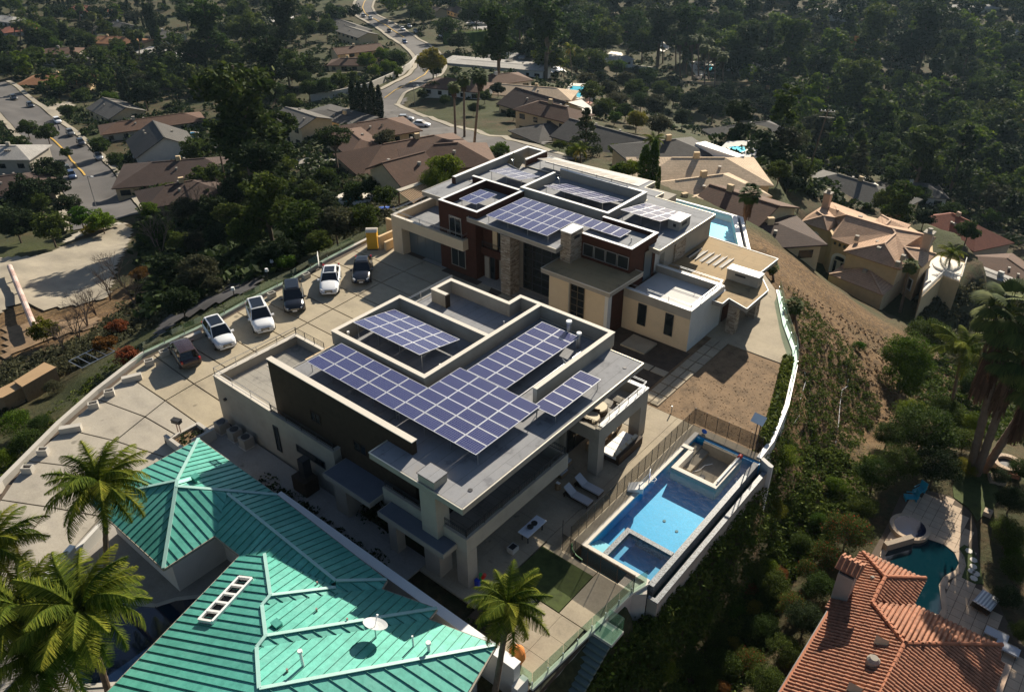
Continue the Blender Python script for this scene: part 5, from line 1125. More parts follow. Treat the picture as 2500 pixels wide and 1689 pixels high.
t = thing('sign_board', 'white standing board behind the white saloon car', 'sign', (-62.6, 44.4, 0), math.radians(-40)); lp('board', white_paint, (-.55, .55, -.02, .02, .25, 1.45)); lp('print_mark', simple('print_grey', (.25, .25, .27), .6, .1), (-.12, -.06, -.027, -.022, .6, 1.2), (-.2, .02, -.027, -.022, 1.14, 1.2), (.1, .16, -.027, -.022, .75, 1.1), (.16, .32, -.027, -.022, .75, .8)); lp('prop', dark_metal, (-.5, -.45, -.02, .3, 0, .25), (.45, .5, -.02, .3, 0, .25))
# letter box on leaning posts
t = thing('letter_box', 'dark letter box on two posts at the edge of the driveway by the mint roof', 'letter box', (-48.8, 20.3, 0), math.radians(20))
for x in (-.12, .12): lp('post', rust_pipe, (x-.03, x+.03, -.03, .03, 0, 1.15))
lp('box', dark_metal, (-.35, .35, -.18, .18, 1.15, 1.42)); lp('lid', dark, (-.36, .36, -.2, .2, 1.42, 1.47))
# path lights beyond the rail
for k, (a, b_) in enumerate(((573, 727), (655, 683), (667, 659))):
    p = G(a, b_); t = thing('garden_lamp', ('white globe garden lamp on the bank behind the white cars', 'thin garden lamp on the bank behind the black sport utility car', 'dark garden lamp further along the bank by the asphalt path')[k], 'lamp', p); MB().tube([p, (p[0], p[1], p[2]+.9)], .05, 8).build('post', dark_metal, t); MB().tube([(p[0], p[1], p[2]+.9), (p[0], p[1], p[2]+1.2)], [.2, .16], 12).build('lamp_head', white_paint, t)
# loungers
def lounger(lb, x, y, rz):
    t = thing('sun_lounger', lb, 'sun lounger', (x, y, 0), rz, 'pair of sun loungers on the shaded patio')
    def o(nm, mb, m_): q = mb.build(nm, m_, None); q.parent = t
    o('frame', MB().box(-1.0, 1.0, -.34, .34, .18, .27), wicker); 
    for a in (-.95, .89):
        for b_ in (-.33, .27): o('leg', MB().box(a, a+.06, b_, b_+.06, 0, .18), wicker)
    o('cushion', MB().box(-.35, 1.0, -.31, .31, .272, .37), cushion_grey); mb = MB(); mb.add([(-.36, -.31, .28), (-.36, .31, .28), (-.95, .31, .72), (-.95, -.31, .72), (-.36, -.31, .38), (-.36, .31, .38), (-1.0, .31, .80), (-1.0, -.31, .80)], [(0, 1, 2, 3), (4, 7, 6, 5), (0, 4, 5, 1), (2, 6, 7, 3), (0, 3, 7, 4), (1, 5, 6, 2)]); o('back_cushion', mb, cushion_grey)
lounger('grey cushioned sun lounger, the one nearer the round sofa', -22.1, 34.6, 0); lounger('grey cushioned sun lounger, the one nearer the white table', -22.1, 33.35, 0)
t = thing('side_stool', 'small wooden stool with a cloth between lounger and balcony', 'stool', (-23.8, 33.4, 0)); MB().tube([(-23.8, 33.4, 0), (-23.8, 33.4, .5)], .22, 12).build('stool_body', wood, t); MB().box(-23.95, -23.65, 33.3, 33.5, .5, .53).build('cloth', white_paint, t)
t = thing('patio_table', 'white rectangular outdoor table with two dark bowls on the patio', 'table', (-22.5, 28.95, 0)); MB().box(-22.9, -22.1, 28.0, 29.9, .70, .76).build('table_top', simple('table_white', (.62, .66, .74), .4, .05), t)
for a in (-22.75, -22.3):
    for b_ in (28.2, 29.65): MB().box(a, a+.06, b_, b_+.06, 0, .70).build('leg', dark_metal, t)
for k, (a, b_) in enumerate(((-22.5, 28.75), (-22.5, 29.15))): tag(MB().tube([(a, b_, .765), (a, b_, .82), (a, b_, .90)], [.1, .19, .21], 14).build('bowl', dark), ('dark bowl on the white patio table nearer the fire pit', 'dark bowl on the white patio table nearer the loungers')[k], 'bowl')
t = thing('fire_pit', 'low square fire pit near the corner pillar', 'fire pit', (-22.6, 27.15, 0)); MB().box(-22.85, -22.35, 26.85, 27.45, 0, .35).build('pit_body', concrete_wall, t); MB().box(-22.78, -22.42, 26.92, 27.38, .351, .36).build('pit_top', dark, t)
t = thing('toy_caddy', 'bright red green and blue toys leaning against the corner pillar', 'toys', (-22.4, 23.9, 0)); MB().box(-22.6, -22.3, 23.6, 23.8, 0, .5).build('blue_toy', blue_plastic, t); MB().tube([(-22.45, 24.0, 0), (-22.45, 24.0, .75)], .1, 8).build('green_toy', green_plastic, t); MB().tube([(-22.3, 24.0, .5), (-22.2, 24.1, .8)], .12, 8).build('red_toy', red_plastic, t)
# outdoor sofa and dining under far balcony
t = thing('outdoor_sofa', 'long dark wicker sofa with bright cream cushions under the far balcony', 'sofa', (-23, 39.2, 0)); MB().box(-23.6, -22.0+.1, 37.9, 41.0, .05, .32).box(-22.15, -21.9, 37.9, 41.0, .32, .72).build('sofa_base', wicker, t)
for k in range(4): MB().box(-23.5, -22.2, 38.0+.74*k, 38.68+.74*k, .322, .5).build('seat_cushion', white_hot, t)
for k in range(4): MB().box(-22.45, -22.2, 38.05+.74*k, 38.6+.74*k, .5, .82).build('back_cushion', cushion, t)
for k in range(3):
    t = thing('wooden_armchair', ('wooden armchair facing the cream sofa, nearest the pillar', 'wooden armchair facing the cream sofa, in the middle', 'wooden armchair facing the cream sofa, farthest along')[k], 'chair', (-24.3, 38.2+1.15*k, 0)); y_ = 38.2+1.15*k
    MB().box(-24.6, -24.0, y_-.3, y_+.3, .3, .42).build('seat', cushion, t); MB().box(-24.68, -24.6, y_-.33, y_+.33, .0, .8).build('backrest', wood, t); MB().box(-24.6, -24.0, y_-.36, y_-.3, 0, .6).build('arm', wood, t); MB().box(-24.6, -24.0, y_+.3, y_+.36, 0, .6).build('arm', wood, t)
t = thing('dining_table', 'pale wooden dining table beyond the cream sofa under the balcony', 'table', (-23.6, 41.3, 0)); MB().box(-24.4, -22.9, 41.4, 42.0, .7, .76).build('table_top', wood_grey, t); MB().box(-24.3, -24.2, 41.5, 41.9, 0, .7).build('leg', wood, t); MB().box(-23.1, -23.0, 41.5, 41.9, 0, .7).build('leg', wood, t)
for k, (x, y, lb) in enumerate(((-24.6, 34.6, 'cushioned wooden seat in the shade behind the loungers'), (-25.0, 35.6, 'cushioned wooden seat beside the pillar in deep shade'))):
    t = thing('lounge_seat', lb, 'chair', (x, y, 0)); MB().box(x-.5, x+.5, y-.4, y+.4, .1, .35).build('seat_base', wood, t); MB().box(x-.45, x+.45, y-.36, y+.36, .352, .5).build('seat_cushion', cushion_grey, t)
# daybeds on the balcony
for k, (x, y, lb) in enumerate(((-24.35, 38.6, 'round wicker daybed with cream cushion, the farther one on the balcony'), (-24.1, 37.3, 'round wicker daybed with cream cushion, the nearer one on the balcony'))):
    t = thing('round_daybed', lb, 'daybed', (x, y, 3.2)); N = 20; mb = MB(); mb.tube([(x, y, 3.2), (x, y, 3.55)], .72, N).build('base', wicker, t)
    mb = MB(); vs = []; 
    for j, (r_, z_) in enumerate(((.74, 3.55), (.76, 3.85), (.74, 4.1))):
        for i in range(13): a = math.pi*(.75+i/12); vs.append((x+r_*math.cos(a), y+r_*math.sin(a), z_ if j < 2 else z_-.15*abs(i-6)/6))
    fs = [(j*13+i, j*13+i+1, (j+1)*13+i+1, (j+1)*13+i) for j in range(2) for i in range(12)]; mb.add(vs, fs); o = mb.build('wicker_shell', wicker, t)
    MB().tube([(x, y, 3.552), (x, y, 3.7)], .66, N).build('cushion', cushion, t)
for k, (a, b_) in enumerate(((-23.6, 40.4), (-23.7, 36.9))):
    t = thing('slatted_table', ('low slatted wooden table at the far end of the balcony', 'low slatted wooden table at the near end of the balcony')[k], 'table', (a, b_, 3.2))
    for j in range(6): MB().box(a-.5, a+.5, b_-.32+.11*j, b_-.24+.11*j, 3.5, 3.54).build('slat', wood_grey, t)
    MB().box(a-.45, a-.38, b_-.3, b_+.3, 3.2, 3.5).build('leg', wood_grey, t); MB().box(a+.38, a+.45, b_-.3, b_+.3, 3.2, 3.5).build('leg', wood_grey, t)
# poolside basketball hoop
t = thing('basketball_hoop', 'poolside basketball hoop with white backboard and base', 'basketball hoop', (-19.7, 36.7, .01), math.radians(25))
mb = MB(); mb.prism([(-.55, -.4), (.5, -.4), (.5, .4), (-.55, .4)], 0, [.12, .45, .45, .12]); o = mb.build('base', white_paint, None); o.parent = t
for s_ in (-.2, .2): o = MB().bar((.2, s_, .4), (.75, s_*.8, 1.35), .05, .05).build('support_arm', white_paint, None); o.parent = t
mb = MB(); mb.prism([(-.45, 0), (.45, 0), (.45, .035), (-.45, .035)], 0, .01); mb = MB(); N = 14; pts = [(-.48, .95), (.48, .95), (.5, 1.45), (.35, 1.68), (0, 1.75), (-.35, 1.68), (-.5, 1.45)]
mb.add([(.78, y_, z_) for y_, z_ in pts]+[(.82, y_, z_) for y_, z_ in pts], [tuple(range(6, -1, -1)), tuple(range(7, 14))]+[(i, (i+1) % 7, 7+(i+1) % 7, 7+i) for i in range(7)]); o = mb.build('backboard', simple('backboard_pale', (.55, .62, .68), .3, .05), None); o.parent = t
mb = MB()
for a, b_ in (((-.2, 1.1), (.2, 1.1)), ((.2, 1.1), (.2, 1.4)), ((.2, 1.4), (-.2, 1.4)), ((-.2, 1.4), (-.2, 1.1))): mb.bar((.826, *a), (.826, *b_), .02, .02)
o = mb.build('board_marking', blue_plastic, None); o.parent = t
mb = MB(); mb.tube([(1.05+.22*math.cos(a*math.pi/8), .22*math.sin(a*math.pi/8), 1.12) for a in range(17)], .014, 5); o = mb.build('rim', white_paint, None); o.parent = t
mb = MB()
for a in range(12): c0, s0_ = math.cos(a*math.pi/6), math.sin(a*math.pi/6); mb.bar((1.05+.22*c0, .22*s0_, 1.12), (1.05+.12*c0, .12*s0_, .82), .012, .012)
o = mb.build('net', white_paint, None); o.parent = t
# backboard beyond the basin
bb = P(1838, 1105, 0); t = thing('basketball_hoop', 'tall freestanding hoop with white board behind the mesh fence at the end of the pool', 'basketball hoop', (-15.2, 45.2, 0)); MB().bar((-15.35, 45.2, 0), (-15.35, 45.2, 2.9), .06, .06).build('pole', dark_metal, t); MB().bar((-15.15, 45.3, 0), (-15.15, 45.3, 2.9), .06, .06).build('pole', dark_metal, t); MB().add([(-15.75, 44.8, 2.9), (-14.85, 44.8, 2.85), (-14.85, 45.4, 3.25), (-15.75, 45.4, 3.3)], [(0, 1, 2, 3)]).add([(-15.75, 44.83, 2.86), (-14.85, 44.83, 2.81), (-14.85, 45.43, 3.21), (-15.75, 45.43, 3.26)], [(3, 2, 1, 0)]).build('board', white_paint, t)
# life ring, pipe
t = thing('pool_cover_roll', 'white roll lying along the rim of the empty basin', 'roll', (-15.7, 42.0, .1)); MB().tube([(-15.7, 40.6, .2), (-15.7, 43.9, .2)], .06, 8).build('roll', white_paint, t); MB().tube([(-15.7, 43.9, .2), (-15.7, 44.15, .2)], .16, 12).build('roll_end', red_plastic, t)
t = thing('pool_ball', 'blue ball like float on the deck near the mesh fence corner', 'float', (-19.0, 44.9, .2)); MB().tube([(-19.0, 44.8, .25), (-19.0, 44.9, .25), (-19, 45.0, .25)], [.12, .22, .12], 12).build('float', tarp_blue, t)
t = thing('stone_bench', 'small stone seat slab at the corner of the empty basin', 'bench', (-19.3, 43.2, 0)); MB().box(-19.55, -18.7, 42.55, 42.9, -.45, .12).build('seat', coping, t)
t = thing('hose', 'thin pale hose lying in the empty basin', 'hose', (-17.6, 42, -1.1)); MB().tube([(-18, 41.5, -.8), (-17.7, 42.0, -.78), (-17.6, 42.6, -.7), (-17.3, 43.2, -.8)], .025, 5).build('hose_tube', white_paint, t)
t = thing('pool_float', 'curved green slide edge at the corner of the pool fence', 'float', (-19.9, 29.4, .05)); MB().tube([(-20.1, 29.9, .06), (-19.8, 29.5, .08), (-19.3, 29.25, .08), (-18.8, 29.2, .06)], .05, 6).build('edge_strip', green_plastic, t)
# side yard clutter
for k, (x, y, lb) in enumerate(((-46.8, 22.6, 'grey air conditioning unit nearest the driveway end of the side yard'), (-45.3, 22.7, 'grey air conditioning unit second from the driveway in the side yard'), (-43.9, 22.7, 'grey air conditioning unit third from the driveway in the side yard'))):
    t = thing('air_conditioner', lb, 'air conditioner', (x, y, 0)); MB().box(x-.4, x+.4, y-.4, y+.4, .05, .85).build('casing', fascia, t); MB().tube([(x, y, .85), (x, y, .89)], .32, 14).build('fan_grille', dark_metal, t); MB().box(x-.45, x+.45, y-.45, y+.45, -.02, .05).build('pad', concrete_wall, t)
t = thing('outdoor_fireplace', 'dark outdoor oven stack standing in the side yard', 'oven', (-36.9, 22.3, 0)); MB().box(-37.6, -36.2, 22.0, 23.1, 0, 1.2).build('oven_base', siding_dark, t); MB().box(-37.2, -36.6, 22.4, 23.0, 1.2, 2.6).build('oven_chimney', dark_metal, t)
t = thing('orange_kayak_stack', 'orange shell shaped stack beside the feather palm on the terrace', 'pot', (-17.3, 21.1, 0)); MB().tube([(-17.4, 21.2, 0), (-17.4, 21.2, .4), (-17.4, 21.2, .9), (-17.4, 21.2, 1.3)], [.3, .48, .42, .1], 14).build('pot_body', orange_pot, t)
t = thing('wall_vent', 'round dark lamp on the left wall of the near house', 'lamp', (-46.9, 23.4, 2.4)); MB().tube([(-46.9, 23.46, 2.4), (-46.9, 23.25, 2.4)], .12, 10).build('lamp_body', dark_metal, t)
t = thing('garden_light_post', 'pale bollard by the corner of the far balcony block', 'bollard', (-22.2, 45.2, 0)); MB().tube([(-22.2, 45.7, 0), (-22.2, 45.7, .6)], .05, 8).build('post', steel, t)

# ================================================================== NEIGHBOURING HOUSES
def facehouse(label, z0, V, faces, outline, roofm, wallm, eave, depth=3., ext=None, rows=None, fname='roof_slope'):
    W = {k: P(v[0], v[1], z0+v[2]) for k, v in V.items()}
    c = np.mean([W[k] for k in outline], 0); t = thing('neighbour_house', label, 'house', (float(c[0]), float(c[1]), z0))
    for fc in faces:
        pts = [W[k] for k in fc]; n_ = len(pts); MB().add(pts+[(p[0], p[1], p[2]-.16) for p in pts], [tuple(range(n_)), tuple(range(2*n_-1, n_-1, -1))]+[(i, n_+i, n_+(i+1) % n_, (i+1) % n_) for i in range(n_)]).build(fname, roofm, t)
    ol = [np.array(W[k][:2]) for k in outline]; n_ = len(ol); A = sum(ol[i][0]*ol[(i+1) % n_][1]-ol[(i+1) % n_][0]*ol[i][1] for i in range(n_)); sg = 1 if A > 0 else -1; q = []
    for i in range(n_):
        u = ol[i]-ol[i-1]; u = u/np.linalg.norm(u); v = ol[(i+1) % n_]-ol[i]; v = v/np.linalg.norm(v); n0 = np.array((-u[1], u[0]))*sg; n1 = np.array((-v[1], v[0]))*sg; b_ = n0+n1; q.append(tuple(ol[i]+b_/max(.5, 1+float(n0@n1))*.45))
    MB().prism(q, z0-depth, z0+eave-.12).build('wall', wallm, t)
    return t, W, q
def boxat(par, name, mat, c, ax, hx, hy, z0, z1): return MB().rbox(c, ax, hx, hy, z0, z1).build(name, mat, par)

# ---- tan villa on the right
vv = lambda x, y, h: (1940+.1911*x, 460+.1911*y, h)
e = 6.0
VV = dict(a=vv(75, 430, e), b=vv(425, 540, e), b2=vv(545, 458, e+.2), c=vv(370, 350, 7.3), c2=vv(285, 290, 7.3), d=vv(150, 355, e+.1), d2=vv(370, 215, e+.2), k=vv(520, 375, 7.0), r0=vv(560, 285, 7.6), r1=vv(665, 340, 8.2), r2=vv(1250, 512, 8.2), r3=vv(1290, 575, 7.9),
          f0=vv(470, 632, e), f1=vv(705, 722, e), g=vv(625, 805, e), h=vv(1150, 703, 7.8), i=vv(1350, 1040, e), j=vv(1492, 912, e), l=vv(1395, 748, 7.3), m=vv(1630, 1010, e), n=vv(1810, 840, e), o=vv(1650, 590, 8.0), p=vv(1810, 625, e+.4), q=vv(1750, 705, e+.2), l2=vv(1650, 790, 6.9),
          s0=vv(480, 175, e), s1=vv(870, 318, e), s2=vv(535, 270, 7.2), t0=vv(1110, 340, 7.2), t1=vv(1030, 410, 6.9), t2=vv(1160, 466, 7.3), t3=vv(1485, 465, e), t4=vv(1225, 405, 7.4), t5=vv(1440, 510, 6.3),
          u0=vv(440, 1095, 2.9), u1=vv(1130, 1367, 2.9), u2=vv(1335, 1187, 2.9), u3=vv(860, 1025, 4.1), u4=vv(970, 1065, 4.1), u5=vv(665, 938, 3.2), u6=vv(1010, 965, 3.5))
vf = [['a', 'b', 'c'], ['b', 'b2', 'k', 'c'], ['a', 'c', 'c2', 'd'], ['c', 'k', 'r1', 'r0', 's2', 'd2', 'c2'], ['d', 'c2', 'd2'], ['k', 'r1', 'r2', 'r3', 'f1', 'f0', 'b2'], ['g', 'h', 'r3', 'f1'], ['g', 'i', 'h'], ['h', 'i', 'j', 'l', 'l2', 'q', 'p', 'o', 'r2', 'r3'],
      ['l', 'm', 'j'], ['l', 'l2', 'n', 'm'], ['r1', 'r0', 's1', 't1', 't2', 'r2'], ['r2', 't2', 't5', 'p', 'o'], ['d2', 's0', 's2'], ['s0', 's1', 'r0', 's2'], ['t0', 't1', 't2', 't4'], ['t0', 't4', 't3'], ['t4', 't2', 't5', 't3'], ['u0', 'u1', 'u4', 'u3'], ['u0', 'u3', 'u6', 'u5'], ['u4', 'u1', 'u2', 'u6', 'u3']]
tv, VW, vq = facehouse('tan two storey villa with terracotta tile roof and arched doorway on the right slope', -24.0, VV, vf, ['a', 'b', 'f0', 'f1', 'g', 'i', 'j', 'm', 'n', 'p', 't3', 's1', 's0', 'd2', 'd'], sh_villa, stucco_tan, e)
MB().prism([VW[k][:2] for k in ('u0', 'u1', 'u2', 'u6', 'u5')], -27, -24+2.8).build('wall', stucco_tan, tv)
for a, b_ in (('a', 'c'), ('b', 'c'), ('c', 'k'), ('k', 'r1'), ('r1', 'r2'), ('r2', 'r3'), ('r3', 'h'), ('h', 'g'), ('h', 'i'), ('r2', 'o'), ('l', 'm'), ('l', 'l2'), ('c', 'c2'), ('s2', 'r0'), ('t0', 't4'), ('t4', 't2'), ('u0', 'u3'), ('u4', 'u1'), ('u3', 'u4'), ('l2', 'n')): ridge(tv, VW[a], VW[b_], .3, villa_tile, .08)
def chimney(par, x, y, px_zb, h, w_, mat, nm='chimney', capm=None):
    mb = MB(); mb.box(x-w_, x+w_, y-w_, y+w_, px_zb, px_zb+h); c_ = mb.build(nm, mat, par); MB().box(x-w_*1.25, x+w_*1.25, y-w_*1.25, y+w_*1.25, px_zb+h, px_zb+h+.25).build('chimney_top', capm or mat, par); MB().tube([(x, y, px_zb+h+.25), (x, y, px_zb+h+.8)], w_*.6, 8).build('chimney_pot', capm or mat, par)
p = P(1940+.1911*400, 460+.1911*215, -17); chimney(tv, p[0], p[1], -18, 3.1, .55, stucco_pink, capm=stucco)
p = P(1940+.1911*1665, 460+.1911*770, -17.2); chimney(tv, p[0], p[1], -18.5, 3.9, .6, stucco_pink, capm=stucco)
for x, y, h_ in ((920, 470, .5), (800, 620, .5), (765, 430, .35), (840, 360, .25), (1345, 560, .4), (1065, 685, .35), (1075, 770, .6), (895, 1060, .6), (1385, 880, .8), (1320, 950, .5), (1190, 700, .3)):
    z_ = -24+(4.0 if y > 1000 else 7.2 if y > 600 else 7.6); p = P(1940+.1911*x, 460+.1911*y, z_); MB().box(p[0]-.3, p[0]+.3, p[1]-.3, p[1]+.3, z_-.6, z_+h_*.5).build('roof_vent', stucco, tv)
# facade pieces lie on the front wall planes
def wallpt(a, b_, f_, z_, off=.0): A1, B1 = np.array(a), np.array(b_); d_ = B1-A1; n_ = np.array((d_[1], -d_[0]))/np.linalg.norm(d_); p = A1+d_*f_+n_*off; return (p[0], p[1], z_)
def facade(par, a, b_, f0, f1, z0, z1, name, mat, off=.04, arch=False, frame=None):
    pts = [(f0, z0), (f1, z0), (f1, z1)]; 
    if arch:
        r_ = (z1-z0)*.28; pts = [(f0, z0), (f1, z0)]+[((f0+f1)/2+(f1-f0)/2*math.cos(math.pi*k/8), z1-r_+r_*math.sin(math.pi*k/8)) for k in range(9)]
    else: pts += [(f0, z1)]
    q_ = [wallpt(a, b_, f_, z_, off) for f_, z_ in pts]; q2_ = [wallpt(a, b_, f_, z_, 0) for f_, z_ in pts]; n_ = len(q_)
    return MB().add(q_+q2_, [tuple(range(n_))]+[(i, n_+i, n_+(i+1) % n_, (i+1) % n_) for i in range(n_)]).build(name, mat, par)
wa, wb = vq[0], vq[1]; facade(tv, wa, wb, .33, .66, -21.7, -19.0, 'window_surround', white_paint, .06, True); facade(tv, wa, wb, .39, .60, -21.5, -19.2, 'window', win_dark, .09, True)
wc, wd = vq[2], vq[3]; facade(tv, wc, wd, .1, .95, -24, -20.2, 'door_surround', white_paint, .08, True); facade(tv, wc, wd, .2, .85, -24, -20.6, 'door', stucco_white, .11, True); facade(tv, wc, wd, .28, .42, -23.6, -21.6, 'door_glass', win_dark, .13); facade(tv, wc, wd, .63, .77, -23.6, -21.6, 'door_glass', win_dark, .13); facade(tv, wc, wd, .3, .75, -21.4, -20.75, 'fanlight', win_dark, .13, True)
for k in range(4): facade(tv, wc, wd, .05+.25*k, .17+.25*k, -19.1, -18.6, 'window', win_dark, .05)
i5, i6 = vq[6], vq[7]; facade(tv, i5, i6, .3, .75, -22.9, -20.9, 'window_surround', white_paint, .06); facade(tv, i5, i6, .38, .67, -22.7, -21.1, 'window', win_dark, .08)
tpoly = [P(*q_, -21.0)[:2] for q_ in ((2255, 630), (2340, 600), (2400, 640), (2350, 690), (2285, 668), (2250, 720))]
MB().prism([P(1940+.1911*x, 460+.1911*y, -20.5)[:2] for x, y in ((1690, 960), (1830, 850), (2000, 900), (2180, 950), (2110, 1200), (1900, 1120), (1620, 1390))], -34, -20.5).build('terrace', stucco_tan, tv)
MB().prism([P(1940+.1911*x, 460+.1911*y, -20.49)[:2] for x, y in ((1700, 965), (1830, 860), (1990, 910), (2165, 960), (2100, 1185), (1895, 1105), (1630, 1365))], -20.49, -20.44).build('terrace_paving', coping, tv)
rl = [(*P(1940+.1911*x, 460+.1911*y, -20.4)[:2],) for x, y in ((1620, 1385), (1900, 1110), (2110, 1195), (2180, 950))]
mb_ = MB()
for a, b_ in zip(rl, rl[1:]):
    mb_.bar((*a, -19.5), (*b_, -19.5), .12, .1); L = math.dist(a, b_)
    for k in range(int(L/.5)): f_ = k/(L/.5); mb_.bar((a[0]+(b_[0]-a[0])*f_, a[1]+(b_[1]-a[1])*f_, -20.4), (a[0]+(b_[0]-a[0])*f_, a[1]+(b_[1]-a[1])*f_, -19.5), .08, .08)
mb_.build('balustrade', stucco_white, tv)

# ---- red tile house, bottom right
RT = lambda x, y: (1800+x*.31847, 1189+y*.31847)
htl = thing('tile_roofed_house', 'house with barrel tiled terracotta roof in the bottom right corner', 'house', (-2, 38, -8.2))
ze = -5.0
p_ = lambda x, y, z_: P(*RT(x, y), z_)
TA, TB, TC, TD = p_(960, 500, ze), p_(1135, 690, -4.0), p_(1035, 890, -4.0), p_(1280, 1200, -3.0)
TE, TF, TG = p_(1440, 700, ze), p_(1350, 905, ze), p_(2025, 1210, ze)
TL = (TA[0]+.1, 24.0, ze); TR = (TD[0]+.1, 24.0, -3.0); TH = (3.0, 42.4, ze); TI = (3.0, 24.0, ze)
def tileface(poly, dr, count, base=True):
    dr = np.array(dr, float)/np.linalg.norm(dr); n_ = np.array((-dr[1], dr[0])); a, b_, c_ = (np.array(p) for p in poly[:3]); nr = np.cross(b_-a, c_-a); nr = nr/np.linalg.norm(nr)
    if nr[2] < 0: nr = -nr
    zf = lambda x, y: a[2]-(nr[0]*(x-a[0])+nr[1]*(y-a[1]))/nr[2]
    m_ = len(poly); MB().add([(p[0], p[1], min(p[2], zf(p[0], p[1]))-.03) for p in poly]+[(p[0], p[1], p[2]-.2) for p in poly], [tuple(range(m_)), tuple(range(2*m_-1, m_-1, -1))]+[(i, m_+i, m_+(i+1) % m_, (i+1) % m_) for i in range(m_)]).build('roof_deck', terracotta_ridge, htl)
    ks = [n_@np.array(p[:2]) for p in poly]; ds = [dr@np.array(p[:2]) for p in poly]; out = []; sp_, ln = .275, .42
    k = min(ks)+sp_/2
    while k < max(ks):
        s_ = min(ds)+ln/2
        while s_ < max(ds):
            c = n_*k+dr*s_
            if inpoly(np.array([c[0]]), np.array([c[1]]), poly)[0]: out.append((c[0], c[1], zf(c[0], c[1])))
            s_ += ln
        k += sp_
    slope = math.atan2(-(zf(*dr)-zf(0, 0)), 1.0)
    return [(o, math.atan2(dr[1], dr[0]), slope) for o in out]
tl = MB(); N = 5; vs = []
for j, (x, r_) in enumerate(((-.215, .085), (.215, .105))):
    for i in range(N+1): a = math.pi*i/N; vs.append((x, r_*1.15*math.cos(a), r_*math.sin(a)+.005+(.0 if j == 0 else .012)))
fs = [(i, i+1, N+1+i+1, N+1+i) for i in range(N)]; tl.add(vs, fs); tl.add([(.215, .13, 0), (.215, -.13, 0), (.215, -.06, .11), (.215, .06, .11)], [(0, 1, 2, 3)]); tmesh = tl.mesh('roof_tile', terracotta)
tiles = []
tiles += tileface([TA, TL, TR, TD, TC, TB], (-1, 0), 0); tiles += tileface([TA, TE, TB], (0, 1), 0); tiles += tileface([TB, TE, TF, TC], (1, 0), 0); tiles += tileface([TC, TF, TG, TD], (0, 1), 0); tiles += tileface([TD, TG, TH, TI, TR], (1, 0), 0)
def vis(o):
    d = RM@(np.array(o)-CP); x = 1250+FPX*d[0]/d[2]; y = 844.5-FPX*d[1]/d[2]; return -20 < x < 2520 and -20 < y < 1710, d[2]
tiles = [(t_, *vis(t_[0])) for t_ in tiles]; tiles = [q_ for q_ in tiles if q_[1]]; tiles.sort(key=lambda q_: q_[2])
rest = MB(); tv0 = [v.co.copy() for v in tmesh.vertices]; tf0 = [tuple(p.vertices) for p in tmesh.polygons]
for i, ((o, az, slp), _, _) in enumerate(tiles):
    M = Matrix.Translation(o) @ Matrix.Rotation(az+rnd.uniform(-.03, .03), 4, 'Z') @ Matrix.Rotation(slp+rnd.uniform(-.02, .02), 4, 'Y')
    if i < 300:
        ob = D.objects.new('roof_tile', tmesh); COL.objects.link(ob); ob.parent = htl; ob.matrix_local = Matrix.Translation(-Vector(htl.location)) @ M
    else: rest.add([tuple(M @ v) for v in tv0], tf0)
o = rest.build('roof_tiles', terracotta, htl); o['kind'] = 'stuff'
for a, b_ in ((TA, TB), (TB, TE), (TB, TC), (TC, TD), (TD, TG), (TD, TR)):
    L = math.dist(a, b_); k = int(L/.42)
    for i in range(k):
        p0 = Vector(a).lerp(Vector(b_), i/k); p1 = Vector(a).lerp(Vector(b_), (i+1.1)/k); MB().tube([p0+Vector((0, 0, .06)), p1+Vector((0, 0, .075))], [.12, .135], 8).build('ridge_tile', terracotta_ridge, htl)
MB().prism([(TA[0]+.5, TA[1]-.8), (TL[0]+.5, 24), (2.5, 24), (2.5, 41.8), (TF[0]+.2, 43.0), (TE[0]-.2, TE[1]-.9)], -9, ze-.14).build('wall', stucco_pink, htl)
MB().box(2.9, 3.5, 38, 42.9, -8.2, -5.15).build('wall', stucco_pink, htl)
for a, b_ in ((TA, TL), (TE, TF), (TF, TG), (TE, TA)): MB().bar((a[0], a[1], ze-.1), (b_[0], b_[1], ze-.1), .1, .14).build('gutter', dark_metal, htl)
# chimney with little tiled roof
cx, cy = p_(830, 760, -4.2)[:2]; MB().box(cx-.55, cx+.45, cy-.7, cy+.35, -6, -2.7).build('chimney', stucco, htl)
MB().box(cx-.5, cx+.4, cy-.6, cy+.3, -2.7, -2.2).build('chimney_opening', dark, htl)
mb_ = MB(); mb_.add([(cx-.8, cy-.95, -2.2), (cx+.7, cy-.95, -2.2), (cx+.7, cy+.6, -2.2), (cx-.8, cy+.6, -2.2), (cx-.8, cy-.17, -1.75), (cx+.7, cy-.17, -1.75)], [(0, 1, 5, 4), (2, 3, 4, 5), (0, 4, 3), (1, 2, 5), (0, 3, 2, 1)]); mb_.build('chimney_roof', terracotta, htl)
for k in range(5):
    for s_ in (-1, 1): MB().tube([(cx-.7+.33*k, cy-.17, -1.72), (cx-.7+.33*k, cy-.17+s_*.78, -2.15)], .09, 6).build('chimney_tile', terracotta, htl)
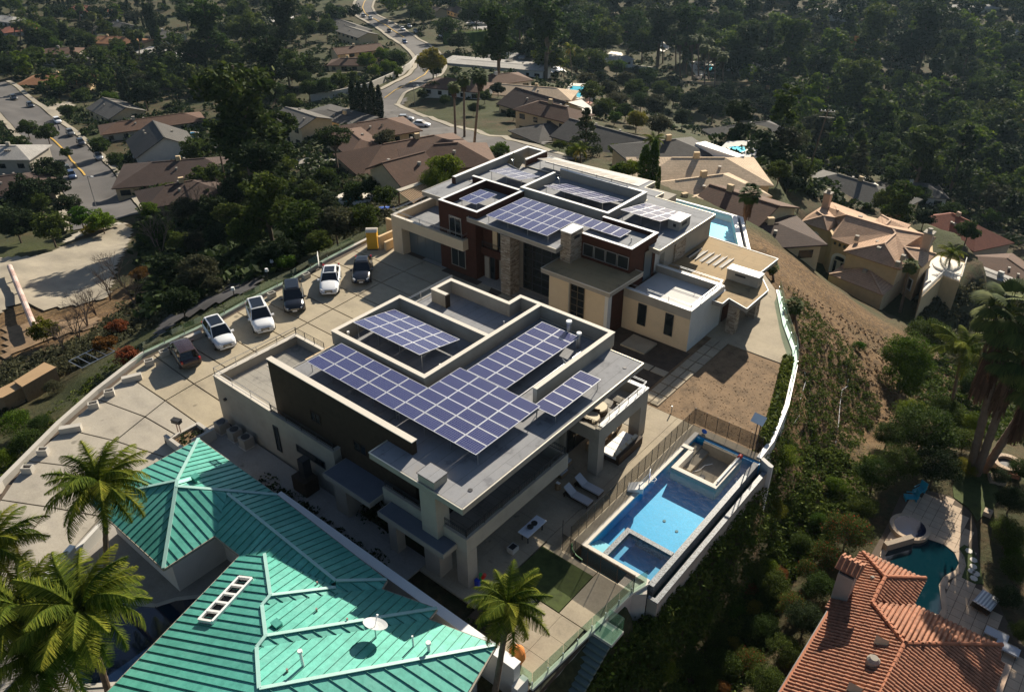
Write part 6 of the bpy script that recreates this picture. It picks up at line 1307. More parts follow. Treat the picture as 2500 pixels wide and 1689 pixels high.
for lb, x, y in (('pale dome vent on the red tile roof', 1035, 1350), ('small pale pot vent near the top of the red tile roof', 1035, 700), ('small gabled vent on the red tile roof near its ridge', 1115, 1195), ('small gabled vent at the bottom edge of the red tile roof', 910, 1555)):
    q_ = onp(*RT(x, y), [TA, TL, TR]); t = thing('roof_vent', lb, 'roof vent', q_)
    if 'gabled' in lb:
        mb_ = MB(); mb_.add([(q_[0]-.45, q_[1]-.3, q_[2]), (q_[0]+.3, q_[1]-.3, q_[2]), (q_[0]+.3, q_[1]+.3, q_[2]), (q_[0]-.45, q_[1]+.3, q_[2]), (q_[0]-.45, q_[1], q_[2]+.4), (q_[0]+.3, q_[1], q_[2]+.42)], [(0, 1, 5, 4), (2, 3, 4, 5), (0, 4, 3), (1, 2, 5)]); mb_.build('vent_hood', stucco_tan, t)
    else: r_ = .38 if 'dome' in lb else .15; MB().tube([(q_[0], q_[1], q_[2]-.1), (q_[0], q_[1], q_[2]+r_*.9), (q_[0], q_[1], q_[2]+r_*1.4)], [r_, r_, r_*.6], 12).build('vent_cap', stucco, t)
# garden of the tile house: deck, pools, lawn, loungers
ZD_ = -8.2; D_p = lambda x, y: P(*RT(x, y), ZD_)[:2]
gd = struct('pool_terrace')
DK = [D_p(*q_) for q_ in ((1130, 330), (1250, 60), (1450, 20), (1640, 70), (1780, 180), (1840, 320), (1850, 480), (1870, 740), (2000, 870), (2060, 1010), (2150, 1150), (2300, 1350), (2300, 1650), (1900, 1650), (1500, 1300), (1100, 1000), (1000, 560))]
MB().prism(DK, -9, ZD_-.02).build('deck_base', joint_m, gd)
gx0, gx1, gy0, gy1 = min(p[0] for p in DK), max(p[0] for p in DK), min(p[1] for p in DK), max(p[1] for p in DK)
POOLC = [D_p(*q_) for q_ in ((1110, 520), (1160, 440), (1300, 400), (1460, 385), (1590, 430), (1680, 500), (1720, 590), (1690, 650), (1600, 700), (1565, 760), (1580, 860), (1590, 940), (1560, 1000), (1400, 960), (1200, 800))]
stp = simple('deck_flagstone', (.46, .35, .25), .85, .18, .9)
k = 0
for i in range(int((gx1-gx0)/.72)+1):
    for j in range(int((gy1-gy0)/.72)+1):
        q_ = [(gx0+.72*i+.015, gy0+.72*j+.015, 0), (gx0+.72*(i+1)-.015, gy0+.72*j+.015, 0), (gx0+.72*(i+1)-.015, gy0+.72*(j+1)-.015, 0), (gx0+.72*i+.015, gy0+.72*(j+1)-.015, 0)]
        cxy = np.mean(q_, 0); ins = [inpoly(np.array([p[0]]), np.array([p[1]]), DK)[0] for p in q_]
        pin = inpoly(np.array([cxy[0]]), np.array([cxy[1]]), POOLC)[0]
        if all(ins) and not pin and vis((cxy[0], cxy[1], ZD_))[0] and not (-6 < cxy[0] < 3 and cxy[1] < 43) and k < 280: MB().prism([p[:2] for p in q_], ZD_-.05, ZD_+rnd.uniform(0, .006)).build('paving_slab', stp, gd); k += 1
t = thing('swimming_pool', 'dark teal kidney shaped pool behind the red tile roof', 'pool', (*D_p(1450, 600), ZD_))
MB().prism(POOLC, ZD_-.1, ZD_+.015).build('pool_floor', pooltile('pool_floor_dark', (.01, .07, .10), 3), t)
MB().prism(POOLC, ZD_+.02, ZD_+.03).build('water', glassy('teal_water', (.002, .022, .032), .05), t)
for a, b_ in zip(POOLC, POOLC[1:]+POOLC[:1]): MB().bar((*a, ZD_+.03), (*b_, ZD_+.03), .38, .09).build('coping_stone', stp, t)
sp0 = D_p(1315, 325); t = thing('round_spa', 'round dark spa with raised rim above the kidney shaped pool', 'spa', (*sp0, ZD_)); mb_ = MB(); 
mb_.tube([(sp0[0], sp0[1], ZD_), (sp0[0], sp0[1], ZD_+.35)], 1.45, 24); mb_.build('rim', stp, t); MB().tube([(sp0[0], sp0[1], ZD_+.351), (sp0[0], sp0[1], ZD_+.36)], 1.15, 24).build('water', MATS['deep_dark_water'], t)
MB().bar((*D_p(1120, 480), ZD_+.3), (*D_p(1330, 420), ZD_+.3), .4, .7).build('stone_wall', stone, t)
lawn = [D_p(*q_) for q_ in ((1650, 0), (1660, 80), (1780, 160), (1840, 260), (1880, 220), (1960, 160), (2020, 60), (1950, -120), (1700, -150))]
tag(MB().prism(lawn, -9, ZD_+.02).build('lawn', grass_m), 'small sunlit lawn with palm shadows above the flagstone deck', 'lawn')
lawn2 = [D_p(*q_) for q_ in ((1700, 470), (1740, 440), (1810, 480), (1860, 600), (1890, 740), (1820, 740), (1720, 690), (1755, 600), (1740, 530))]
t = thing('garden_strip', 'narrow strip of ground cover with pale stepping stones beside the kidney pool', 'garden strip', (*lawn2[0], ZD_)); MB().prism(lawn2, -9, ZD_+.03).build('planting', grass_m, t)
for x, y in ((1775, 490), (1810, 560), (1808, 610), (1795, 645), (1830, 665), (1812, 700)): c = D_p(x, y); MB().tube([(*c, ZD_+.03), (*c, ZD_+.07)], .27, 7).build('stepping_stone', coping, t)
ch = thing('sun_lounger', 'double sun lounger with grey and white striped mattress on the curved deck', 'sun lounger', (*D_p(1890, 905), ZD_), math.radians(-100)); mb_ = MB().box(-.95, .95, -.62, .62, .2, .3); o = mb_.build('frame', wicker, None); o.parent = ch
for k in range(11): o = MB().box(-.95, .5, -.6+.11*k, -.5+.11*k, .302, .42).build('mattress_stripe', white_paint if k % 2 else cushion_grey, None); o.parent = ch
for k in range(11): mb_ = MB(); y0_, y1_ = -.6+.11*k, -.5+.11*k; mb_.add([(.5, y0_, .3), (.5, y1_, .3), (1.0, y1_, .75), (1.0, y0_, .75), (.5, y0_, .42), (.5, y1_, .42), (.96, y1_, .84), (.96, y0_, .84)], [(0, 3, 2, 1), (4, 5, 6, 7), (0, 1, 5, 4), (2, 3, 7, 6), (0, 4, 7, 3), (1, 2, 6, 5)]); o = mb_.build('backrest_stripe', white_paint if k % 2 else cushion_grey, None); o.parent = ch
for k, (x, y) in enumerate(((1975, 1155), (2060, 1260))):
    c = D_p(x, y); t = thing('patio_chair', ('pale patio seat at the roof corner, the one nearer the striped lounger', 'pale patio seat at the roof corner, the one nearer the frame edge')[k], 'chair', (*c, ZD_)); MB().box(c[0]-.7, c[0]+.7, c[1]-.35, c[1]+.35, ZD_+.3, ZD_+.42).build('seat', cushion_grey, t); MB().box(c[0]-.7, c[0]-.62, c[1]-.35, c[1]+.35, ZD_, ZD_+.3).build('leg', steel, t); MB().box(c[0]+.62, c[0]+.7, c[1]-.35, c[1]+.35, ZD_, ZD_+.3).build('leg', steel, t)
for k, (x, y, a) in enumerate(((1335, 95, .6), (1395, 40, 1.2))):
    c = D_p(x, y); t = thing('garden_chair', ('bright blue garden lounge chair in the shade by the deck, the nearer one', 'bright blue garden lounge chair in the shade by the deck, the farther one')[k], 'chair', (*c, ZD_), a)
    for nm, bx in (('seat', (-.6, .3, -.3, .3, .28, .34)), ('backrest', (.3, .36, -.3, .3, .3, 1.0)), ('arm', (-.4, .35, -.36, -.3, .5, .55)), ('arm', (-.4, .35, .3, .36, .5, .55)), ('leg', (-.55, -.5, -.3, .3, 0, .28)), ('leg', (.25, .3, -.3, .3, 0, .28))): o = MB().box(*bx).build(nm, cyan_plastic, None); o.parent = t
fr = D_p(2060, -165); t = thing('fire_ring', 'round pale stone fire ring beyond the lawn on the right', 'fire ring', (*fr, ZD_)); mb_ = MB(); NN = 22
for i in range(NN): a0, a1 = 2*math.pi*i/NN, 2*math.pi*(i+.93)/NN; MB().prism([(fr[0]+r_*math.cos(a), fr[1]+r_*math.sin(a)) for r_, a in ((.75, a0), (1.15, a0), (1.15, a1), (.75, a1))], ZD_-.8, ZD_+.45).build('rim_stone', stp, t)
MB().tube([(*fr, ZD_), (*fr, ZD_+.2)], .75, 20).build('fire_bed', dark, t)
c = D_p(1985, -50); tag(MB().rbox(c, .4, .6, .5, ZD_-.3, ZD_+.35).build('stone_block', stone), 'pale block of stones between the palm trunks', 'stone block')
c = D_p(2115, -85); tag(MB().rbox(c, .2, .45, .2, ZD_-.3, ZD_+.3).build('red_planter', terracotta_ridge), 'small red clay planter below the fire ring', 'planter')
c = D_p(1915, 210); t = thing('stone_birdbath', 'square pale stone basin at the edge of the palm shadows', 'basin', (*c, ZD_)); MB().box(c[0]-.3, c[0]+.3, c[1]-.3, c[1]+.3, ZD_, ZD_+.4).build('basin', stp, t); MB().tube([(*c, ZD_+.4), (*c, ZD_+.41)], .13, 10).build('basin_hole', dark, t)

# ---- houses farther off: a ridge line, a width and a roof shape
def rhouse(label, r0, r1, w_, eh, rh, roofm, wallm=None, hip=True, over=.5, depth=4, windows=0, zc=None):
    up = eh+rh
    a, b_ = (G(*r0, up), G(*r1, up)) if zc is None else (P(*r0, zc+up), P(*r1, zc+up))
    z0 = min(a[2], b_[2]) if zc is None else zc
    a, b_ = np.array(P(*r0, z0+up)), np.array(P(*r1, z0+up)); d = (b_-a)[:2]; L = np.linalg.norm(d); d = d/L; n_ = np.array((-d[1], d[0])); c = (a+b_)/2
    t = thing('neighbour_house', label, 'house', (float(c[0]), float(c[1]), float(z0)))
    hx = w_/2 if hip else .0; h2 = w_/2; A2, B2_ = a[:2], b_[:2]
    cr = [A2-d*(hx+(0 if hip else over))-n_*h2, B2_+d*(hx+(0 if hip else over))-n_*h2, B2_+d*(hx+(0 if hip else over))+n_*h2, A2-d*(hx+(0 if hip else over))+n_*h2]
    ze_, zr_ = z0+eh, z0+eh+rh; E_ = [(*c_, ze_) for c_ in cr]; Ra, Rb = ((*A2, zr_), (*B2_, zr_)) if hip else ((*(A2-d*over), zr_), (*(B2_+d*over), zr_))
    for fc in ([E_[0], E_[1], Rb, Ra], [E_[2], E_[3], Ra, Rb])+(([E_[1], E_[2], Rb], [E_[3], E_[0], Ra]) if hip else ()):
        m_ = len(fc); MB().add(list(fc)+[(p[0], p[1], p[2]-.2) for p in fc], [tuple(range(m_)), tuple(range(2*m_-1, m_-1, -1))]+[(i, m_+i, m_+(i+1) % m_, (i+1) % m_) for i in range(m_)]).build('roof_slope', roofm, t)
    MB().bar(Ra, Rb, .3, .12).build('ridge_cap', roofm, t)
    i_ = .6; wx = hx-i_ if hip else 0
    q_ = [A2-d*wx-n_*(h2-i_), B2_+d*wx-n_*(h2-i_), B2_+d*wx+n_*(h2-i_), A2-d*wx+n_*(h2-i_)]
    MB().prism(q_, z0-depth, ze_-.05).build('wall', wallm or stucco, t)
    if not hip:
        for P0, s_ in ((A2, -1), (B2_, 1)): MB().add([(*(P0-n_*(h2-i_)), ze_-.06), (*(P0+n_*(h2-i_)), ze_-.06), (*P0, zr_-.25)], [(0, 1, 2) if s_ > 0 else (0, 2, 1)]).build('gable', wallm or stucco, t)
    # windows on the side that faces the camera
    s_ = -1 if np.dot(-n_, -c[:2]) > 0 else 1; A_w = q_[0] if s_ < 0 else q_[3]; B_w = q_[1] if s_ < 0 else q_[2]; Lw = np.linalg.norm(B_w-A_w); k_ = max(2, int(Lw/3.4)); off = -n_ if s_ < 0 else n_
    for st_ in range(1 if eh < 4.5 else 2):
        for i in range(k_):
            f_ = (i+.5)/k_; p = A_w+(B_w-A_w)*f_+off*.03; zz = z0+.9+2.8*st_; wd = rnd.choice((.6, .8, 1.0)); MB().bar((*(p-d*wd), zz+.6), (*(p+d*wd), zz+.6), .06, 1.15).build('window', win_dark, t)
    nv = rnd.randint(1, 3)
    for i in range(nv):
        f_ = rnd.uniform(.15, .85); p = A2+(B2_-A2)*f_+n_*rnd.choice((-1, 1))*w_*.2; zz = z0+eh+rh*.6-.1; MB().rbox(p, .3, .22, .22, zz-.2, zz+.5).build('roof_vent', fascia, t)
    if rnd.random() < .6: f_ = rnd.uniform(.2, .8); p = A2+(B2_-A2)*f_; MB().rbox(p, math.atan2(d[1], d[0]), .45, .3, z0, zr_+.9).build('chimney', wallm or stucco, t)
    return t
HL = [
 ('tan orange roofed house in full sun beyond the left road', (100, 181), (178, 180), 14, 2.8, 2.2, sh_orange, stucco_tan, 1),
 ('dark brown roofed house behind the sunny orange roof', (228, 166), (300, 178), 10, 2.8, 2, sh_brown, stucco, 1),
 ('wide orange brown roof behind a round green tree at upper left', (243, 88), (325, 92), 13, 3, 2, sh_orange, stucco_tan, 1),
 ('small grey roof near the top left cypress trees', (205, 56), (252, 60), 12, 2.8, 2, sh_grey, stucco, 0),
 ('small dark gabled roof between cypress trees at upper left', (280, 52), (312, 60), 12, 2.8, 2, sh_greyd, stucco_white, 0),
 ('grey roof with pale wall right of the tall cypress', (388, 74), (428, 80), 13, 2.8, 1.8, sh_grey, stucco_white, 0),
 ('bright pale flat roof below the tall cypress', (372, 122), (440, 128), 13, 3, .3, sh_pale, stucco_white, 1),
 ('grey gabled house with sunlit ridge beside the left road', (252, 238), (306, 262), 12, 3, 2.3, sh_grey, stucco_tan, 0),
 ('long low brown roof behind the white gabled house', (285, 298), (450, 276), 10, 2.8, 1.6, sh_brown, stucco, 1),
 ('white gabled house with steep dark grey roof on the left', (374, 295), (400, 334), 15, 4, 4, sh_greyd, stucco_white, 0),
 ('wide dark brown roofed house below the white gabled one', (372, 396), (500, 386), 15, 2.8, 2.4, sh_brown_dark, stucco_tan, 1),
 ('lower wing with brown roof on the left beside bare shrubs', (405, 452), (470, 440), 10, 2.8, 1.8, sh_brown_dark, stucco_tan, 1),
 ('cream two storey house at the left edge', (2, 356), (40, 356), 11, 6, 1.6, sh_pale, stucco, 1),
 ('dark brown roof at the left edge under a broad dark tree', (-10, 432), (50, 424), 13, 2.8, 2, sh_brown_dark, stucco, 1),
 ('dull red roof near the top left corner', (38, 62), (75, 58), 14, 2.8, 2, sh_red, stucco, 1),
 ('pinkish grey roof at the top edge left of centre', (195, 12), (240, 18), 14, 2.8, 2, sh_red, stucco_white, 1),
 ('low grey roof right of the orange one', (140, 133), (172, 137), 11, 2.6, 1.5, sh_grey, stucco, 1),
 ('grey roofed house at the top left corner', (2, 38), (32, 42), 12, 2.8, 1.6, sh_pale, stucco, 1),
 ('brown roofed house at upper left behind dark trees', (120, 118), (165, 116), 11, 2.8, 1.6, sh_brown, stucco, 1),
 ('cream two storey house with grey gabled roof beside five cypress trees', (700, 262), (770, 285), 10, 5.4, 1.6, sh_grey, stucco_tan, 0),
 ('flat dark grey wing beside the five cypress trees', (800, 268), (858, 284), 10, 3, .5, sh_greyd, stucco_tan, 1),
 ('brown roof behind the parked white cars', (872, 300), (945, 289), 12, 2.6, 2, sh_brown, stucco_tan, 1),
 ('pale brown roof wing left of the parked white cars', (848, 315), (880, 340), 9, 2.6, 1.5, sh_brown, stucco_tan, 1),
 ('large brown roofed house with a chimney in front of the street', (935, 352), (1060, 330), 15, 2.8, 2.8, sh_brown, stucco_tan, 1),
 ('brown roofed house nearest the far modern house with tree shadow on it', (938, 396), (1030, 372), 10, 2.8, 2.3, sh_brown, stucco_tan, 0),
 ('brown hip roof beside the tallest street palm', (1060, 352), (1118, 348), 11, 2.8, 2.2, sh_brown, stucco_tan, 1),
 ('grey roof on the hillside at top centre', (812, 42), (870, 62), 12, 3, 2, sh_grey, stucco, 1),
 ('grey roof with patio below it at top centre', (845, 64), (898, 80), 11, 5.2, 1.5, sh_grey, stucco_tan, 0),
 ('long brown roofed two storey house on the hillside', (815, 118), (925, 106), 10, 5.2, 1.4, sh_brown, stucco_tan, 0),
 ('small brown roof below the long hillside house', (832, 142), (880, 142), 9, 2.6, 1.6, sh_brown, stucco_tan, 1),
 ('white flat roofed house behind the long hedge, the farther roof', (1160, 52), (1225, 52), 9, 3.6, .3, sh_pale, stucco_white, 1),
 ('white flat roofed house behind the long hedge, the nearer roof', (1180, 68), (1255, 64), 9, 3.2, .3, sh_pale, stucco_white, 1),
 ('long white flat roof at upper centre', (1125, 145), (1300, 160), 12, 3.2, .3, sh_pale, stucco_white, 1),
 ('grey gabled roof joined to the long white flat roof', (1240, 148), (1290, 122), 11, 3.4, 1.6, sh_grey, stucco_white, 0),
 ('small white flat roof behind the long white roof', (1215, 132), (1260, 134), 8, 3.6, .3, sh_pale, stucco_white, 1),
 ('brown roofs behind the street palms', (1085, 190), (1150, 196), 11, 2.8, 1.8, sh_brown, stucco_white, 1),
 ('low brown roof behind the street palms on the right', (1180, 186), (1245, 178), 11, 2.8, 1.6, sh_brown, stucco_white, 1),
 ('light brown tiled roof with rows behind the dark gable', (1225, 205), (1360, 215), 11, 2.8, 1.8, sh_beige, stucco_tan, 1),
 ('large dark brown gable roof sloping towards the street', (1262, 214), (1380, 248), 14, 3.4, 3, sh_brown_dark, stucco_tan, 0),
 ('two storey house with brown hip roof and pale walls', (1318, 246), (1385, 262), 9, 5.6, 1.8, sh_brown, stucco_tan, 1),
 ('long dark grey roofed house behind the far modern house', (1395, 290), (1600, 345), 13, 2.8, 2.4, sh_greyd, stucco_tan, 0),
 ('grey roofed garage wing with white door facing the street', (1325, 305), (1380, 292), 11, 2.8, 1.6, sh_greyd, stucco_tan, 1),
 ('dark grey hip roof at the end of the long grey house', (1610, 344), (1650, 340), 13, 2.8, 2.2, sh_greyd, stucco_tan, 1),
 ('dark roofed two storey house across the canyon above the round pool', (1775, 308), (1870, 296), 12, 5.5, 2.2, sh_greyd, stucco_pink, 1, -52),
 ('pale grey roof on the far ridge with a skylight', (1800, 142), (1848, 158), 15, 3, 2.2, sh_pale, stucco_white, 0),
 ('grey hip roofed house above the tan villa', (2045, 424), (2140, 452), 15, 3.4, 3, sh_grey, stucco_tan, 1, -34),
 ('red brown roofed house right of the tan villa', (2325, 520), (2385, 548), 12, 3, 3, sh_red, stucco_pink, 1, -44),
 ('small beige roof among dark trees on the right', (2275, 252), (2305, 268), 12, 3, 2.5, sh_beige, stucco, 1),
 ('red roof among the trees near the right edge, the left one', (2378, 272), (2405, 276), 9, 3, 1.5, sh_red, stucco, 1),
 ('red roof among the trees at the right edge', (2462, 272), (2495, 276), 10, 3, 1.6, sh_red, stucco, 1),
 ('brown roofed building at the right edge below the villa', (2460, 630), (2520, 672), 9, 3, 1.4, sh_brown, stucco, 1),
 ('narrow pale carport roof above the brushy slope on the right', (2392, 655), (2458, 680), 3.2, 3, .15, sh_pale, stucco_white, 1),
 ('small grey roof in the shade of a deodar', (2205, 445), (2262, 448), 10, 3, 2, sh_greyd, stucco_white, 1),
 ('bright white roof near the top right', (2010, 22), (2058, 24), 13, 5, .4, sh_pale, stucco_white, 1),
 ('dark roof with bright skylights near the top right', (1912, 56), (1990, 56), 13, 3.4, 1, sh_greyd, stucco, 1),
 ('little pale roof in the far right woods, left of the tall pine', (2265, 62), (2292, 60), 11, 3, 1.6, sh_beige, stucco_white, 1),
 ('pale roofs at the far top right corner', (2330, 12), (2400, 10), 15, 3, 1.5, sh_pale, stucco_white, 1),
 ('pale grey roof at the far top right edge', (2420, 60), (2460, 66), 13, 3, 1.6, sh_pale, stucco_white, 1),
 ('brown gable roof at the top edge behind the long hedge', (1030, 12), (1075, 20), 11, 3, 2, sh_brown_dark, stucco_tan, 0),
 ('brown gable roof with bright end at the top edge', (1110, 12), (1150, 26), 11, 3, 2, sh_brown_dark, stucco_tan, 0),
 ('pale patio roof on the far ridge', (1495, 142), (1520, 140), 9, 3, .5, sh_pale, stucco_white, 1),
 ('pale round edged terrace roof in the woods at right', (2175, 142), (2205, 146), 8, 2, .4, sh_pale, stucco_white, 1),
]
HPOS = []
for L_ in HL:
    lb, r0, r1, w_, eh, rh, rm, wm, hp, zc_ = (*L_, None)[:10]; t = rhouse(lb, r0, r1, w_, eh, rh, rm, wm, bool(hp), zc=zc_); HPOS.append((t.location.x, t.location.y, w_/2+math.dist(P(*r0, t.location.z+eh)[:2], P(*r1, t.location.z+eh)[:2])/2))
# beige and brown pair just right of the turquoise pool
for lb, r0, r1, w_, eh, rh, rm in (('sunlit beige roof with the turquoise pool behind, the farthest section', (1640, 385), (1770, 385), 13, 3.2, 2.2, sh_beige), ('sunlit beige roof, the middle section with the chimney', (1650, 440), (1765, 425), 11, 3.2, 2.2, sh_beige), ('pale beige roof, the near section towards the modern pool', (1640, 492), (1700, 480), 11, 3.0, 2.0, sh_beige), ('long brown gable roof stepping down the slope beside the palm', (1740, 452), (1895, 500), 13, 3.6, 2.2, sh_brown), ('lower brown roof end with tan walls beside the slope', (1850, 548), (1900, 545), 10, 3.0, 1.2, sh_brown_dark)):
    rhouse(lb, r0, r1, w_, eh, rh, rm, stucco_tan, 'gable' not in lb, zc=-12)
a = P(1697, 350, -7.2); t = thing('flat_roof_annex', 'bright white flat roof between the beige roof and its pool', 'annex', a); MB().prism([P(*q_, -7.6)[:2] for q_ in ((1697, 350), (1722, 345), (1818, 380), (1800, 384))], -12, -7.6).build('roof', white_hot, t)
a = P(1780, 420, -8.4); t = thing('patio_cover', 'grey flat patio cover beside the beige roof', 'patio cover', a); MB().prism([P(*q_, -8.6)[:2] for q_ in ((1745, 410), (1768, 402), (1830, 425), (1805, 436))], -8.9, -8.6).build('roof', sh_grey, t)
for q_ in ((1770, 405), (1828, 427), (1806, 434)): c = P(*q_, -8.9); MB().box(c[0]-.08, c[0]+.08, c[1]-.08, c[1]+.08, -13, -8.9).build('post', white_paint, t)

# ================================================================== ROADS, PATHS, POOLS ON THE TERRAIN
def drapepoly(name, pts, mat, up=.15, step=1.0, label=None, cat=None, world=False, kind='structure'):
    pl = [p[:2] for p in (pts if world else [G(*q_) for q_ in pts])]; xs = np.arange(min(p[0] for p in pl)-step, max(p[0] for p in pl)+step, step); ys = np.arange(min(p[1] for p in pl)-step, max(p[1] for p in pl)+step, step)
    X_, Y_ = np.meshgrid(xs, ys); ins = inpoly(X_, Y_, pl); mb = MB(); idx_ = {}
    def vid(i, j):
        if (i, j) not in idx_: idx_[(i, j)] = len(mb.v); mb.v.append((float(X_[j, i]), float(Y_[j, i]), float(T(X_[j, i], Y_[j, i]))+up))
        return idx_[(i, j)]
    for j in range(len(ys)-1):
        for i in range(len(xs)-1):
            if ins[j, i] and ins[j, i+1] and ins[j+1, i] and ins[j+1, i+1]: mb.f.append((vid(i, j), vid(i+1, j), vid(i+1, j+1), vid(i, j+1))); mb.mi.append(0)
    if not mb.f: return None
    o = mb.build(name, mat, None, smooth=True)
    if label: tag(o, label, cat)
    else: o['kind'] = kind
    return o
RA = gl([(-30, 205), (25, 252), (60, 282), (100, 318), (160, 372), (205, 425), (235, 480), (262, 545)])
RB = gl([(905, -30), (893, 2), (885, 20), (893, 38), (930, 58), (965, 80), (1010, 108), (1048, 140), (1052, 165), (1030, 190), (985, 215), (940, 242), (915, 268)])
RC = gl([(905, 262), (940, 285), (1000, 305), (1080, 328), (1160, 350), (1230, 372), (1330, 400)])
road_a, LA = drape('road', RA, 11.5, asphalt, .16); road_b, LB = drape('road', RB, 9.5, asphalt, .2); road_c, LC = drape('road', RC, 13, asphalt, .26)
for nm, rd, o0, o1, m_ in (('pavement', RA, 6.0, 7.6, sidewalk_m), ('pavement', RA, -7.6, -6.0, sidewalk_m), ('pavement', RB, -6.6, -5.0, sidewalk_m), ('pavement', RB, 5.0, 6.2, sidewalk_m), ('pavement', RC, -8.6, -6.7, sidewalk_m), ('pavement', RC, 6.7, 8.2, sidewalk_m)): drape(nm, rd, o0, m_, .34, w1=o1)
for rd, a, b_ in ((RA, .45, .72), (RB, .2, .55), (RB, .75, .95), (RB, 0., .2)):
    pl = [np.array(p[:2]) for p in rd]; L = np.cumsum([0]+[np.linalg.norm(q_-p) for p, q_ in zip(pl, pl[1:])]); tot = L[-1]
    ln = [tuple(np.interp(np.linspace(a, b_, 14)*tot, L, [p[i] for p in pl]) for i in (0, 1))]; drape('centre_line', list(zip(*ln[0])), .42, yellow_line, .30 if rd is RA else .36)
drapepoly('road_junction', [(925, 300), (1000, 248), (975, 215), (1010, 205), (970, 262), (1040, 290), (1100, 320), (1080, 345)], asphalt, .3)
drapepoly('driveway_apron', [(965, 268), (975, 300), (1010, 310), (1000, 345), (960, 340), (950, 300)], sidewalk_m, .2)
drapepoly('driveway_apron', [(105, 262), (170, 250), (190, 262), (130, 300)], sidewalk_m, .3)
drapepoly('driveway_apron', [(1290, 330), (1345, 328), (1372, 345), (1320, 362)], asphalt, .3)
drapepoly('asphalt_path', [(545, 690), (640, 660), (665, 655), (655, 690), (600, 720), (540, 745), (440, 790), (380, 850), (350, 850), (420, 760)], asphalt_dark, .2, .7)
drapepoly('concrete_spillway', [(-40, 630), (110, 622), (160, 595), (190, 575), (250, 560), (310, 545), (330, 565), (300, 640), (275, 730), (100, 765), (60, 740), (-40, 800)], spill_c, .2, .8)
drapepoly('spillway_kerb', [(150, 600), (200, 572), (310, 548), (312, 556), (200, 588), (152, 612)], kerb_m, .7, .7)
drapepoly('dry_yard', [(0, 800), (120, 780), (260, 770), (250, 800), (100, 840), (0, 890)], soil, .15, .8)
drapepoly('sunlit_yard', [(720, 392), (770, 385), (830, 380), (850, 405), (800, 420), (745, 418), (718, 415)], kerb_m, .25, .8)
drapepoly('grass_path', [(595, 655), (640, 605), (660, 596), (640, 640), (600, 690), (570, 690)], grass_far, .2, .6)
drapepoly('grass_bank', [(1090, 205), (1060, 190), (1030, 222), (1060, 235)], simple('grass_bright', (.13, .20, .03), .95, .3), .2, .8)
drapepoly('villa_lawn', [(1928, 620), (1962, 595), (1962, 632), (1945, 632)], simple('grass_bright2', (.09, .17, .02), .95, .3), .2, .7)
def poolat(label, pts, mat, deck=None, up=.4, wat=None):
    pl = [G(*q_) for q_ in pts]; z_ = max(p[2] for p in pl)+up; pw = [P(*q_, z_)[:2] for q_ in pts]; c = np.mean(pw, 0); t = thing('swimming_pool', label, 'pool', (float(c[0]), float(c[1]), z_))
    if deck:
        dk = [P(*q_, z_)[:2] for q_ in deck]; MB().prism(dk, z_-4, z_-.02).build('pool_deck', stucco_white if 'white' in label else coping, t)
    MB().prism(pw, z_-.9, z_+.01).build('pool_body', mat, t); MB().prism(pw, z_+.02, z_+.03).build('water', water_m, t)
    for a, b_ in zip(pw, pw[1:]+pw[:1]): MB().bar((*a, z_+.03), (*b_, z_+.03), .35, .08).build('coping_stone', coping, t)
    return t
ptl = pooltile('pool_turquoise', (.03, .42, .50), 2); pbl = pooltile('pool_blue', (.03, .20, .42), 2)
poolat('teal pool glimpsed between trees left of the far modern house', [(832, 488), (845, 480), (880, 480), (892, 490), (870, 494), (845, 497)], pool_teal, [(815, 480), (850, 466), (910, 474), (915, 500), (850, 508)])
poolat('five sided teal pool above the brown roofs', [(1385, 222), (1397, 210), (1432, 212), (1440, 224), (1415, 240), (1395, 234)], ptl, [(1375, 225), (1395, 203), (1440, 205), (1455, 225), (1420, 248), (1385, 240)])
poolat('small blue pool end beside a red brick terrace', [(1418, 280), (1428, 270), (1440, 270), (1440, 284), (1425, 286)], ptl, [(1385, 250), (1420, 243), (1445, 262), (1445, 290), (1410, 290)])
poolat('bright blue oval pool on a white terrace beyond the beige roof', [(1775, 360), (1790, 357), (1815, 357), (1828, 362), (1820, 371), (1805, 374), (1785, 368)], pooltile('pool_bright', (.03, .36, .60), 2), [(1762, 358), (1775, 345), (1835, 343), (1858, 360), (1850, 385), (1815, 395), (1790, 385), (1740, 372)], .6)
poolat('little pool behind the grey hip roof above the villa', [(2105, 448), (2118, 444), (2132, 452), (2118, 457)], ptl, [(2090, 440), (2105, 425), (2145, 452), (2140, 462), (2115, 460)], 3.)
poolat('dark blue pool behind the white gabled house', [(452, 330), (468, 322), (488, 325), (485, 336), (462, 342)], pbl)
poolat('pale pool with white deck at top left of centre', [(672, 44), (690, 38), (705, 42), (695, 50), (678, 50)], ptl, [(655, 44), (680, 33), (720, 40), (715, 55), (665, 54)])
poolat('pale green pool on the far ridge', [(1708, 165), (1735, 158), (1745, 170), (1725, 176)], ptl, [(1680, 150), (1740, 150), (1755, 178), (1700, 185)])
# terraces and bright paved patches far off
for k, (lb, pts) in enumerate((('sunny pale patio on the far ridge left of the palms', [(1470, 140), (1490, 128), (1520, 132), (1528, 148), (1490, 150)]), ('sunny paved strip high on the far ridge', [(1595, 100), (1615, 98), (1640, 118), (1620, 132), (1600, 125)]), ('pink sunlit patio below the far ridge palms', [(1690, 188), (1740, 186), (1745, 198), (1700, 202)]), ('white car court beside the long white roof', [(1335, 170), (1375, 168), (1385, 180), (1340, 184)]), ('brick red pool terrace beside the round lawn', [(1385, 245), (1420, 240), (1450, 258), (1440, 275), (1400, 272)]))):
    drapepoly('sunny_patio', pts, (coping, coping, stp, white_hot, simple('brick_paving', (.35, .17, .13), .9, .2))[k], .5, .9, lb, 'patio')
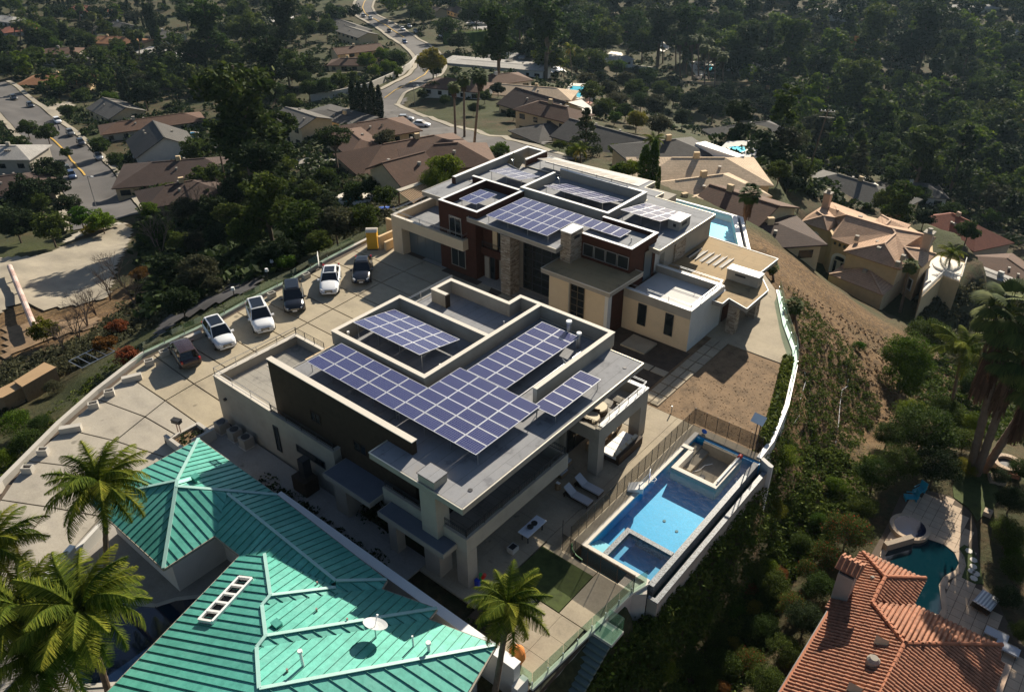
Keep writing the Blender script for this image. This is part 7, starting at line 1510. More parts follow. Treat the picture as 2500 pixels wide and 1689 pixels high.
# long pale retaining wall under the far ridge
t = thing('ridge_wall', 'pale wall along the edge of the far ridge above the shaded canyon', 'wall', G(1700, 205))
L_ = [G(*q_) for q_ in ((1515, 162), (1560, 168), (1600, 172))]; 
for a, b_ in zip(L_, L_[1:]): MB().bar((a[0], a[1], a[2]+.4), (b_[0], b_[1], b_[2]+.4), .4, 1.2).build('wall_length', coping, t)
L_ = [G(*q_) for q_ in ((1660, 204), (1720, 206), (1790, 208), (1870, 205), (1905, 198))]
for a, b_ in zip(L_, L_[1:]): MB().bar((a[0], a[1], a[2]+.4), (b_[0], b_[1], b_[2]+.4), .4, 1.6).build('wall_length', stucco_tan, t)
# street retaining wall
t = thing('street_wall', 'long grey retaining wall along the outside of the curving street', 'wall', G(900, 240)); L_ = [G(*q_) for q_ in ((760, 250), (830, 238), (900, 222), (960, 195), (1000, 170), (1020, 150))]
for a, b_ in zip(L_, L_[1:]): MB().bar((a[0], a[1], a[2]+.5), (b_[0], b_[1], b_[2]+.5), .4, 3.4).build('wall_length', concrete_wall, t)
# pipe over the spillway
a, b_ = G(24, 652, 1.4), G(84, 800, 1.4); t = thing('large_pipe', 'long weathered pink and white pipe lying across the concrete spillway', 'pipe', ((a[0]+b_[0])/2, (a[1]+b_[1])/2, min(a[2], b_[2])))
za, zb = T(a[0], a[1])+1.4, T(b_[0], b_[1])+1.4; A1, B1 = Vector((a[0], a[1], za)), Vector((b_[0], b_[1], zb))
for k in range(9): MB().tube([A1.lerp(B1, k/9), A1.lerp(B1, (k+.98)/9)], .36, 12).build('pipe_section', rust_pipe if k % 2 else simple('pipe_pale', (.50, .38, .34), .6, .25) if k == 0 else MATS['pipe_pale'], t)
for k in range(4): q_ = A1.lerp(B1, (k+.5)/4); MB().box(q_.x-.15, q_.x+.15, q_.y-.3, q_.y+.3, q_.z-2.2, q_.z-.3).build('support', concrete_wall, t)
# garden shed and frame
t = thing('garden_shed', 'long shed with tan flat roof in two steps below the driveway', 'shed', G(70, 930)); c0 = T(*P(60, 930, -9)[:2])
zs = -5.6
q_ = [P(*k_, zs) for k_ in ((108, 884), (137, 896), (54, 944), (34, 930))]; MB().prism([p[:2] for p in q_], zs-.15, zs).build('roof', simple('shed_roof', (.36, .24, .13), .9, .1), t); MB().prism([tuple(np.array(p[:2])*.97+np.mean([k_[:2] for k_ in q_], 0)*.03) for p in q_], zs-4.5, zs-.15).build('wall', wood, t)
q_ = [P(*k_, zs-.3) for k_ in ((36, 930), (54, 945), (6, 970), (-30, 975), (-30, 962))]; MB().prism([p[:2] for p in q_], zs-.45, zs-.3).build('roof', MATS['shed_roof'], t); MB().prism([tuple(np.array(p[:2])*.96+np.mean([k_[:2] for k_ in q_], 0)*.04) for p in q_], zs-4.5, zs-.45).build('wall', wood, t)
t = thing('metal_frame', 'bare metal cage frame among shrubs below the driveway', 'frame', G(215, 890)); f0, f1 = P(168, 882, -6), P(248, 842, -6)
mb_ = MB(); d_ = Vector(f1)-Vector(f0); n_ = Vector((-d_.y, d_.x, 0)).normalized()*-2.2
for s_ in (0, 1):
    o_ = n_*s_; mb_.bar(Vector(f0)+o_, Vector(f1)+o_, .08, .08)
for k in range(5): p = Vector(f0)+d_*k/4; mb_.bar(p, p+n_, .06, .06); mb_.bar(p, p-Vector((0, 0, 2.6)), .06, .06); mb_.bar(p+n_, p+n_-Vector((0, 0, 2.6)), .06, .06)
mb_.build('frame_bars', steel, t)
# patio cover with slats left of the far house
t = thing('slatted_patio_cover', 'brown slatted patio cover just left of the far modern house', 'patio cover', G(1020, 470)); zs = -3.2
c4 = [P(*k_, zs) for k_ in ((972, 468), (1060, 438), (1082, 452), (1010, 496))]; A1, B1, C1, D1 = (Vector(c) for c in c4)
for k in range(22): f_ = k/22; MB().bar(A1.lerp(B1, f_), D1.lerp(C1, f_), .14, .1).build('slat', wood, t)
MB().bar(A1+Vector((0, 0, .12)), B1+Vector((0, 0, .12)), .9, .08).build('edge_board', kerb_m, t)
for c in c4: MB().box(c[0]-.1, c[0]+.1, c[1]-.1, c[1]+.1, zs-6, zs).build('post', wood, t)
p = P(948, 512, -5); tag(MB().add([(p[0]-1, p[1]-.8, -4.6), (p[0]+1, p[1]-.6, -5), (p[0]+.9, p[1]+.8, -4.7), (p[0]-.8, p[1]+.9, -5.0)], [(0, 1, 2, 3)]).add([(p[0]-1, p[1]-.8, -4.7), (p[0]+1, p[1]-.6, -5.1), (p[0]+.9, p[1]+.8, -4.8), (p[0]-.8, p[1]+.9, -5.1)], [(3, 2, 1, 0)]).build('tarpaulin', tarp_blue), 'crumpled bright blue tarpaulin beside the slatted patio cover', 'tarpaulin')
# street cars
SCOL = dict(white=(.75, .76, .78, 1), silver=(.35, .37, .39, 1), dark=(.02, .022, .03, 1), blue=(.05, .08, .16, 1), grey=(.12, .125, .13, 1))
sb = MB(); rows = []
for x, top, wf in ((-2.25, .7, .8), (-2.15, .95, .9), (-.9, 1.0, 1), (.7, .98, 1), (1.6, .88, .95), (2.15, .72, .85), (2.25, .6, .75)):
    w_ = .9*wf; rows.append([(x, -w_*.9, .3), (x, -w_, .5), (x, -w_*.95, top-.06), (x, -w_*.6, top+.03), (x, 0, top+.05), (x, w_*.6, top+.03), (x, w_*.95, top-.06), (x, w_, .5), (x, w_*.9, .3)])
loft(rows, sb); sbody = sb.mesh('body', car_any, True)
cb = MB(); cb.add([(-1.9, -.78, .98), (1.05, -.78, .96), (1.05, .78, .96), (-1.9, .78, .98), (-1.3, -.62, 1.5), (.2, -.64, 1.5), (.2, .64, 1.5), (-1.3, .62, 1.5)], [(0, 1, 5, 4), (1, 2, 6, 5), (2, 3, 7, 6), (3, 0, 4, 7)]); scab = cb.mesh('window_band', car_glass)
rf = MB().box(-1.34, .24, -.65, .65, 1.49, 1.545).mesh('roof', car_any); wh = MB()
for x in (-1.35, 1.4):
    for s_ in (-1, 1): wh.tube([(x, s_*.72, .32), (x, s_*.915, .32)], .32, 12)
whl = MB().tube([(0, -.1, 0), (0, .1, 0)], .32, 12).mesh('wheel', tyre_m)
def near_heading(x, y):
    best = None
    for L in (LA, LB, LC):
        d = np.hypot(L[:, 0]-x, L[:, 1]-y); i = int(d.argmin())
        if best is None or d[i] < best[0]: j = min(i+1, len(L)-1); best = (d[i], math.atan2(*(L[j]-L[j-1])[::-1]))
    return best[1]
scar = None
for k, (px_, py_, cl, dh, lb) in enumerate(((967, 309, 'white', 1.2, 'white sport utility car on a pale driveway beside the brown roofs'), (990, 298, 'silver', .9, 'silver car parked behind the white sport utility car'), (1030, 314, 'white', .8, 'white car parked at the street edge right of the shrubs'),
     (951, 82, 'dark', 0, 'dark car parked by the kerb on the hill street, left side'), (984, 76, 'white', 0, 'white car on the hill street beside two parked cars'), (1000, 69, 'silver', 0, 'silver car behind the white car on the hill street'), (1015, 82, 'silver', 0, 'pale blue grey car at the right kerb of the hill street'), (988, 108, 'blue', 0, 'dark blue car above the round yellow tree'),
     (872, 36, 'blue', 0, 'blue car farthest up the hill street at the left kerb'), (888, 44, 'grey', 0, 'grey car second in the row up the hill street'), (905, 50, 'silver', 0, 'silver car third in the row up the hill street'),
     (142, 302, 'white', 0, 'white car crossing the shaded part of the left street'), (174, 332, 'grey', 0, 'grey car at the far kerb of the left street'), (200, 356, 'dark', 0, 'dark car in a tree shadow on the left street'), (243, 391, 'silver', 0, 'silver car parked at the right kerb of the left street'), (178, 437, 'blue', 0, 'dark blue car parked at the near kerb of the left street'), (166, 423, 'grey', 0, 'grey car just beyond the dark blue one on the left street'), (36, 246, 'dark', 0, 'dark car in shade at the far left street'), (76, 264, 'dark', 0, 'dark car beyond the driveway apron on the left street'),
     (137, 160, 'white', 1, 'white car in front of the low grey roof at upper left'), (237, 121, 'white', 1, 'white car beside the orange brown roof at upper left'), (14, 111, 'white', .5, 'white car at the left edge near the top'), (1355, 178, 'white', .6, 'white car in the court of the long white roof'), (1098, 90, 'silver', .4, 'silver car parked below the white flat roofed house'), (1082, 94, 'white', .4, 'white car parked beside the silver one below the flat roofs'), (1175, 42, 'grey', 1, 'grey car glimpsed near the flat roofs'))):
    g = G(px_, py_); z_ = T(g[0], g[1])+.32; hd = near_heading(g[0], g[1])+dh
    t = thing('street_car', lb, 'car', (g[0], g[1], float(z_)), hd, 'cars parked along the streets')
    for nm, m_ in (('body', sbody), ('window_band', scab), ('roof', rf)):
        o = inst(nm, m_, t); o.color = SCOL[cl]
    for x in (-1.35, 1.4):
        for s_ in (-1, 1): inst('wheel', whl, t, (x, s_*.83, .32))
# street lamps and utility poles
def lamp(lb, px_, py_, h, cat='street lamp'):
    g = G(px_, py_); t = thing('street_lamp', lb, cat, g); MB().tube([g, (g[0], g[1], g[2]+h)], [.09, .06], 7).build('pole', steel, t); MB().bar((g[0], g[1], g[2]+h), (g[0]+1.3, g[1]+.3, g[2]+h+.15), .07, .07).build('arm', steel, t); MB().bar((g[0]+1.0, g[1]+.25, g[2]+h+.1), (g[0]+1.7, g[1]+.4, g[2]+h+.15), .28, .14).build('lamp_head', white_paint, t)
lamp('pale street lamp at the end of the left street', 236, 508, 6.5); lamp('street lamp standing by the junction bank', 1013, 262, 6.0)
def upole(lb, px_, py_, h, arms=2, lean=.0):
    g = G(px_, py_); t = thing('utility_pole', lb, 'utility pole', g); top = (g[0]+lean, g[1], g[2]+h); MB().tube([g, top], [.2, .13], 8).build('pole', trunk_m, t)
    for k in range(arms): z_ = top[2]-.4-1.1*k; MB().bar((top[0]-1.3, top[1]-.5, z_), (top[0]+1.3, top[1]+.5, z_), .12, .12).build('crossarm', wood_grey, t); 
    for s_ in (-1.1, -.5, .5, 1.1): MB().tube([(top[0]+s_, top[1]+s_*.4, top[2]-.35), (top[0]+s_, top[1]+s_*.4, top[2]-.1)], .07, 6).build('insulator', white_paint, t)
upole('tall wooden utility pole on the brushy ridge above the grey hip roof', 1966, 445, 15, 2, 1.6); upole('utility pole in the scrub below the dark brown roof', 556, 470, 9, 1)
# people
def person(lb, px_, py_, top, leg, h=1.72):
    g = G(px_, py_); g = (g[0], g[1], g[2]+.3); t = thing('person', lb, 'person', g)
    V_ = [(0, 0, .95), (0, 0, 1.2), (0, 0, 1.42), (0, 0, 1.52), (0, 0, 1.66), (.2, 0, 1.4), (.26, .05, 1.12), (.24, .18, .9), (-.2, 0, 1.4), (-.26, .05, 1.12), (-.24, .18, .9), (.1, 0, .88), (.11, .06, .48), (.11, 0, .06), (.12, .14, .03), (-.1, 0, .88), (-.11, -.05, .48), (-.11, -.12, .06), (-.12, .03, .03)]
    E_ = [(0, 1), (1, 2), (2, 3), (3, 4), (2, 5), (5, 6), (6, 7), (2, 8), (8, 9), (9, 10), (0, 11), (11, 12), (12, 13), (13, 14), (0, 15), (15, 16), (16, 17), (17, 18)]
    R_ = [.14, .14, .15, .06, .11, .07, .045, .035, .07, .045, .035, .09, .065, .045, .04, .09, .065, .045, .04]
    me_ = D.meshes.new('body'); me_.from_pydata(V_, E_, []); o = D.objects.new('body', me_); COL.objects.link(o); o.parent = t; md = o.modifiers.new('skin', 'SKIN'); o.modifiers.new('sub', 'SUBSURF').levels = 1
    for v, r_ in zip(me_.skin_vertices[0].data, R_): v.radius = (r_, r_)
    me_.skin_vertices[0].data[0].use_root = True; me_.materials.append(top)
    for nm, m_, bx in (('trousers', leg, (-.2, .2, -.12, .14, .1, .95)),):
        mb = MB(); mb.tube([(.1, 0, .93), (.11, .05, .5), (.11, 0, .1)], [.125, .1, .08], 8); mb.tube([(-.1, 0, .93), (-.11, -.04, .5), (-.11, -.1, .1)], [.125, .1, .08], 8); q_ = mb.build(nm, m_, None); q_.parent = t
    q_ = MB().tube([(0, 0, 1.56), (0, 0, 1.62), (0, 0, 1.7), (0, 0, 1.76)], [.07, .105, .11, .06], 10).build('head', skin_m, None, True); q_.parent = t
    q_ = MB().tube([(0, -.02, 1.66), (0, -.02, 1.73), (0, -.02, 1.79)], [.115, .12, .06], 10).build('hair', dark, None, True); q_.parent = t
person('person in a pale blue top standing on the brick terrace by the small pool', 1449, 276, cloth_blue, cloth_dark)
person('person in dark blue walking on the left street', 146, 322, cloth_dark, cloth_dark)
# hillside drain pipes
for k, (lb, pts) in enumerate((('thin white drain pipe snaking down the brushy slope', [(2071, 926), (2068, 945), (2055, 955), (2050, 990), (2046, 1040), (2038, 1088)]), ('short white pipe pieces just below the canyon wall', [(1963, 912), (1966, 935), (1957, 965), (1950, 990), (1953, 1015), (1937, 1038)]))):
    mb_ = MB(); pp = [G(*q_) for q_ in pts]; mb_.tube([(p[0], p[1], T(p[0], p[1])+.1) for p in pp], .028, 5); tag(mb_.build('drain_pipe', pv_frame), lb, 'pipe')

# ================================================================== TREES AND PLANTS
rt_ = np.random.RandomState(11)
def cards(cen, size, nrm=None, asp=1.6, r=None, droop=0):
    """leaf quads at points; returns vertex array n*4*3"""
    r = r or rt_; n_ = len(cen); a = r.normal(size=(n_, 3)); a[:, 2] = a[:, 2]*.6-droop; a /= np.linalg.norm(a, axis=1)[:, None]; b_ = r.normal(size=(n_, 3)); b_ -= a*(a*b_).sum(1)[:, None]; b_ /= np.linalg.norm(b_, axis=1)[:, None]
    s_ = (size*r.uniform(.6, 1.3, n_))[:, None] if np.isscalar(size) else size[:, None]*r.uniform(.6, 1.3, n_)[:, None]; a = a*s_*asp*.5; b_ = b_*s_*.5
    return np.stack([cen-a, cen+b_*.9, cen+a, cen-b_*.9], 1).reshape(-1, 3)
def quadmesh(name, v, mat):
    me_ = D.meshes.new(name); n_ = len(v); me_.vertices.add(n_); me_.vertices.foreach_set('co', v.astype(np.float32).ravel()); me_.loops.add(n_); me_.loops.foreach_set('vertex_index', np.arange(n_, dtype=np.int32)); k = n_//4
    me_.polygons.add(k); me_.polygons.foreach_set('loop_start', np.arange(0, n_, 4, dtype=np.int32)); me_.polygons.foreach_set('loop_total', np.full(k, 4, np.int32)); me_.materials.append(mat); me_.update(); me_.validate(); return me_
def clumpcrown(kind, r, clumps, leaves, leaf):
    C_ = []; 
    while len(C_) < clumps:
        p = r.uniform(-1, 1, 3); l = np.linalg.norm(p)
        if l > 1 or l < .35: continue
        if kind == 'oak': c = np.array((p[0]*.40, p[1]*.40, .60+p[2]*.27)); s_ = r.uniform(.07, .14); c += (r.normal(size=3)*.03)
        elif kind == 'pine': zz = (p[2]+1)/2; w_ = .30*(1-.35*zz)*(.7+.5*math.sin(zz*9+r.uniform(0, 1))); c = np.array((p[0]*w_*1.1, p[1]*w_*1.1, .30+zz*.62)); s_ = r.uniform(.05, .10)
        elif kind == 'umbrella': c = np.array((p[0]*.36, p[1]*.36, .76+p[2]*.15)); s_ = r.uniform(.06, .10)
        elif kind == 'conifer': zz = r.uniform(0, 1)**1.4; w_ = .30*(1-zz)+.02; a = r.uniform(0, 6.283); q_ = r.uniform(.45, 1)**.6; c = np.array((math.cos(a)*w_*q_, math.sin(a)*w_*q_, .08+zz*.88)); s_ = .045+.05*(1-zz)
        elif kind == 'cypress': zz = r.uniform(0, 1); w_ = .055*(math.sin(math.pi*min(1, zz*.9+.12))**.6); a = r.uniform(0, 6.283); c = np.array((math.cos(a)*w_, math.sin(a)*w_, .03+zz*.95)); s_ = .025
        else: c = np.array((p[0]*.5, p[1]*.5, .42+abs(p[2])*.38)); s_ = r.uniform(.12, .22)
        C_.append((c, s_))
    P_ = []
    for c, s_ in C_:
        q_ = r.normal(size=(leaves, 3)); q_ /= np.linalg.norm(q_, axis=1)[:, None]; q_ *= (r.uniform(.25, 1, leaves)**.5)[:, None]*s_
        q_[:, 2] *= {'oak': .75, 'pine': .55, 'umbrella': .5, 'conifer': .35, 'cypress': 1.8}.get(kind, .7); P_.append(c+q_)
    return cards(np.concatenate(P_), leaf, r=r, droop=.3 if kind == 'conifer' else 0), C_
def trunkmesh(kind, r, C_):
    mb = MB(); top = {'oak': .55, 'pine': .88, 'umbrella': .72, 'conifer': .97, 'cypress': .9}.get(kind, .35); r0 = {'cypress': .012, 'conifer': .02, 'shrub': .02}.get(kind, .024); bx, by = r.uniform(-.02, .02, 2)
    mb.tube([(0, 0, -.08), (bx*.5, by*.5, top*.5), (bx, by, top)], [r0*1.2, r0*.8, r0*.3], 6)
    if kind in ('oak', 'pine', 'umbrella', 'shrub'):
        for c, s_ in C_[::max(1, len(C_)//14)]:
            z0 = min(c[2]*.75, top*.9); mb.tube([(bx*z0/top, by*z0/top, z0*.9), (c[0]*.5, c[1]*.5, (z0+c[2])/2), tuple(c)], [r0*.5, r0*.3, r0*.12], 4)
    return mb.mesh('trunk', trunk_m)
PROTO = {}
SPEC = dict(oak=(80, 78, .036), pine=(100, 60, .028), umbrella=(60, 60, .024), conifer=(150, 26, .026), cypress=(300, 16, .020), shrub=(36, 90, .052), oakfine=(150, 95, .017), shrubfine=(80, 110, .024))
RELW = dict(oak=.95, pine=.52, umbrella=.85, conifer=.60, cypress=.13, shrub=1.25)
for kd, (cn, lv_, lf) in SPEC.items():
    base = kd.replace('fine', ''); PROTO[kd] = []
    for s_ in range(2 if 'fine' in kd else 3):
        r_ = np.random.RandomState(100+s_*7+len(kd)); v, C_ = clumpcrown(base, r_, cn, lv_, lf); PROTO[kd].append((quadmesh('crown', v, L_oak), trunkmesh(base, r_, C_)))
TREES = []
def tree_at(kind, pos, Ht, mat, label, group=None, fine=False, cat='tree', sink=.2):
    kd = kind+'fine' if fine and kind+'fine' in PROTO else kind; cm_, tm_ = rnd.choice(PROTO[kd]); z_ = float(T(pos[0], pos[1])) if len(pos) < 3 or pos[2] is None else pos[2]
    t = thing({'shrub': 'shrub', 'cypress': 'cypress_tree', 'pine': 'pine_tree', 'umbrella': 'pine_tree', 'conifer': 'conifer_tree'}.get(kind, 'tree'), label, cat, (pos[0], pos[1], z_-sink), rnd.uniform(0, 6.28), group)
    s_ = Ht; t.scale = (s_*rnd.uniform(.92, 1.08), s_*rnd.uniform(.92, 1.08), s_)
    for nm, m_ in (('crown', cm_), ('trunk', tm_)):
        o = inst(nm, m_, t)
        if nm == 'crown': o.material_slots[0].link = 'OBJECT'; o.material_slots[0].material = mat
    TREES.append((pos[0], pos[1], Ht*RELW[kind]/2)); return t
def find(cx, cy, wpx, kind, ch=.6, minlot=True):
    d = ray(cx, cy); rel = RELW[kind]
    t_ = _ts; pts = CP[None]+t_[:, None]*d[None]; Ht = wpx*t_/FPX/rel; g = T(pts[:, 0], pts[:, 1]); ok = pts[:, 2] < g+ch*Ht
    if minlot: ok &= ~inpoly(pts[:, 0], pts[:, 1], LOT)
    k = np.nonzero(ok)[0]
    if not len(k): return None
    k = k[0]; return (float(pts[k, 0]), float(pts[k, 1])), float(Ht[k])
def tr(kind, cx, cy, wpx, mat, label, group=None, fine=False, mx=38, cat='tree', ch=None):
    f_ = find(cx, cy, wpx, kind, ch or {'cypress': .5, 'shrub': .45, 'conifer': .42, 'umbrella': .75}.get(kind, .6))
    if f_: return tree_at(kind, f_[0], min(mx, f_[1]), mat, label, group, fine, cat)
W_ = dict(o='oak', p='pine', u='umbrella', c='conifer', s='shrub')
M_ = dict(o=L_oak, p=L_pine, d=L_dark, g=L_green, y=L_yellow, v=L_olive, r=L_orange, b=L_bright, e=L_berry)
def block(txt, label, group, fine=False):
    for w1 in txt.split():
        a = w1.split(','); tr(W_[a[0][0]], OV(float(a[1])), OV(float(a[2])), OV(float(a[3])), M_[a[0][1]], label, group, fine, cat='shrub' if a[0][0] == 's' else 'tree')
# singled-out trees
tr('oak', 1055, 146, 82, L_yellow, 'round yellow green tree standing alone beside the curving street', ch=.6)
tr('umbrella', 815, 332, 112, L_pine, 'lone pine with bare trunk and flat crown in front of the brown roofs')
tr('pine', 585, 268, 195, L_pine, 'huge spreading pine crown in the left middle distance'); tr('pine', 670, 335, 110, L_pine, 'tall pine just right of the huge spreading one'); tr('pine', 640, 410, 120, L_dark, 'dark pine below the huge spreading one')
tr('oak', 195, 525, 62, L_bright, 'bright green bush by the end of the left street, the left one'); tr('oak', 245, 535, 66, L_bright, 'bright green bush by the end of the left street, the right one'); tr('shrub', 222, 560, 50, L_yellow, 'yellowish bush in front of the bright green ones')
tr('oak', 362, 508, 52, L_green, 'round mid green tree left of the dark brown roof'); tr('oak', 105, 800, 72, L_yellow, 'yellow leaved small tree on the dry bank below the pipe', mx=7)
tr('shrub', 700, 640, 60, L_green, 'light green bush between the asphalt path and the parked cars'); tr('oak', 940, 335, 60, L_olive, 'olive green tree in front of the left end of the far roof')
tr('shrub', 1064, 440, 95, L_green, 'broad green shrub left of the far house by the brown roofs', fine=True); tr('oak', 1085, 405, 90, L_green, 'round green tree between the brown roofs and far modern house'); tr('shrub', 1220, 365, 60, L_green, 'green bush beside the street above the far modern roof')
tr('conifer', 1430, 330, 75, L_dark, 'dark shaggy conifer in front of the long grey roof'); tr('oak', 1555, 290, 58, L_yellow, 'golden green round bush on the canyon edge beside the long grey roof'); tr('oak', 1610, 300, 62, L_olive, 'greyish bush beside the golden green one on the canyon edge')
tr('conifer', 2335, 420, 125, L_dark, 'broad tiered deodar near the right edge'); tr('oak', 2440, 395, 60, L_green, 'lighter green tree right of the broad deodar'); tr('pine', 2200, 490, 85, L_oak, 'rounded tree behind the chimney of the tan villa')
tr('conifer', 2350, 170, 95, L_dark, 'tall dark two topped conifer in the far right woods'); tr('oak', 2090, 115, 62, L_orange, 'rusty leaved tree in the far right woods'); tr('shrub', 2010, 235, 85, simple('dry_brush', (.16, .11, .08), .95, .3), 'dry brown brush on the spur across the canyon')
tr('oak', 340, 665, 44, L_orange, 'small orange leaved tree among grey scrub left of the driveway')
for k, (x, y, w1) in enumerate(((255, 840, 70), (310, 868, 66), (285, 800, 60))): tr('shrub', x, y, w1, L_orange, ('rust brown shrub above the metal frame, nearest the shed', 'rust brown shrub beyond the metal frame nearest the cars', 'rust brown shrub behind the metal frame')[k])
# five cypress trees and others: bottom and top pixel
def cyp(bx, by, ty_, label, group=None, mat=L_dark, w1=1.0, z=None):
    g = G(bx, by) if z is None else P(bx, by, z); Ht = Zat(bx, ty_, g)-g[2]; t = tree_at('cypress', (g[0], g[1]), max(4, Ht), mat, label, group, cat='cypress'); t.scale[0] *= w1; t.scale[1] *= w1
for x, ty_ in ((867, 192), (882, 196), (898, 196), (914, 196), (930, 206)): cyp(x, 292, ty_, 'slim dark cypress by the junction, %s of the five from the left' % {867: 'first', 882: 'second', 898: 'third', 914: 'fourth', 930: 'fifth'}[x], 'five cypress trees in a row', w1=1.5)
for x, y, ty_ in ((378, 105, 8), (364, 75, 5), (352, 70, 35), (388, 115, 12), (405, 28, -20), (416, 150, 118), (332, 70, 32), (312, 68, 35), (160, 30, -15), (172, 28, -20), (150, 25, -10), (145, 18, -20), (322, 270, 180), (303, 250, 190), (475, 240, 175), (512, 200, 140), (120, 20, -20)): cyp(x, y, ty_, 'slim dark cypress in the suburb at upper left', 'cypress trees in the suburb at upper left', w1=1.25)
for x in (1238, 1246, 1254, 1262): cyp(x, 45, -5, 'slim dark cypress in the row at the top edge right of centre', 'cypress row at the top edge', w1=1.2)
# hedges
def hedge(lb, pts, w1, h, mat, n_=900, z=None):
    L = [G(*q_) for q_ in pts] if z is None else [P(*q_, z) for q_ in pts]; V_ = []
    for a, b_ in zip(L, L[1:]):
        ln = math.dist(a, b_); k = int(n_*ln/10); f_ = rt_.uniform(0, 1, k); d_ = np.array(b_)-np.array(a); nn = np.array((-d_[1], d_[0], 0))/max(.1, np.hypot(d_[0], d_[1])); o = rt_.uniform(-1, 1, k); hh_ = rt_.uniform(0, 1, k); sgn = rt_.rand(k)
        o = np.where(sgn < .5, np.sign(o)*rt_.uniform(.85, 1, k), o); hh_ = np.where(sgn >= .5, rt_.uniform(.9, 1.05, k), hh_); p = np.array(a)[None]+f_[:, None]*d_[None]+nn[None]*(o*w1/2)[:, None]; p[:, 2] += hh_*h; V_.append(p)
    me_ = quadmesh('hedge_leaves', cards(np.concatenate(V_), .22), mat); o = D.objects.new('hedge', me_); COL.objects.link(o); o.location = (0, 0, 0); tag(o, lb, 'hedge'); 
    mb = MB()
    for a, b_ in zip(L, L[1:]): mb.bar((a[0], a[1], a[2]+h*.45), (b_[0], b_[1], b_[2]+h*.45), w1*.8, h*.85)
    q_ = mb.build('hedge_core', mat, None); q_.parent = o
hedge('long clipped hedge in front of the white flat roofed house', [(1085, 110), (1140, 108), (1200, 102), (1270, 92)], 3, 5.5, L_green, 500); hedge('dark clipped hedge left of the lone pine', [(685, 338), (758, 325)], 2, 2.6, L_dark); hedge('clipped hedge below the white gabled house', [(368, 385), (440, 372), (490, 358)], 1.6, 2.2, L_dark)
hedge('low green hedge strip along the inside of the canyon wall', [(1924, 878), (1905, 960), (1885, 1030), (1862, 1085)], .8, .5, L_cover, 900, z=-.1)
# groups read off the photograph (overview pixels)
block('oo,95,85,60 oo,105,55,45 oo,70,125,55 oo,265,105,50 oo,185,215,45 od,20,150,50 og,245,222,42 od,325,205,75 od,352,180,60 oo,290,150,45 og,275,115,42 oo,200,90,40 oo,55,160,35 oo,20,95,40 oo,140,80,40 oo,235,60,45 og,120,100,38 oo,150,250,38 op,180,160,40 oo,60,290,50 oo,40,330,60 oo,105,300,50 oo,225,330,48 oo,260,360,40 oo,150,345,30 og,195,180,34', 'leafy dark green tree in the suburb at upper left', 'suburban trees at upper left')
block('od,440,120,85 po,470,60,90 oo,560,60,90 pd,640,40,80 oo,420,30,60 od,700,150,60 oo,650,145,90 pd,610,130,80 oo,520,120,70 oo,575,175,60 oo,480,170,55 og,445,190,40 oo,620,205,55 oo,690,60,60 oo,740,60,50 oo,760,30,50 oo,540,20,60 oo,380,150,50 oo,660,230,50 pd,600,90,60', 'dark tree in the dense belt at the upper centre left', 'dark belt of trees at upper centre left')
block('og,830,135,46 og,865,122,42 oo,900,132,52 og,850,160,36 og,880,150,40 oo,770,180,50 oo,735,195,50 oo,700,200,50 oo,800,175,36 sg,900,165,36 oo,690,175,44 od,660,165,40', 'bushy green tree on the bank inside the curving street', 'bushy trees on the bank inside the curve')
block('oo,440,335,70 oo,470,400,80 od,530,430,80 po,600,450,100 od,480,470,80 ov,420,470,70 oo,560,520,100 oo,640,470,80 pd,550,350,70 oo,690,500,120 ov,760,500,100 oo,830,490,80 od,640,560,70 oo,350,520,80 ov,450,610,100 od,380,600,80 od,410,680,80 oo,700,430,60 oo,735,395,55 oo,840,420,50 oo,870,440,60 oo,800,430,55 po,640,390,70 od,500,530,70 ov,440,545,60 od,590,580,60 oo,720,545,70 oo,380,430,50 pd,620,340,60 oo,560,390,70 oo,660,440,60 od,745,455,60 ov,480,640,50 og,640,590,34 oo,405,545,60 oo,520,480,70 od,430,640,70', 'dark leafy tree in the thick belt between the driveway and the brown roofs', 'thick belt of trees left of the driveway')
block('od,60,430,90 od,110,385,80 od,30,500,90 oo,110,510,90 oo,80,455,60 od,150,460,60 oo,10,420,40 od,130,420,60', 'broad dark tree at the left edge above the spillway', 'broad dark trees at the left edge')
block('po,1130,70,100 oo,1180,40,100 oo,1080,25,80 po,1240,50,110 oo,1300,70,110 oo,1370,80,100 oo,1430,60,100 oo,1460,95,80 oo,1250,125,80 od,1200,110,60 oo,1310,130,60 oo,1350,135,70 og,1400,150,44 od,1220,75,70 od,1160,100,60 pd,1500,60,80 oo,1350,40,80 od,1270,30,70 oo,1010,60,60 oo,960,30,60 od,1040,90,50 oo,1100,110,40', 'dark tree on the ridge at the top centre', 'ridge trees at top centre')
block('oo,1340,205,55 oo,1375,240,50 ov,1400,225,50 oo,1420,250,44 og,1440,265,36 ov,1380,200,50 oo,1470,170,50 oo,1440,200,60 ov,1420,180,50 oo,1500,200,50 od,1360,175,40 ov,1330,180,44 oo,1455,225,50 od,1355,250,36 og,1395,265,34 oo,1530,215,50 ov,1490,235,60 od,1570,230,60 od,1620,240,70 od,1680,250,70 od,1740,240,60 od,1550,265,50 od,1600,215,60 od,1650,205,60 od,1710,215,60 od,1780,225,60', 'bush or small tree on the steep shaded canyon side', 'canyon side bushes beyond the long grey roof')
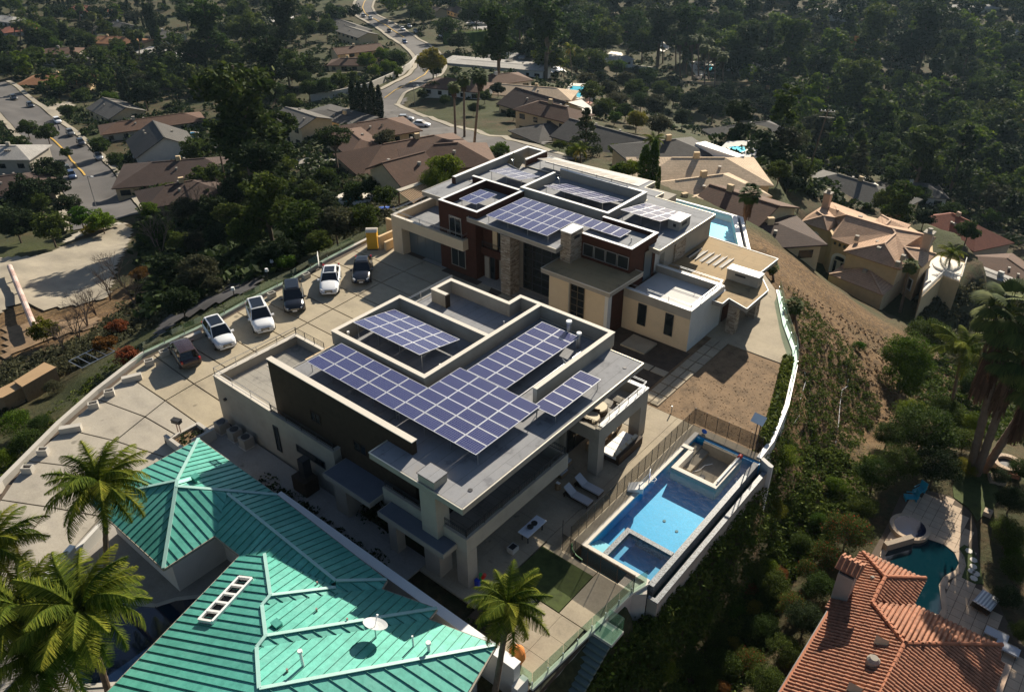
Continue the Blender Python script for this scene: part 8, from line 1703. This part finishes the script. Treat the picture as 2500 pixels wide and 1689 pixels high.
block('od,1050,200,30 oo,1100,215,34 od,1130,200,36 od,985,195,36 od,960,215,30 oo,1010,225,28 od,1075,245,30 sd,1165,260,44 sd,1195,265,40 sd,1140,240,34 od,1080,180,34 oo,990,160,30 sd,1240,285,34 sg,1290,290,40 so,1130,350,44 sg,1075,375,44 so,1270,330,40 sg,1300,345,40 og,1410,350,34 og,1440,350,38 og,1395,335,30', 'rounded garden shrub near the street palms', 'garden shrubs near the street palms')
block('oo,1780,190,65 oo,1830,130,75 oo,2050,190,80 oo,2170,260,80 oo,2010,330,80 po,2100,340,90 oo,2190,300,70 oo,2230,430,55 oo,2260,280,80 pd,2110,55,100 po,1990,60,80 oo,1700,80,95 oo,1600,90,75 po,1560,60,85 oo,2010,450,60 oo,1960,330,60 oo,1900,330,60 oo,1870,200,60 oo,1920,230,70 po,1950,180,80 oo,1990,250,70 og,2000,225,40 oo,2070,280,70 og,2150,300,50 oo,2280,200,70 oo,2220,160,70 oo,2130,200,60 oo,1860,150,60 oo,1750,130,60 oo,2040,400,70 od,2110,400,70 od,2280,350,70 oo,1880,270,60 oo,1935,280,60 po,1800,90,80 oo,1650,50,80 oo,1900,100,80 pd,2060,110,70 oo,1860,310,50 oo,2090,440,50 oo,2160,480,60 od,2100,490,50 og,2250,490,40 oo,2200,520,60 oo,2300,450,60 od,2230,350,60 oo,1820,380,70 oo,1770,385,60 od,1790,410,50 oo,1840,340,50 og,1850,370,36 oo,2030,120,60 oo,2300,120,70 oo,2170,90,60', 'leafy tree in the wooded canyon on the right', 'canyon woods on the right')
block('pd,1700,95,70 cd,1740,110,60 od,1570,110,50 po,1670,110,50 cd,1690,125,50 cd,1610,130,46 po,1560,120,44', 'tall dark conifer on the far ridge beside the palms', 'dark conifers on the far ridge')
block('og,2060,800,130 so,2110,760,110 sg,2050,860,120 sb,1950,785,40 oo,2105,970,150 oo,2050,1040,110 od,2130,1050,120 so,2190,1000,90 oo,1990,1070,95 og,2200,960,70 oo,2150,930,90 sy,2190,1060,60 oo,2210,870,80 og,2070,930,80 oo,2020,980,80', 'leafy bush on the slope between the canyon wall and the palms', 'slope bushes above the pool terrace', True)
block('sg,1778,1040,84 sy,1755,1155,70 sg,1900,1100,60 sg,1740,1280,60 sy,1710,1380,50 sg,1860,1180,50 sy,1660,1460,44 sg,1600,1400,50 so,1790,1010,50 se,1925,1205,120 se,1880,1260,90 so,1960,1150,80 se,1840,1300,80 so,1700,1290,70 sg,1690,1240,50 so,1750,1330,90 se,1800,1380,90 so,1730,1430,90 sg,1660,1380,70 so,1620,1440,80 so,1560,1500,90 sg,1500,1530,80 so,1640,1510,100 se,1700,1500,90 so,1780,1480,90 so,1820,1230,60 oo,1740,1550,110 so,1480,1480,60 sr,1770,1300,46 sr,1700,1340,44 so,1860,1330,90 od,1830,1400,90 so,1600,1540,70 sg,1560,1440,50 sr,1640,1560,50 so,1450,1440,40', 'brushy shrub on the steep slope below the pools', 'brush on the slope below the pools', True)
block('oo,2290,1210,90 od,2300,1130,80 oo,2310,1290,80 od,2290,1350,70 oo,2320,1430,60 oo,2240,1520,70 og,2300,1250,50 od,2270,1080,50 oo,2320,1060,60', 'dark tree along the right edge beside the pool terrace', 'dark trees at the right edge beside the pool terrace', True)
block('sg,30,960,90 so,60,1000,80 sg,10,1040,70 so,90,960,60 sy,130,985,50 so,20,900,60 sv,120,880,50 so,170,960,50 sg,50,1060,50', 'low green bush on the bank left of the driveway', 'bank bushes left of the driveway', True)
# undergrowth in the rest of the woods: individual trees first, then joined undergrowth
def near_road(x, y, d=8.5): return any((np.hypot(L[:, 0]-x, L[:, 1]-y) < d).any() for L in (LA, LB, LC))
def free(x, y, r_=3, hs=.55):
    if inpoly(np.array([x]), np.array([y]), LOT)[0] or near_road(x, y): return False
    for hx_, hy_, hr in HPOS:
        if math.hypot(x-hx_, y-hy_) < hr*hs+r_: return False
    return True
FARC = {kd: [clumpcrown(kd, np.random.RandomState(50+i), 46, {'oak': 30, 'pine': 30, 'conifer': 34}[kd], .052)[0] for i in range(2)] for kd in ('oak', 'pine', 'conifer')}; FARV = {}
REG = [([(0, -60), (900, -60), (870, 60), (760, 110), (640, 170), (560, 240), (350, 250), (120, 240), (0, 190)], 280, (6, 12), 'leafy tree among the far suburban houses', 'far suburban trees'),
       ([(900, -80), (2560, -80), (2560, 400), (2400, 480), (2200, 400), (1900, 340), (1700, 120), (1400, 110), (1100, 60), (940, 60)], 420, (11, 20), 'dark green tree in the far wooded hills', 'far wooded hills trees'),
       ([(1880, 330), (2560, 380), (2560, 640), (2400, 520), (2200, 460), (1990, 440), (1900, 420)], 90, (7, 13), 'tree in the deep shade of the right hand canyon', 'shaded canyon trees')]
for pl, cnt, (s0_, s1_), lb, gp in REG:
    xs_, ys_ = [p[0] for p in pl], [p[1] for p in pl]; k = 0; tries = 0
    while k < cnt and tries < cnt*8:
        tries += 1; x, y = rnd.uniform(min(xs_), max(xs_)), rnd.uniform(min(ys_), max(ys_))
        if not inpoly(np.array([x]), np.array([y]), pl)[0]: continue
        g = G(x, y); h_ = rnd.uniform(s0_, s1_)
        if not free(g[0], g[1], 3): continue
        if any(math.hypot(g[0]-a, g[1]-b_) < (r_+h_*.3)*.75 for a, b_, r_ in TREES): continue
        kd = rnd.choice(('oak', 'oak', 'oak', 'pine', 'conifer')); hh_ = h_*(1.25 if kd != 'oak' else 1); k += 1; TREES.append((g[0], g[1], hh_*.4))
        c_ = FARC[kd][k % 2]; a = rnd.uniform(0, 6.28); R_ = np.array(Matrix.Rotation(a, 3, 'Z')); FARV.setdefault(rnd.choice(('oak', 'oak', 'dark', 'dark', 'pine', 'olive', 'green')), []).append((c_@R_.T)*hh_+np.array((g[0], g[1], g[2]-.2)))
for kk, m_ in (('oak', L_oak), ('dark', L_dark), ('pine', L_pine), ('olive', L_olive), ('green', L_green)):
    if kk in FARV: o = D.objects.new('far_woods', quadmesh('far_woods', np.concatenate(FARV[kk]), m_)); COL.objects.link(o); o['kind'] = 'stuff'; tag(o, kk+' coloured crowns of the far woods', 'woods')
# joined undergrowth
def scatter(name, pl, n_, s0_, s1_, cards_n, mat, leaf, avoid=True, world=False, dens=None, roadd=7):
    xs_, ys_ = [p[0] for p in pl], [p[1] for p in pl]; V_ = []; k = 0
    X1 = rt_.uniform(min(xs_), max(xs_), n_*3); Y1 = rt_.uniform(min(ys_), max(ys_), n_*3); m_ = inpoly(X1, Y1, pl); X1, Y1 = X1[m_], Y1[m_]
    if not world:
        pts = [G(a, b_) for a, b_ in zip(X1[:n_], Y1[:n_])]
    else: pts = [(a, b_, 0) for a, b_ in zip(X1[:n_], Y1[:n_])]
    for p in pts:
        if avoid and not free(p[0], p[1], 0, .5): continue
        s_ = rnd.uniform(s0_, s1_); dd_ = math.hypot(p[0], p[1]); q_ = rt_.normal(size=(cards_n, 3)); q_ /= np.linalg.norm(q_, axis=1)[:, None]; q_[:, 2] = abs(q_[:, 2])*.7; q_ *= s_*rt_.uniform(.5, 1, cards_n)[:, None]
        V_.append(q_+np.array((p[0], p[1], float(T(p[0], p[1])))))
    me_ = quadmesh(name, cards(np.concatenate(V_), leaf), mat); o = D.objects.new(name, me_); COL.objects.link(o); o['kind'] = 'stuff'; tag(o, {'undergrowth': 'dark scrubby undergrowth between the trees'}.get(name, name.replace('_', ' ')+' covering the bank'), 'undergrowth')
scatter('undergrowth', [(-30, -80), (2560, -80), (2560, 620), (2330, 560), (1950, 480), (1700, 330), (1400, 280), (900, 200), (880, 420), (900, 520), (700, 650), (380, 780), (345, 560), (200, 545), (-30, 580)], 5200, 1.2, 2.8, 36, L_dark, .75)
scatter('scrub', [(360, 500), (950, 420), (960, 540), (700, 640), (420, 780), (250, 860), (0, 1020), (0, 900), (230, 820), (345, 700)], 1500, .4, 1.3, 40, L_olive, .28)
scatter('slope_grass', [(1920, 700), (1990, 760), (2080, 850), (2150, 1000), (2100, 1090), (1960, 1130), (1860, 1130), (1890, 1050), (1930, 950), (1960, 860)], 1300, .15, .55, 26, L_cover, .11, False)
scatter('slope_brush', [(1760, 1180), (1850, 1110), (2000, 1100), (2150, 1120), (2100, 1250), (1950, 1400), (1880, 1560), (1800, 1700), (1420, 1700), (1500, 1580), (1700, 1400), (1760, 1250)], 1500, .3, .95, 46, L_cover, .16, False)
scatter('dry_stubble', [(1930, 700), (2250, 880), (2420, 1010), (2200, 1010), (2000, 1100), (1930, 1000)], 1300, .1, .3, 16, simple('dry_grass', (.20, .14, .08), .95, .3), .12, False)
scatter('canyon_brush', [(2180, 840), (2500, 900), (2560, 1100), (2350, 1060), (2200, 960)], 700, .3, 1.0, 40, L_oak, .2, False)
scatter('far_brush', [(2230, 700), (2560, 680), (2560, 900), (2330, 900), (2250, 820)], 500, .5, 1.4, 40, L_olive, .35, False)
scatter('bank_grass', [(0, 1130), (60, 1050), (180, 960), (300, 860), (420, 800), (560, 740), (700, 660), (640, 690), (500, 770), (380, 830), (200, 1000), (120, 1060), (0, 1180)], 1000, .15, .45, 20, L_cover, .13, False)
# bed planting round the near house
mbp = []
for x0, x1, y0, y1, n_ in ((-40, -26.5, 20.6, 21.6, 60), (-34, -29, 23.3, 24.6, 25), (-21.3, -19.2, 21, 24.4, 25), (-48.4, -46.8, 19.6, 21.4, 12)):
    for _ in range(n_): mbp.append((rnd.uniform(x0, x1), rnd.uniform(y0, y1), rnd.uniform(.15, .5)))
V_ = []
for x, y, s_ in mbp: q_ = rt_.normal(size=(26, 3)); q_ /= np.linalg.norm(q_, axis=1)[:, None]; q_[:, 2] = abs(q_[:, 2]); V_.append(q_*s_+np.array((x, y, .0)))
o = D.objects.new('bed_planting', quadmesh('bed_planting', cards(np.concatenate(V_), .13), L_dark)); COL.objects.link(o); o['kind'] = 'stuff'; tag(o, 'low dark planting in the beds beside the near house', 'ground cover')
# bare branching shrubs
def bare(lb, px_, py_, h, group):
    g = G(px_, py_); t = thing('bare_tree', lb, 'bare tree', g, group=group); mb = MB(); r_ = random.Random(px_)
    def br(p, d, l, w1, k):
        e_ = p+d*l; mb.tube([p, e_], [w1, w1*.6], 4, cap=False)
        if k:
            for _ in range(3): nd_ = (d+Vector((r_.uniform(-.6, .6), r_.uniform(-.6, .6), r_.uniform(-.25, .4)))).normalized(); br(e_, nd_, l*r_.uniform(.6, .85), w1*.55, k-1)
    for _ in range(3): br(Vector(g), Vector((r_.uniform(-.4, .4), r_.uniform(-.4, .4), 1)).normalized(), h*.3, .09, 4)
    mb.build('branches', simple('bare_bark', (.17, .13, .10), .9, .2) if 'bare_bark' not in MATS else MATS['bare_bark'], t)
for a, b_, h in ((270, 735, 5), (215, 800, 5), (300, 700, 6), (330, 745, 5), (235, 770, 4), (195, 830, 4), (540, 505, 6), (480, 520, 5), (395, 620, 6), (160, 860, 3.5), (420, 560, 5)): bare('leafless grey branching tree in the scrub left of the driveway', a, b_, h, 'leafless trees left of the driveway')
# ---- palms
def frondmesh(L=2.6, n_=34, droop=1.0, wl=.55, lw=.03, seed=0):
    r_ = np.random.RandomState(seed); v = []; sp_ = []
    for i in range(n_+1): s_ = i/n_; a = 1.0-droop*1.75*s_; sp_.append((s_, a))
    pts = [np.zeros(3)]
    for i in range(n_): a = sp_[i][1]; pts.append(pts[-1]+np.array((math.cos(a), 0, math.sin(a)))*L/n_)
    pts = np.array(pts)
    for i in range(3, n_+1):
        s_ = i/n_; ll = wl*math.sin(math.pi*min(1, .12+.86*s_))**.6*(1-.35*s_); tg = pts[i]-pts[i-1]; tg /= np.linalg.norm(tg)
        for sd_ in (-1, 1):
            for m_ in range(2):
                d_ = np.array((0, sd_, 0))*.8+tg*.55+np.array((0, 0, -.45-.3*r_.rand()))+r_.normal(size=3)*.12; d_ /= np.linalg.norm(d_); q_ = pts[i]-tg*(L/n_*.5*m_); w1 = tg*lw
                v += [q_-w1*.5, q_+w1*.5, q_+d_*ll+w1*.1, q_+d_*ll-w1*.1]
    for i in range(n_):
        w1 = .035*(1-i/n_)+.008; v += [pts[i]+(0, -w1, 0), pts[i]+(0, w1, 0), pts[i+1]+(0, w1*.9, 0), pts[i+1]+(0, -w1*.9, 0)]
    return np.array(v)
FR = [quadmesh('frond', frondmesh(2.8, 54, d_, .80, .042, k), L_palm) for k, d_ in enumerate((.9, 1.1, 1.3, .75))]
FRY = quadmesh('frond', frondmesh(2.5, 34, 1.25, .6, .055, 9), leafmat('leaf_palm_yellow', (.26, .20, .03), (.42, .33, .05), trans=.2))
def ptrunk(par, a, b_, r0, r1, mat=None):
    a, b_ = Vector(a), Vector(b_); mb = MB(); k = 26; pts = []; rr = []
    for i in range(k+1): f_ = i/k; pts += [a.lerp(b_, f_)]; rr += [(r0+(r1-r0)*f_)*(1.06 if i % 2 else .95)]
    mb.tube(pts, rr, 9); mb.build('trunk', mat or palm_trunk_m, par)
def topxyz(base, px_, py_):
    best = None
    for z_ in np.arange(base[2]+1, min(36, base[2]+32), .1): p = P(px_, py_, z_); d_ = math.hypot(p[0]-base[0], p[1]-base[1]); best = (d_, p) if best is None or d_ < best[0] else best
    return best[1]
def featherpalm(lb, base, top, n_=22, sc=1.0, yellow=0, group=None, tr_=.16):
    t = thing('feather_palm', lb, 'palm tree', base, group=group); ptrunk(t, base, top, tr_*1.15, tr_*.8)
    MB().tube([(top[0], top[1], top[2]-.1), (top[0], top[1], top[2]+.35*sc), (top[0], top[1], top[2]+.8*sc)], [tr_*.85, tr_*1.0, tr_*.3], 8).build('crownshaft', simple('crownshaft_green', (.16, .20, .06), .5, .1) if 'crownshaft_green' not in MATS else MATS['crownshaft_green'], t)
    lo = Vector(top)-Vector(base)
    for k in range(n_):
        a = k*2.399+rnd.uniform(-.2, .2); el_ = (k/n_)**.8; m_ = FRY if k < yellow else FR[(0, 3, 1, 2)[min(3, int(el_*4))]] if False else FR[rnd.choice((0, 1) if el_ > .5 else (1, 2))]
        o = inst('frond', m_, t, (lo.x, lo.y, lo.z+.55*sc), (rnd.uniform(-.2, .2), .75-1.35*el_ if k >= yellow else .9, a), (sc*rnd.uniform(.85, 1.1),)*3)
    return t
for lb, bpx, cpx, z0_, n_, sc, yl in (('feather palm growing in front of the mint pavilion roof', (262, 1445), (255, 1215), 0, 32, 1.22, 0), ('large feather palm with red brown trunk beside the dark pool', (275, 1720), (215, 1530), 0, 34, 1.4, 0), ('feather palm with yellowing fronds at the left edge', (5, 1560), (-5, 1370), 0, 30, 1.2, 4),
    ('feather palm in the bottom left corner behind the larger one', (60, 1730), (75, 1520), 0, 30, 1.3, 1), ('feather palm at the very bottom left corner', (120, 1800), (120, 1640), 0, 28, 1.2, 1), ('feather palm at the corner of the mint roof in front of the end terrace', (1190, 1800), (1240, 1500), -2, 30, .85, 0)):
    b_ = P(*bpx, z0_); c = topxyz(b_, *cpx); featherpalm(lb, b_, c, n_, sc, yl)
def fanverts(r_, R_=.55, blades=13, spread=2.6):
    v = []
    for i in range(blades):
        a = -spread/2+spread*i/(blades-1); d_ = np.array((math.cos(a), math.sin(a), -.12)); n_ = np.array((-math.sin(a), math.cos(a), 0)); l = R_*(.85+.15*math.cos(a)); dr_ = np.array((0, 0, -.10*R_))
        v += [d_*.03, d_*l*.6+n_*.045*R_*2, d_*l+dr_*2, d_*l*.6-n_*.045*R_*2]
    return np.array(v)
def fancrown(n_, pet=.9, R_=.6, skirt=0, seed=0, live=L_fan):
    r_ = np.random.RandomState(seed); V_ = []
    for k in range(n_):
        a = k*2.399; el_ = 1.35-2.0*(k/n_); M = np.array(Matrix.Rotation(a, 3, 'Z') @ Matrix.Rotation(-el_, 3, 'Y')); pl_ = pet*r_.uniform(.8, 1.1)
        f_ = fanverts(r_, R_*r_.uniform(.85, 1.1)); tl_ = np.array(Matrix.Rotation(.5, 3, 'Y')); v = (f_@tl_.T)+np.array((pl_, 0, 0)); st_ = np.array([(0, -.015, 0), (0, .015, 0), (pl_, .01, 0), (pl_, -.01, 0)]); V_.append(np.concatenate([v, st_])@M.T)
    return np.concatenate(V_)
FAN = [quadmesh('crown', fancrown(42, .85, .62, seed=k), L_fan) for k in range(2)]
fan1 = quadmesh('frond', np.concatenate([fanverts(rt_, .75, 17)@np.array(Matrix.Rotation(.5, 3, 'Y')).T+np.array((1.05, 0, 0)), np.array([(0, -.02, 0), (0, .02, 0), (1.05, .015, 0), (1.05, -.015, 0)])]), L_fan)
def skirtmesh(h, r0, n_, seed):
    r_ = np.random.RandomState(seed); z_ = -r_.uniform(0, h, n_); a = r_.uniform(0, 6.283, n_); rr = r0*(1-.35*(-z_/h))*r_.uniform(.6, 1, n_); c = np.stack([np.cos(a)*rr, np.sin(a)*rr, z_], 1); v = []
    for p in c: d_ = np.array((p[0]*.3, p[1]*.3, -1.0))*.45; n__ = np.cross(d_, (p[0], p[1], 0.01)); n__ = n__/np.linalg.norm(n__)*.09; v += [p-n__, p+n__, p+d_+n__*.6, p+d_-n__*.6]
    return quadmesh('dead_fronds', np.array(v), L_dead)
SK = skirtmesh(2.6, .95, 420, 3)
def fanpalm(lb, base, top, sc=1.0, big=False, group=None, skirt=1.0, tr_=.22):
    t = thing('fan_palm', lb, 'palm tree', base, group=group); ptrunk(t, base, top, tr_*1.2, tr_*.8); lo = Vector(top)-Vector(base)
    if skirt: inst('dead_fronds', SK, t, (lo.x, lo.y, lo.z+.1), (0, 0, rnd.uniform(0, 6)), (sc*.62, sc*.62, sc*skirt))
    if big:
        for k in range(40): el_ = 1.35-1.9*(k/40); inst('frond', fan1, t, (lo.x, lo.y, lo.z+.2), (rnd.uniform(-.3, .3), -el_, k*2.399), (sc*rnd.uniform(.9, 1.1),)*3)
    else: inst('crown', rnd.choice(FAN), t, (lo.x, lo.y, lo.z+.1), (0, 0, rnd.uniform(0, 6)), (sc,)*3)
    return t
for lb, bpx, cpx, sc, sk_ in (('tall fan palm with thick brown skirt, leftmost trunk of the near trio', (2368, 1150), (2462, 775), 1.75, 1.5), ('tall fan palm, middle trunk of the near trio', (2384, 1158), (2482, 880), 1.5, 1.2), ('tall fan palm, rightmost trunk of the near trio leaning to the edge', (2402, 1150), (2530, 950), 1.5, 1.2)):
    b_ = P(*bpx, -8.2); fanpalm(lb, b_, topxyz(b_, *cpx), sc, True, None, sk_, .3)
for lb, bpx, cpx, sc in (('tallest street palm, right of the trio by the brown roof', (1156, 374), (1172, 190), 1.5), ('street palm in the middle of the trio', (1134, 338), (1132, 196), 1.4), ('street palm on the left of the trio, darker and lower', (1112, 330), (1108, 215), 1.3)):
    b_ = G(*bpx); fanpalm(lb, b_, topxyz(b_, *cpx), sc, False, None, .6, .25)
for a, b_, h in ((1660, 100, 0), (1675, 92, 0), (1690, 100, 0), (1705, 95, 0), (1720, 120, 0), (1730, 105, 0), (1745, 128, 0), (1618, 60, 0), (1650, 75, 0), (1765, 140, 0)):
    g = G(a, b_+95); fanpalm('fan palm standing in the cluster on the far ridge', g, topxyz(g, a, b_), 2.1, False, 'palms on the far ridge', .8, .3)
for a, b_, h in ((340, 85, 75), (35, 60, 50), (50, 55, 60), (155, 62, 50), (225, 40, 60), (195, 20, 60), (2005, 170, 50), (2330, 240, 40), (2460, 245, 40), (2265, 78, 40)):
    g = G(a, b_+h*.9); fanpalm('thin fan palm rising among distant roofs or woods', g, topxyz(g, a, b_), 1.9, False, 'scattered distant fan palms', .5, .25)
fanpalm('slim palm on the brown slope just past the canyon wall', P(1951, 850, -4), topxyz(P(1951, 850, -4), 1938, 750), .75, False, None, .8, .13)
fanpalm('slim palm on the slope below the tan terrace roof', P(1889, 690, -3.5), topxyz(P(1889, 690, -3.5), 1885, 655), .6, False, None, .5, .12)
fanpalm('palm with skirt beside the far pool in front of the brown roof', P(1806, 590, -4), topxyz(P(1806, 590, -4), 1831, 478), 1.1, False, None, .9, .22)
fanpalm('small fan palm in front of the villa garage', G(2196, 765), topxyz(G(2196, 765), 2222, 652), 1.0, False, None, .3, .18)
for lb, bpx, cpx, sc, z0_ in (('green feather palm above the beige roof', (1596, 425), (1594, 352), .95, -12), ('yellow feather palm behind the far modern roof', (1418, 400), (1416, 375), 1.0, -12), ('feather palm on the villa terrace edge', (2300, 735), (2320, 630), 1.1, -27), ('large feather palm above the pool terrace slope', (2320, 1000), (2345, 880), 1.5, -12), ('yellow green feather palm beside the white long roof', (1396, 190), (1392, 125), 1.6, None), ('second yellow green palm beside the white long roof', (1378, 205), (1375, 160), 1.3, None), ('small feather palm beside the patio at top left of centre', (760, 45), (757, 22), 1.3, None)):
    b_ = G(*bpx) if z0_ is None else P(*bpx, z0_); featherpalm(lb, b_, topxyz(b_, *cpx), 16, sc, 5 if lb.startswith('yellow') else 0)
for k, (a, b_) in enumerate(((1592, 440), (1570, 445), (1605, 470), (1545, 430), (1520, 425))): tree_at('shrub' if k > 2 else 'cypress', P(a, b_, -6)[:2], (7, 6, 4, 3.5, 3)[k], L_green, ('tall bushy palm clump left of the beige roof', 'second bushy clump left of the beige roof', 'round green bush beside the far modern pool', 'broad leaved bush behind the far modern roof', 'low broad leaved bush behind the far modern roof')[k]).scale[0] *= 2.2 if k < 2 else 1

LM = [(385, 315, 'the white gabled house'), (137, 185, 'the sunny orange roof'), (280, 250, 'the grey gabled house'), (430, 395, 'the wide dark brown roof'), (200, 430, 'the left street'), (735, 275, 'the cream two storey house'), (900, 255, 'the five cypresses'), (1000, 345, 'the large brown roof'), (960, 395, 'the nearest brown roof'), (1055, 150, 'the round yellow tree'), (870, 115, 'the long hillside house'), (855, 60, 'the grey hillside roofs'), (1200, 60, 'the white flat roofs'), (1215, 155, 'the long white roof'), (1135, 260, 'the street palms'), (1300, 230, 'the dark brown gable'), (1500, 320, 'the long grey roof'), (1410, 225, 'the five sided pool'), (1700, 120, 'the far ridge palms'), (1825, 150, 'the pale ridge roof'), (1720, 200, 'the ridge wall'), (1800, 362, 'the oval pool'), (1970, 380, 'the utility pole'), (2090, 440, 'the grey hip roof'), (2150, 560, 'the tan villa'), (2355, 530, 'the red brown roof'), (2290, 260, 'the small beige roof'), (2440, 275, 'the red roofs'), (2030, 20, 'the bright white roof'), (1950, 55, 'the skylight roof'), (2440, 50, 'the pale corner roofs'), (860, 490, 'the teal pool'), (250, 640, 'the concrete spillway'), (60, 720, 'the large pipe'), (600, 710, 'the asphalt path'), (640, 790, 'the white parked cars'), (450, 860, 'the maroon car'), (150, 1000, 'the driveway kerb'), (70, 920, 'the shed'), (1850, 1180, 'the pool trough'), (1780, 1300, 'the pool wall'), (1500, 1560, 'the outdoor stair'), (1960, 1560, 'the tile roof eave'), (2085, 1400, 'the tiled chimney'), (2280, 1350, 'the kidney pool'), (2200, 1300, 'the round spa'), (2370, 1130, 'the fan palm trunks'), (2440, 1130, 'the fire ring'), (2060, 960, 'the drain pipe'), (900, 560, 'the yellow toilet'), (580, 280, 'the huge pine'), (820, 340, 'the lone pine'), (240, 535, 'the bright green bushes'), (340, 20, 'the upper left cypresses')]
NM = {'leaf_oak': 'green', 'leaf_dark': 'dark', 'leaf_pine': 'olive green', 'leaf_green': 'fresh green', 'leaf_yellow': 'yellowish', 'leaf_olive': 'grey green', 'leaf_orange': 'rusty', 'leaf_bright': 'bright green', 'leaf_berry': 'red berried'}
bpy.context.view_layer.update(); grp = {}
for o in SC.objects:
    if o.parent is None and o.get('group') and (o.name.startswith(('tree', 'shrub', 'pine_tree', 'conifer_tree', 'cypress_tree', 'bare_tree', 'fan_palm', 'street_car'))) and 'five cypress' not in o['group'] and not o.name.startswith('street_car'): grp.setdefault(o['label'], []).append(o)
used = {}
for lb, os_ in grp.items():
    if len(os_) < 2: continue
    for o in os_:
        z_ = o.scale[2]*.5 if o.scale[2] > 2 else 1; d = RM@(np.array(o.location)+np.array((0, 0, z_))-CP); x, y = 1250+FPX*d[0]/d[2], 844.5-FPX*d[1]/d[2]
        l = min(LM, key=lambda q_: (q_[0]-x)**2+((q_[1]-y)*1.5)**2); dx, dy = x-l[0], y-l[1]
        ds_ = ('right of' if dx > 0 else 'left of') if abs(dx) > abs(dy)*1.2 else ('beyond' if dy < 0 else 'in front of'); far = 'well ' if math.hypot(dx, dy) > 95 else 'close ' if math.hypot(dx, dy) < 40 else ''
        far = {'close ': 'just '}.get(far, far); cr = [c for c in o.children if c.name.startswith('crown')]; mt = cr[0].material_slots[0].material.name if cr and cr[0].material_slots else ''
        w1 = {'tree': 'round tree', 'shrub': 'shrub', 'pine_tree': 'ragged pine', 'conifer_tree': 'pointed conifer', 'cypress_tree': 'slim cypress', 'bare_tree': 'leafless tree', 'fan_palm': 'fan palm'}[o.name.split('.')[0]]
        wd = o.scale[2]; sz = '' if wd <= 1.01 else 'small ' if wd < 5 else 'mid sized ' if wd < 8.5 else 'tall ' if wd < 13 else 'very tall '
        nl = (sz+(NM.get(mt, '')+' ' if mt in NM else '')+w1+' '+far+ds_+' '+l[2]).strip(); used.setdefault(nl, []).append((x, o))
for nl, L_ in used.items():
    L_.sort(key=lambda q_: q_[0]); k_ = len(L_)
    for i, (x, o) in enumerate(L_): o['label'] = nl+('' if k_ == 1 else (', the left one', ', the right one')[i] if k_ == 2 else (', the leftmost', ', the middle one', ', the rightmost')[i] if k_ == 3 else ', %s from the left' % ('first', 'second', 'third', 'fourth', 'fifth', 'sixth', 'seventh', 'eighth', 'ninth', 'tenth')[min(i, 9)])
# ---- haze: thin air over the whole view, sky outside it
hz = MB().box(-1400, 850, -280, 1500, float(ZZ.min())-1.5, 41.0).build('haze', None or hill_m, None); hz.data.materials.clear()
m = D.materials.new('haze_air'); m.use_nodes = True; n = m.node_tree; n.nodes.remove(n.nodes['Principled BSDF']); pv_ = n.nodes.new('ShaderNodeVolumePrincipled')
pv_.inputs['Color'].default_value = (.55, .78, 1.0, 1); pv_.inputs['Density'].default_value = .00005; pv_.inputs['Anisotropy'].default_value = .3; n.links.new(pv_.outputs[0], n.nodes['Material Output'].inputs['Volume'])
hz.data.materials.append(m); hz['kind'] = 'stuff'; hz['label'] = 'thin pale haze in the air over the valley'; hz['category'] = 'haze'
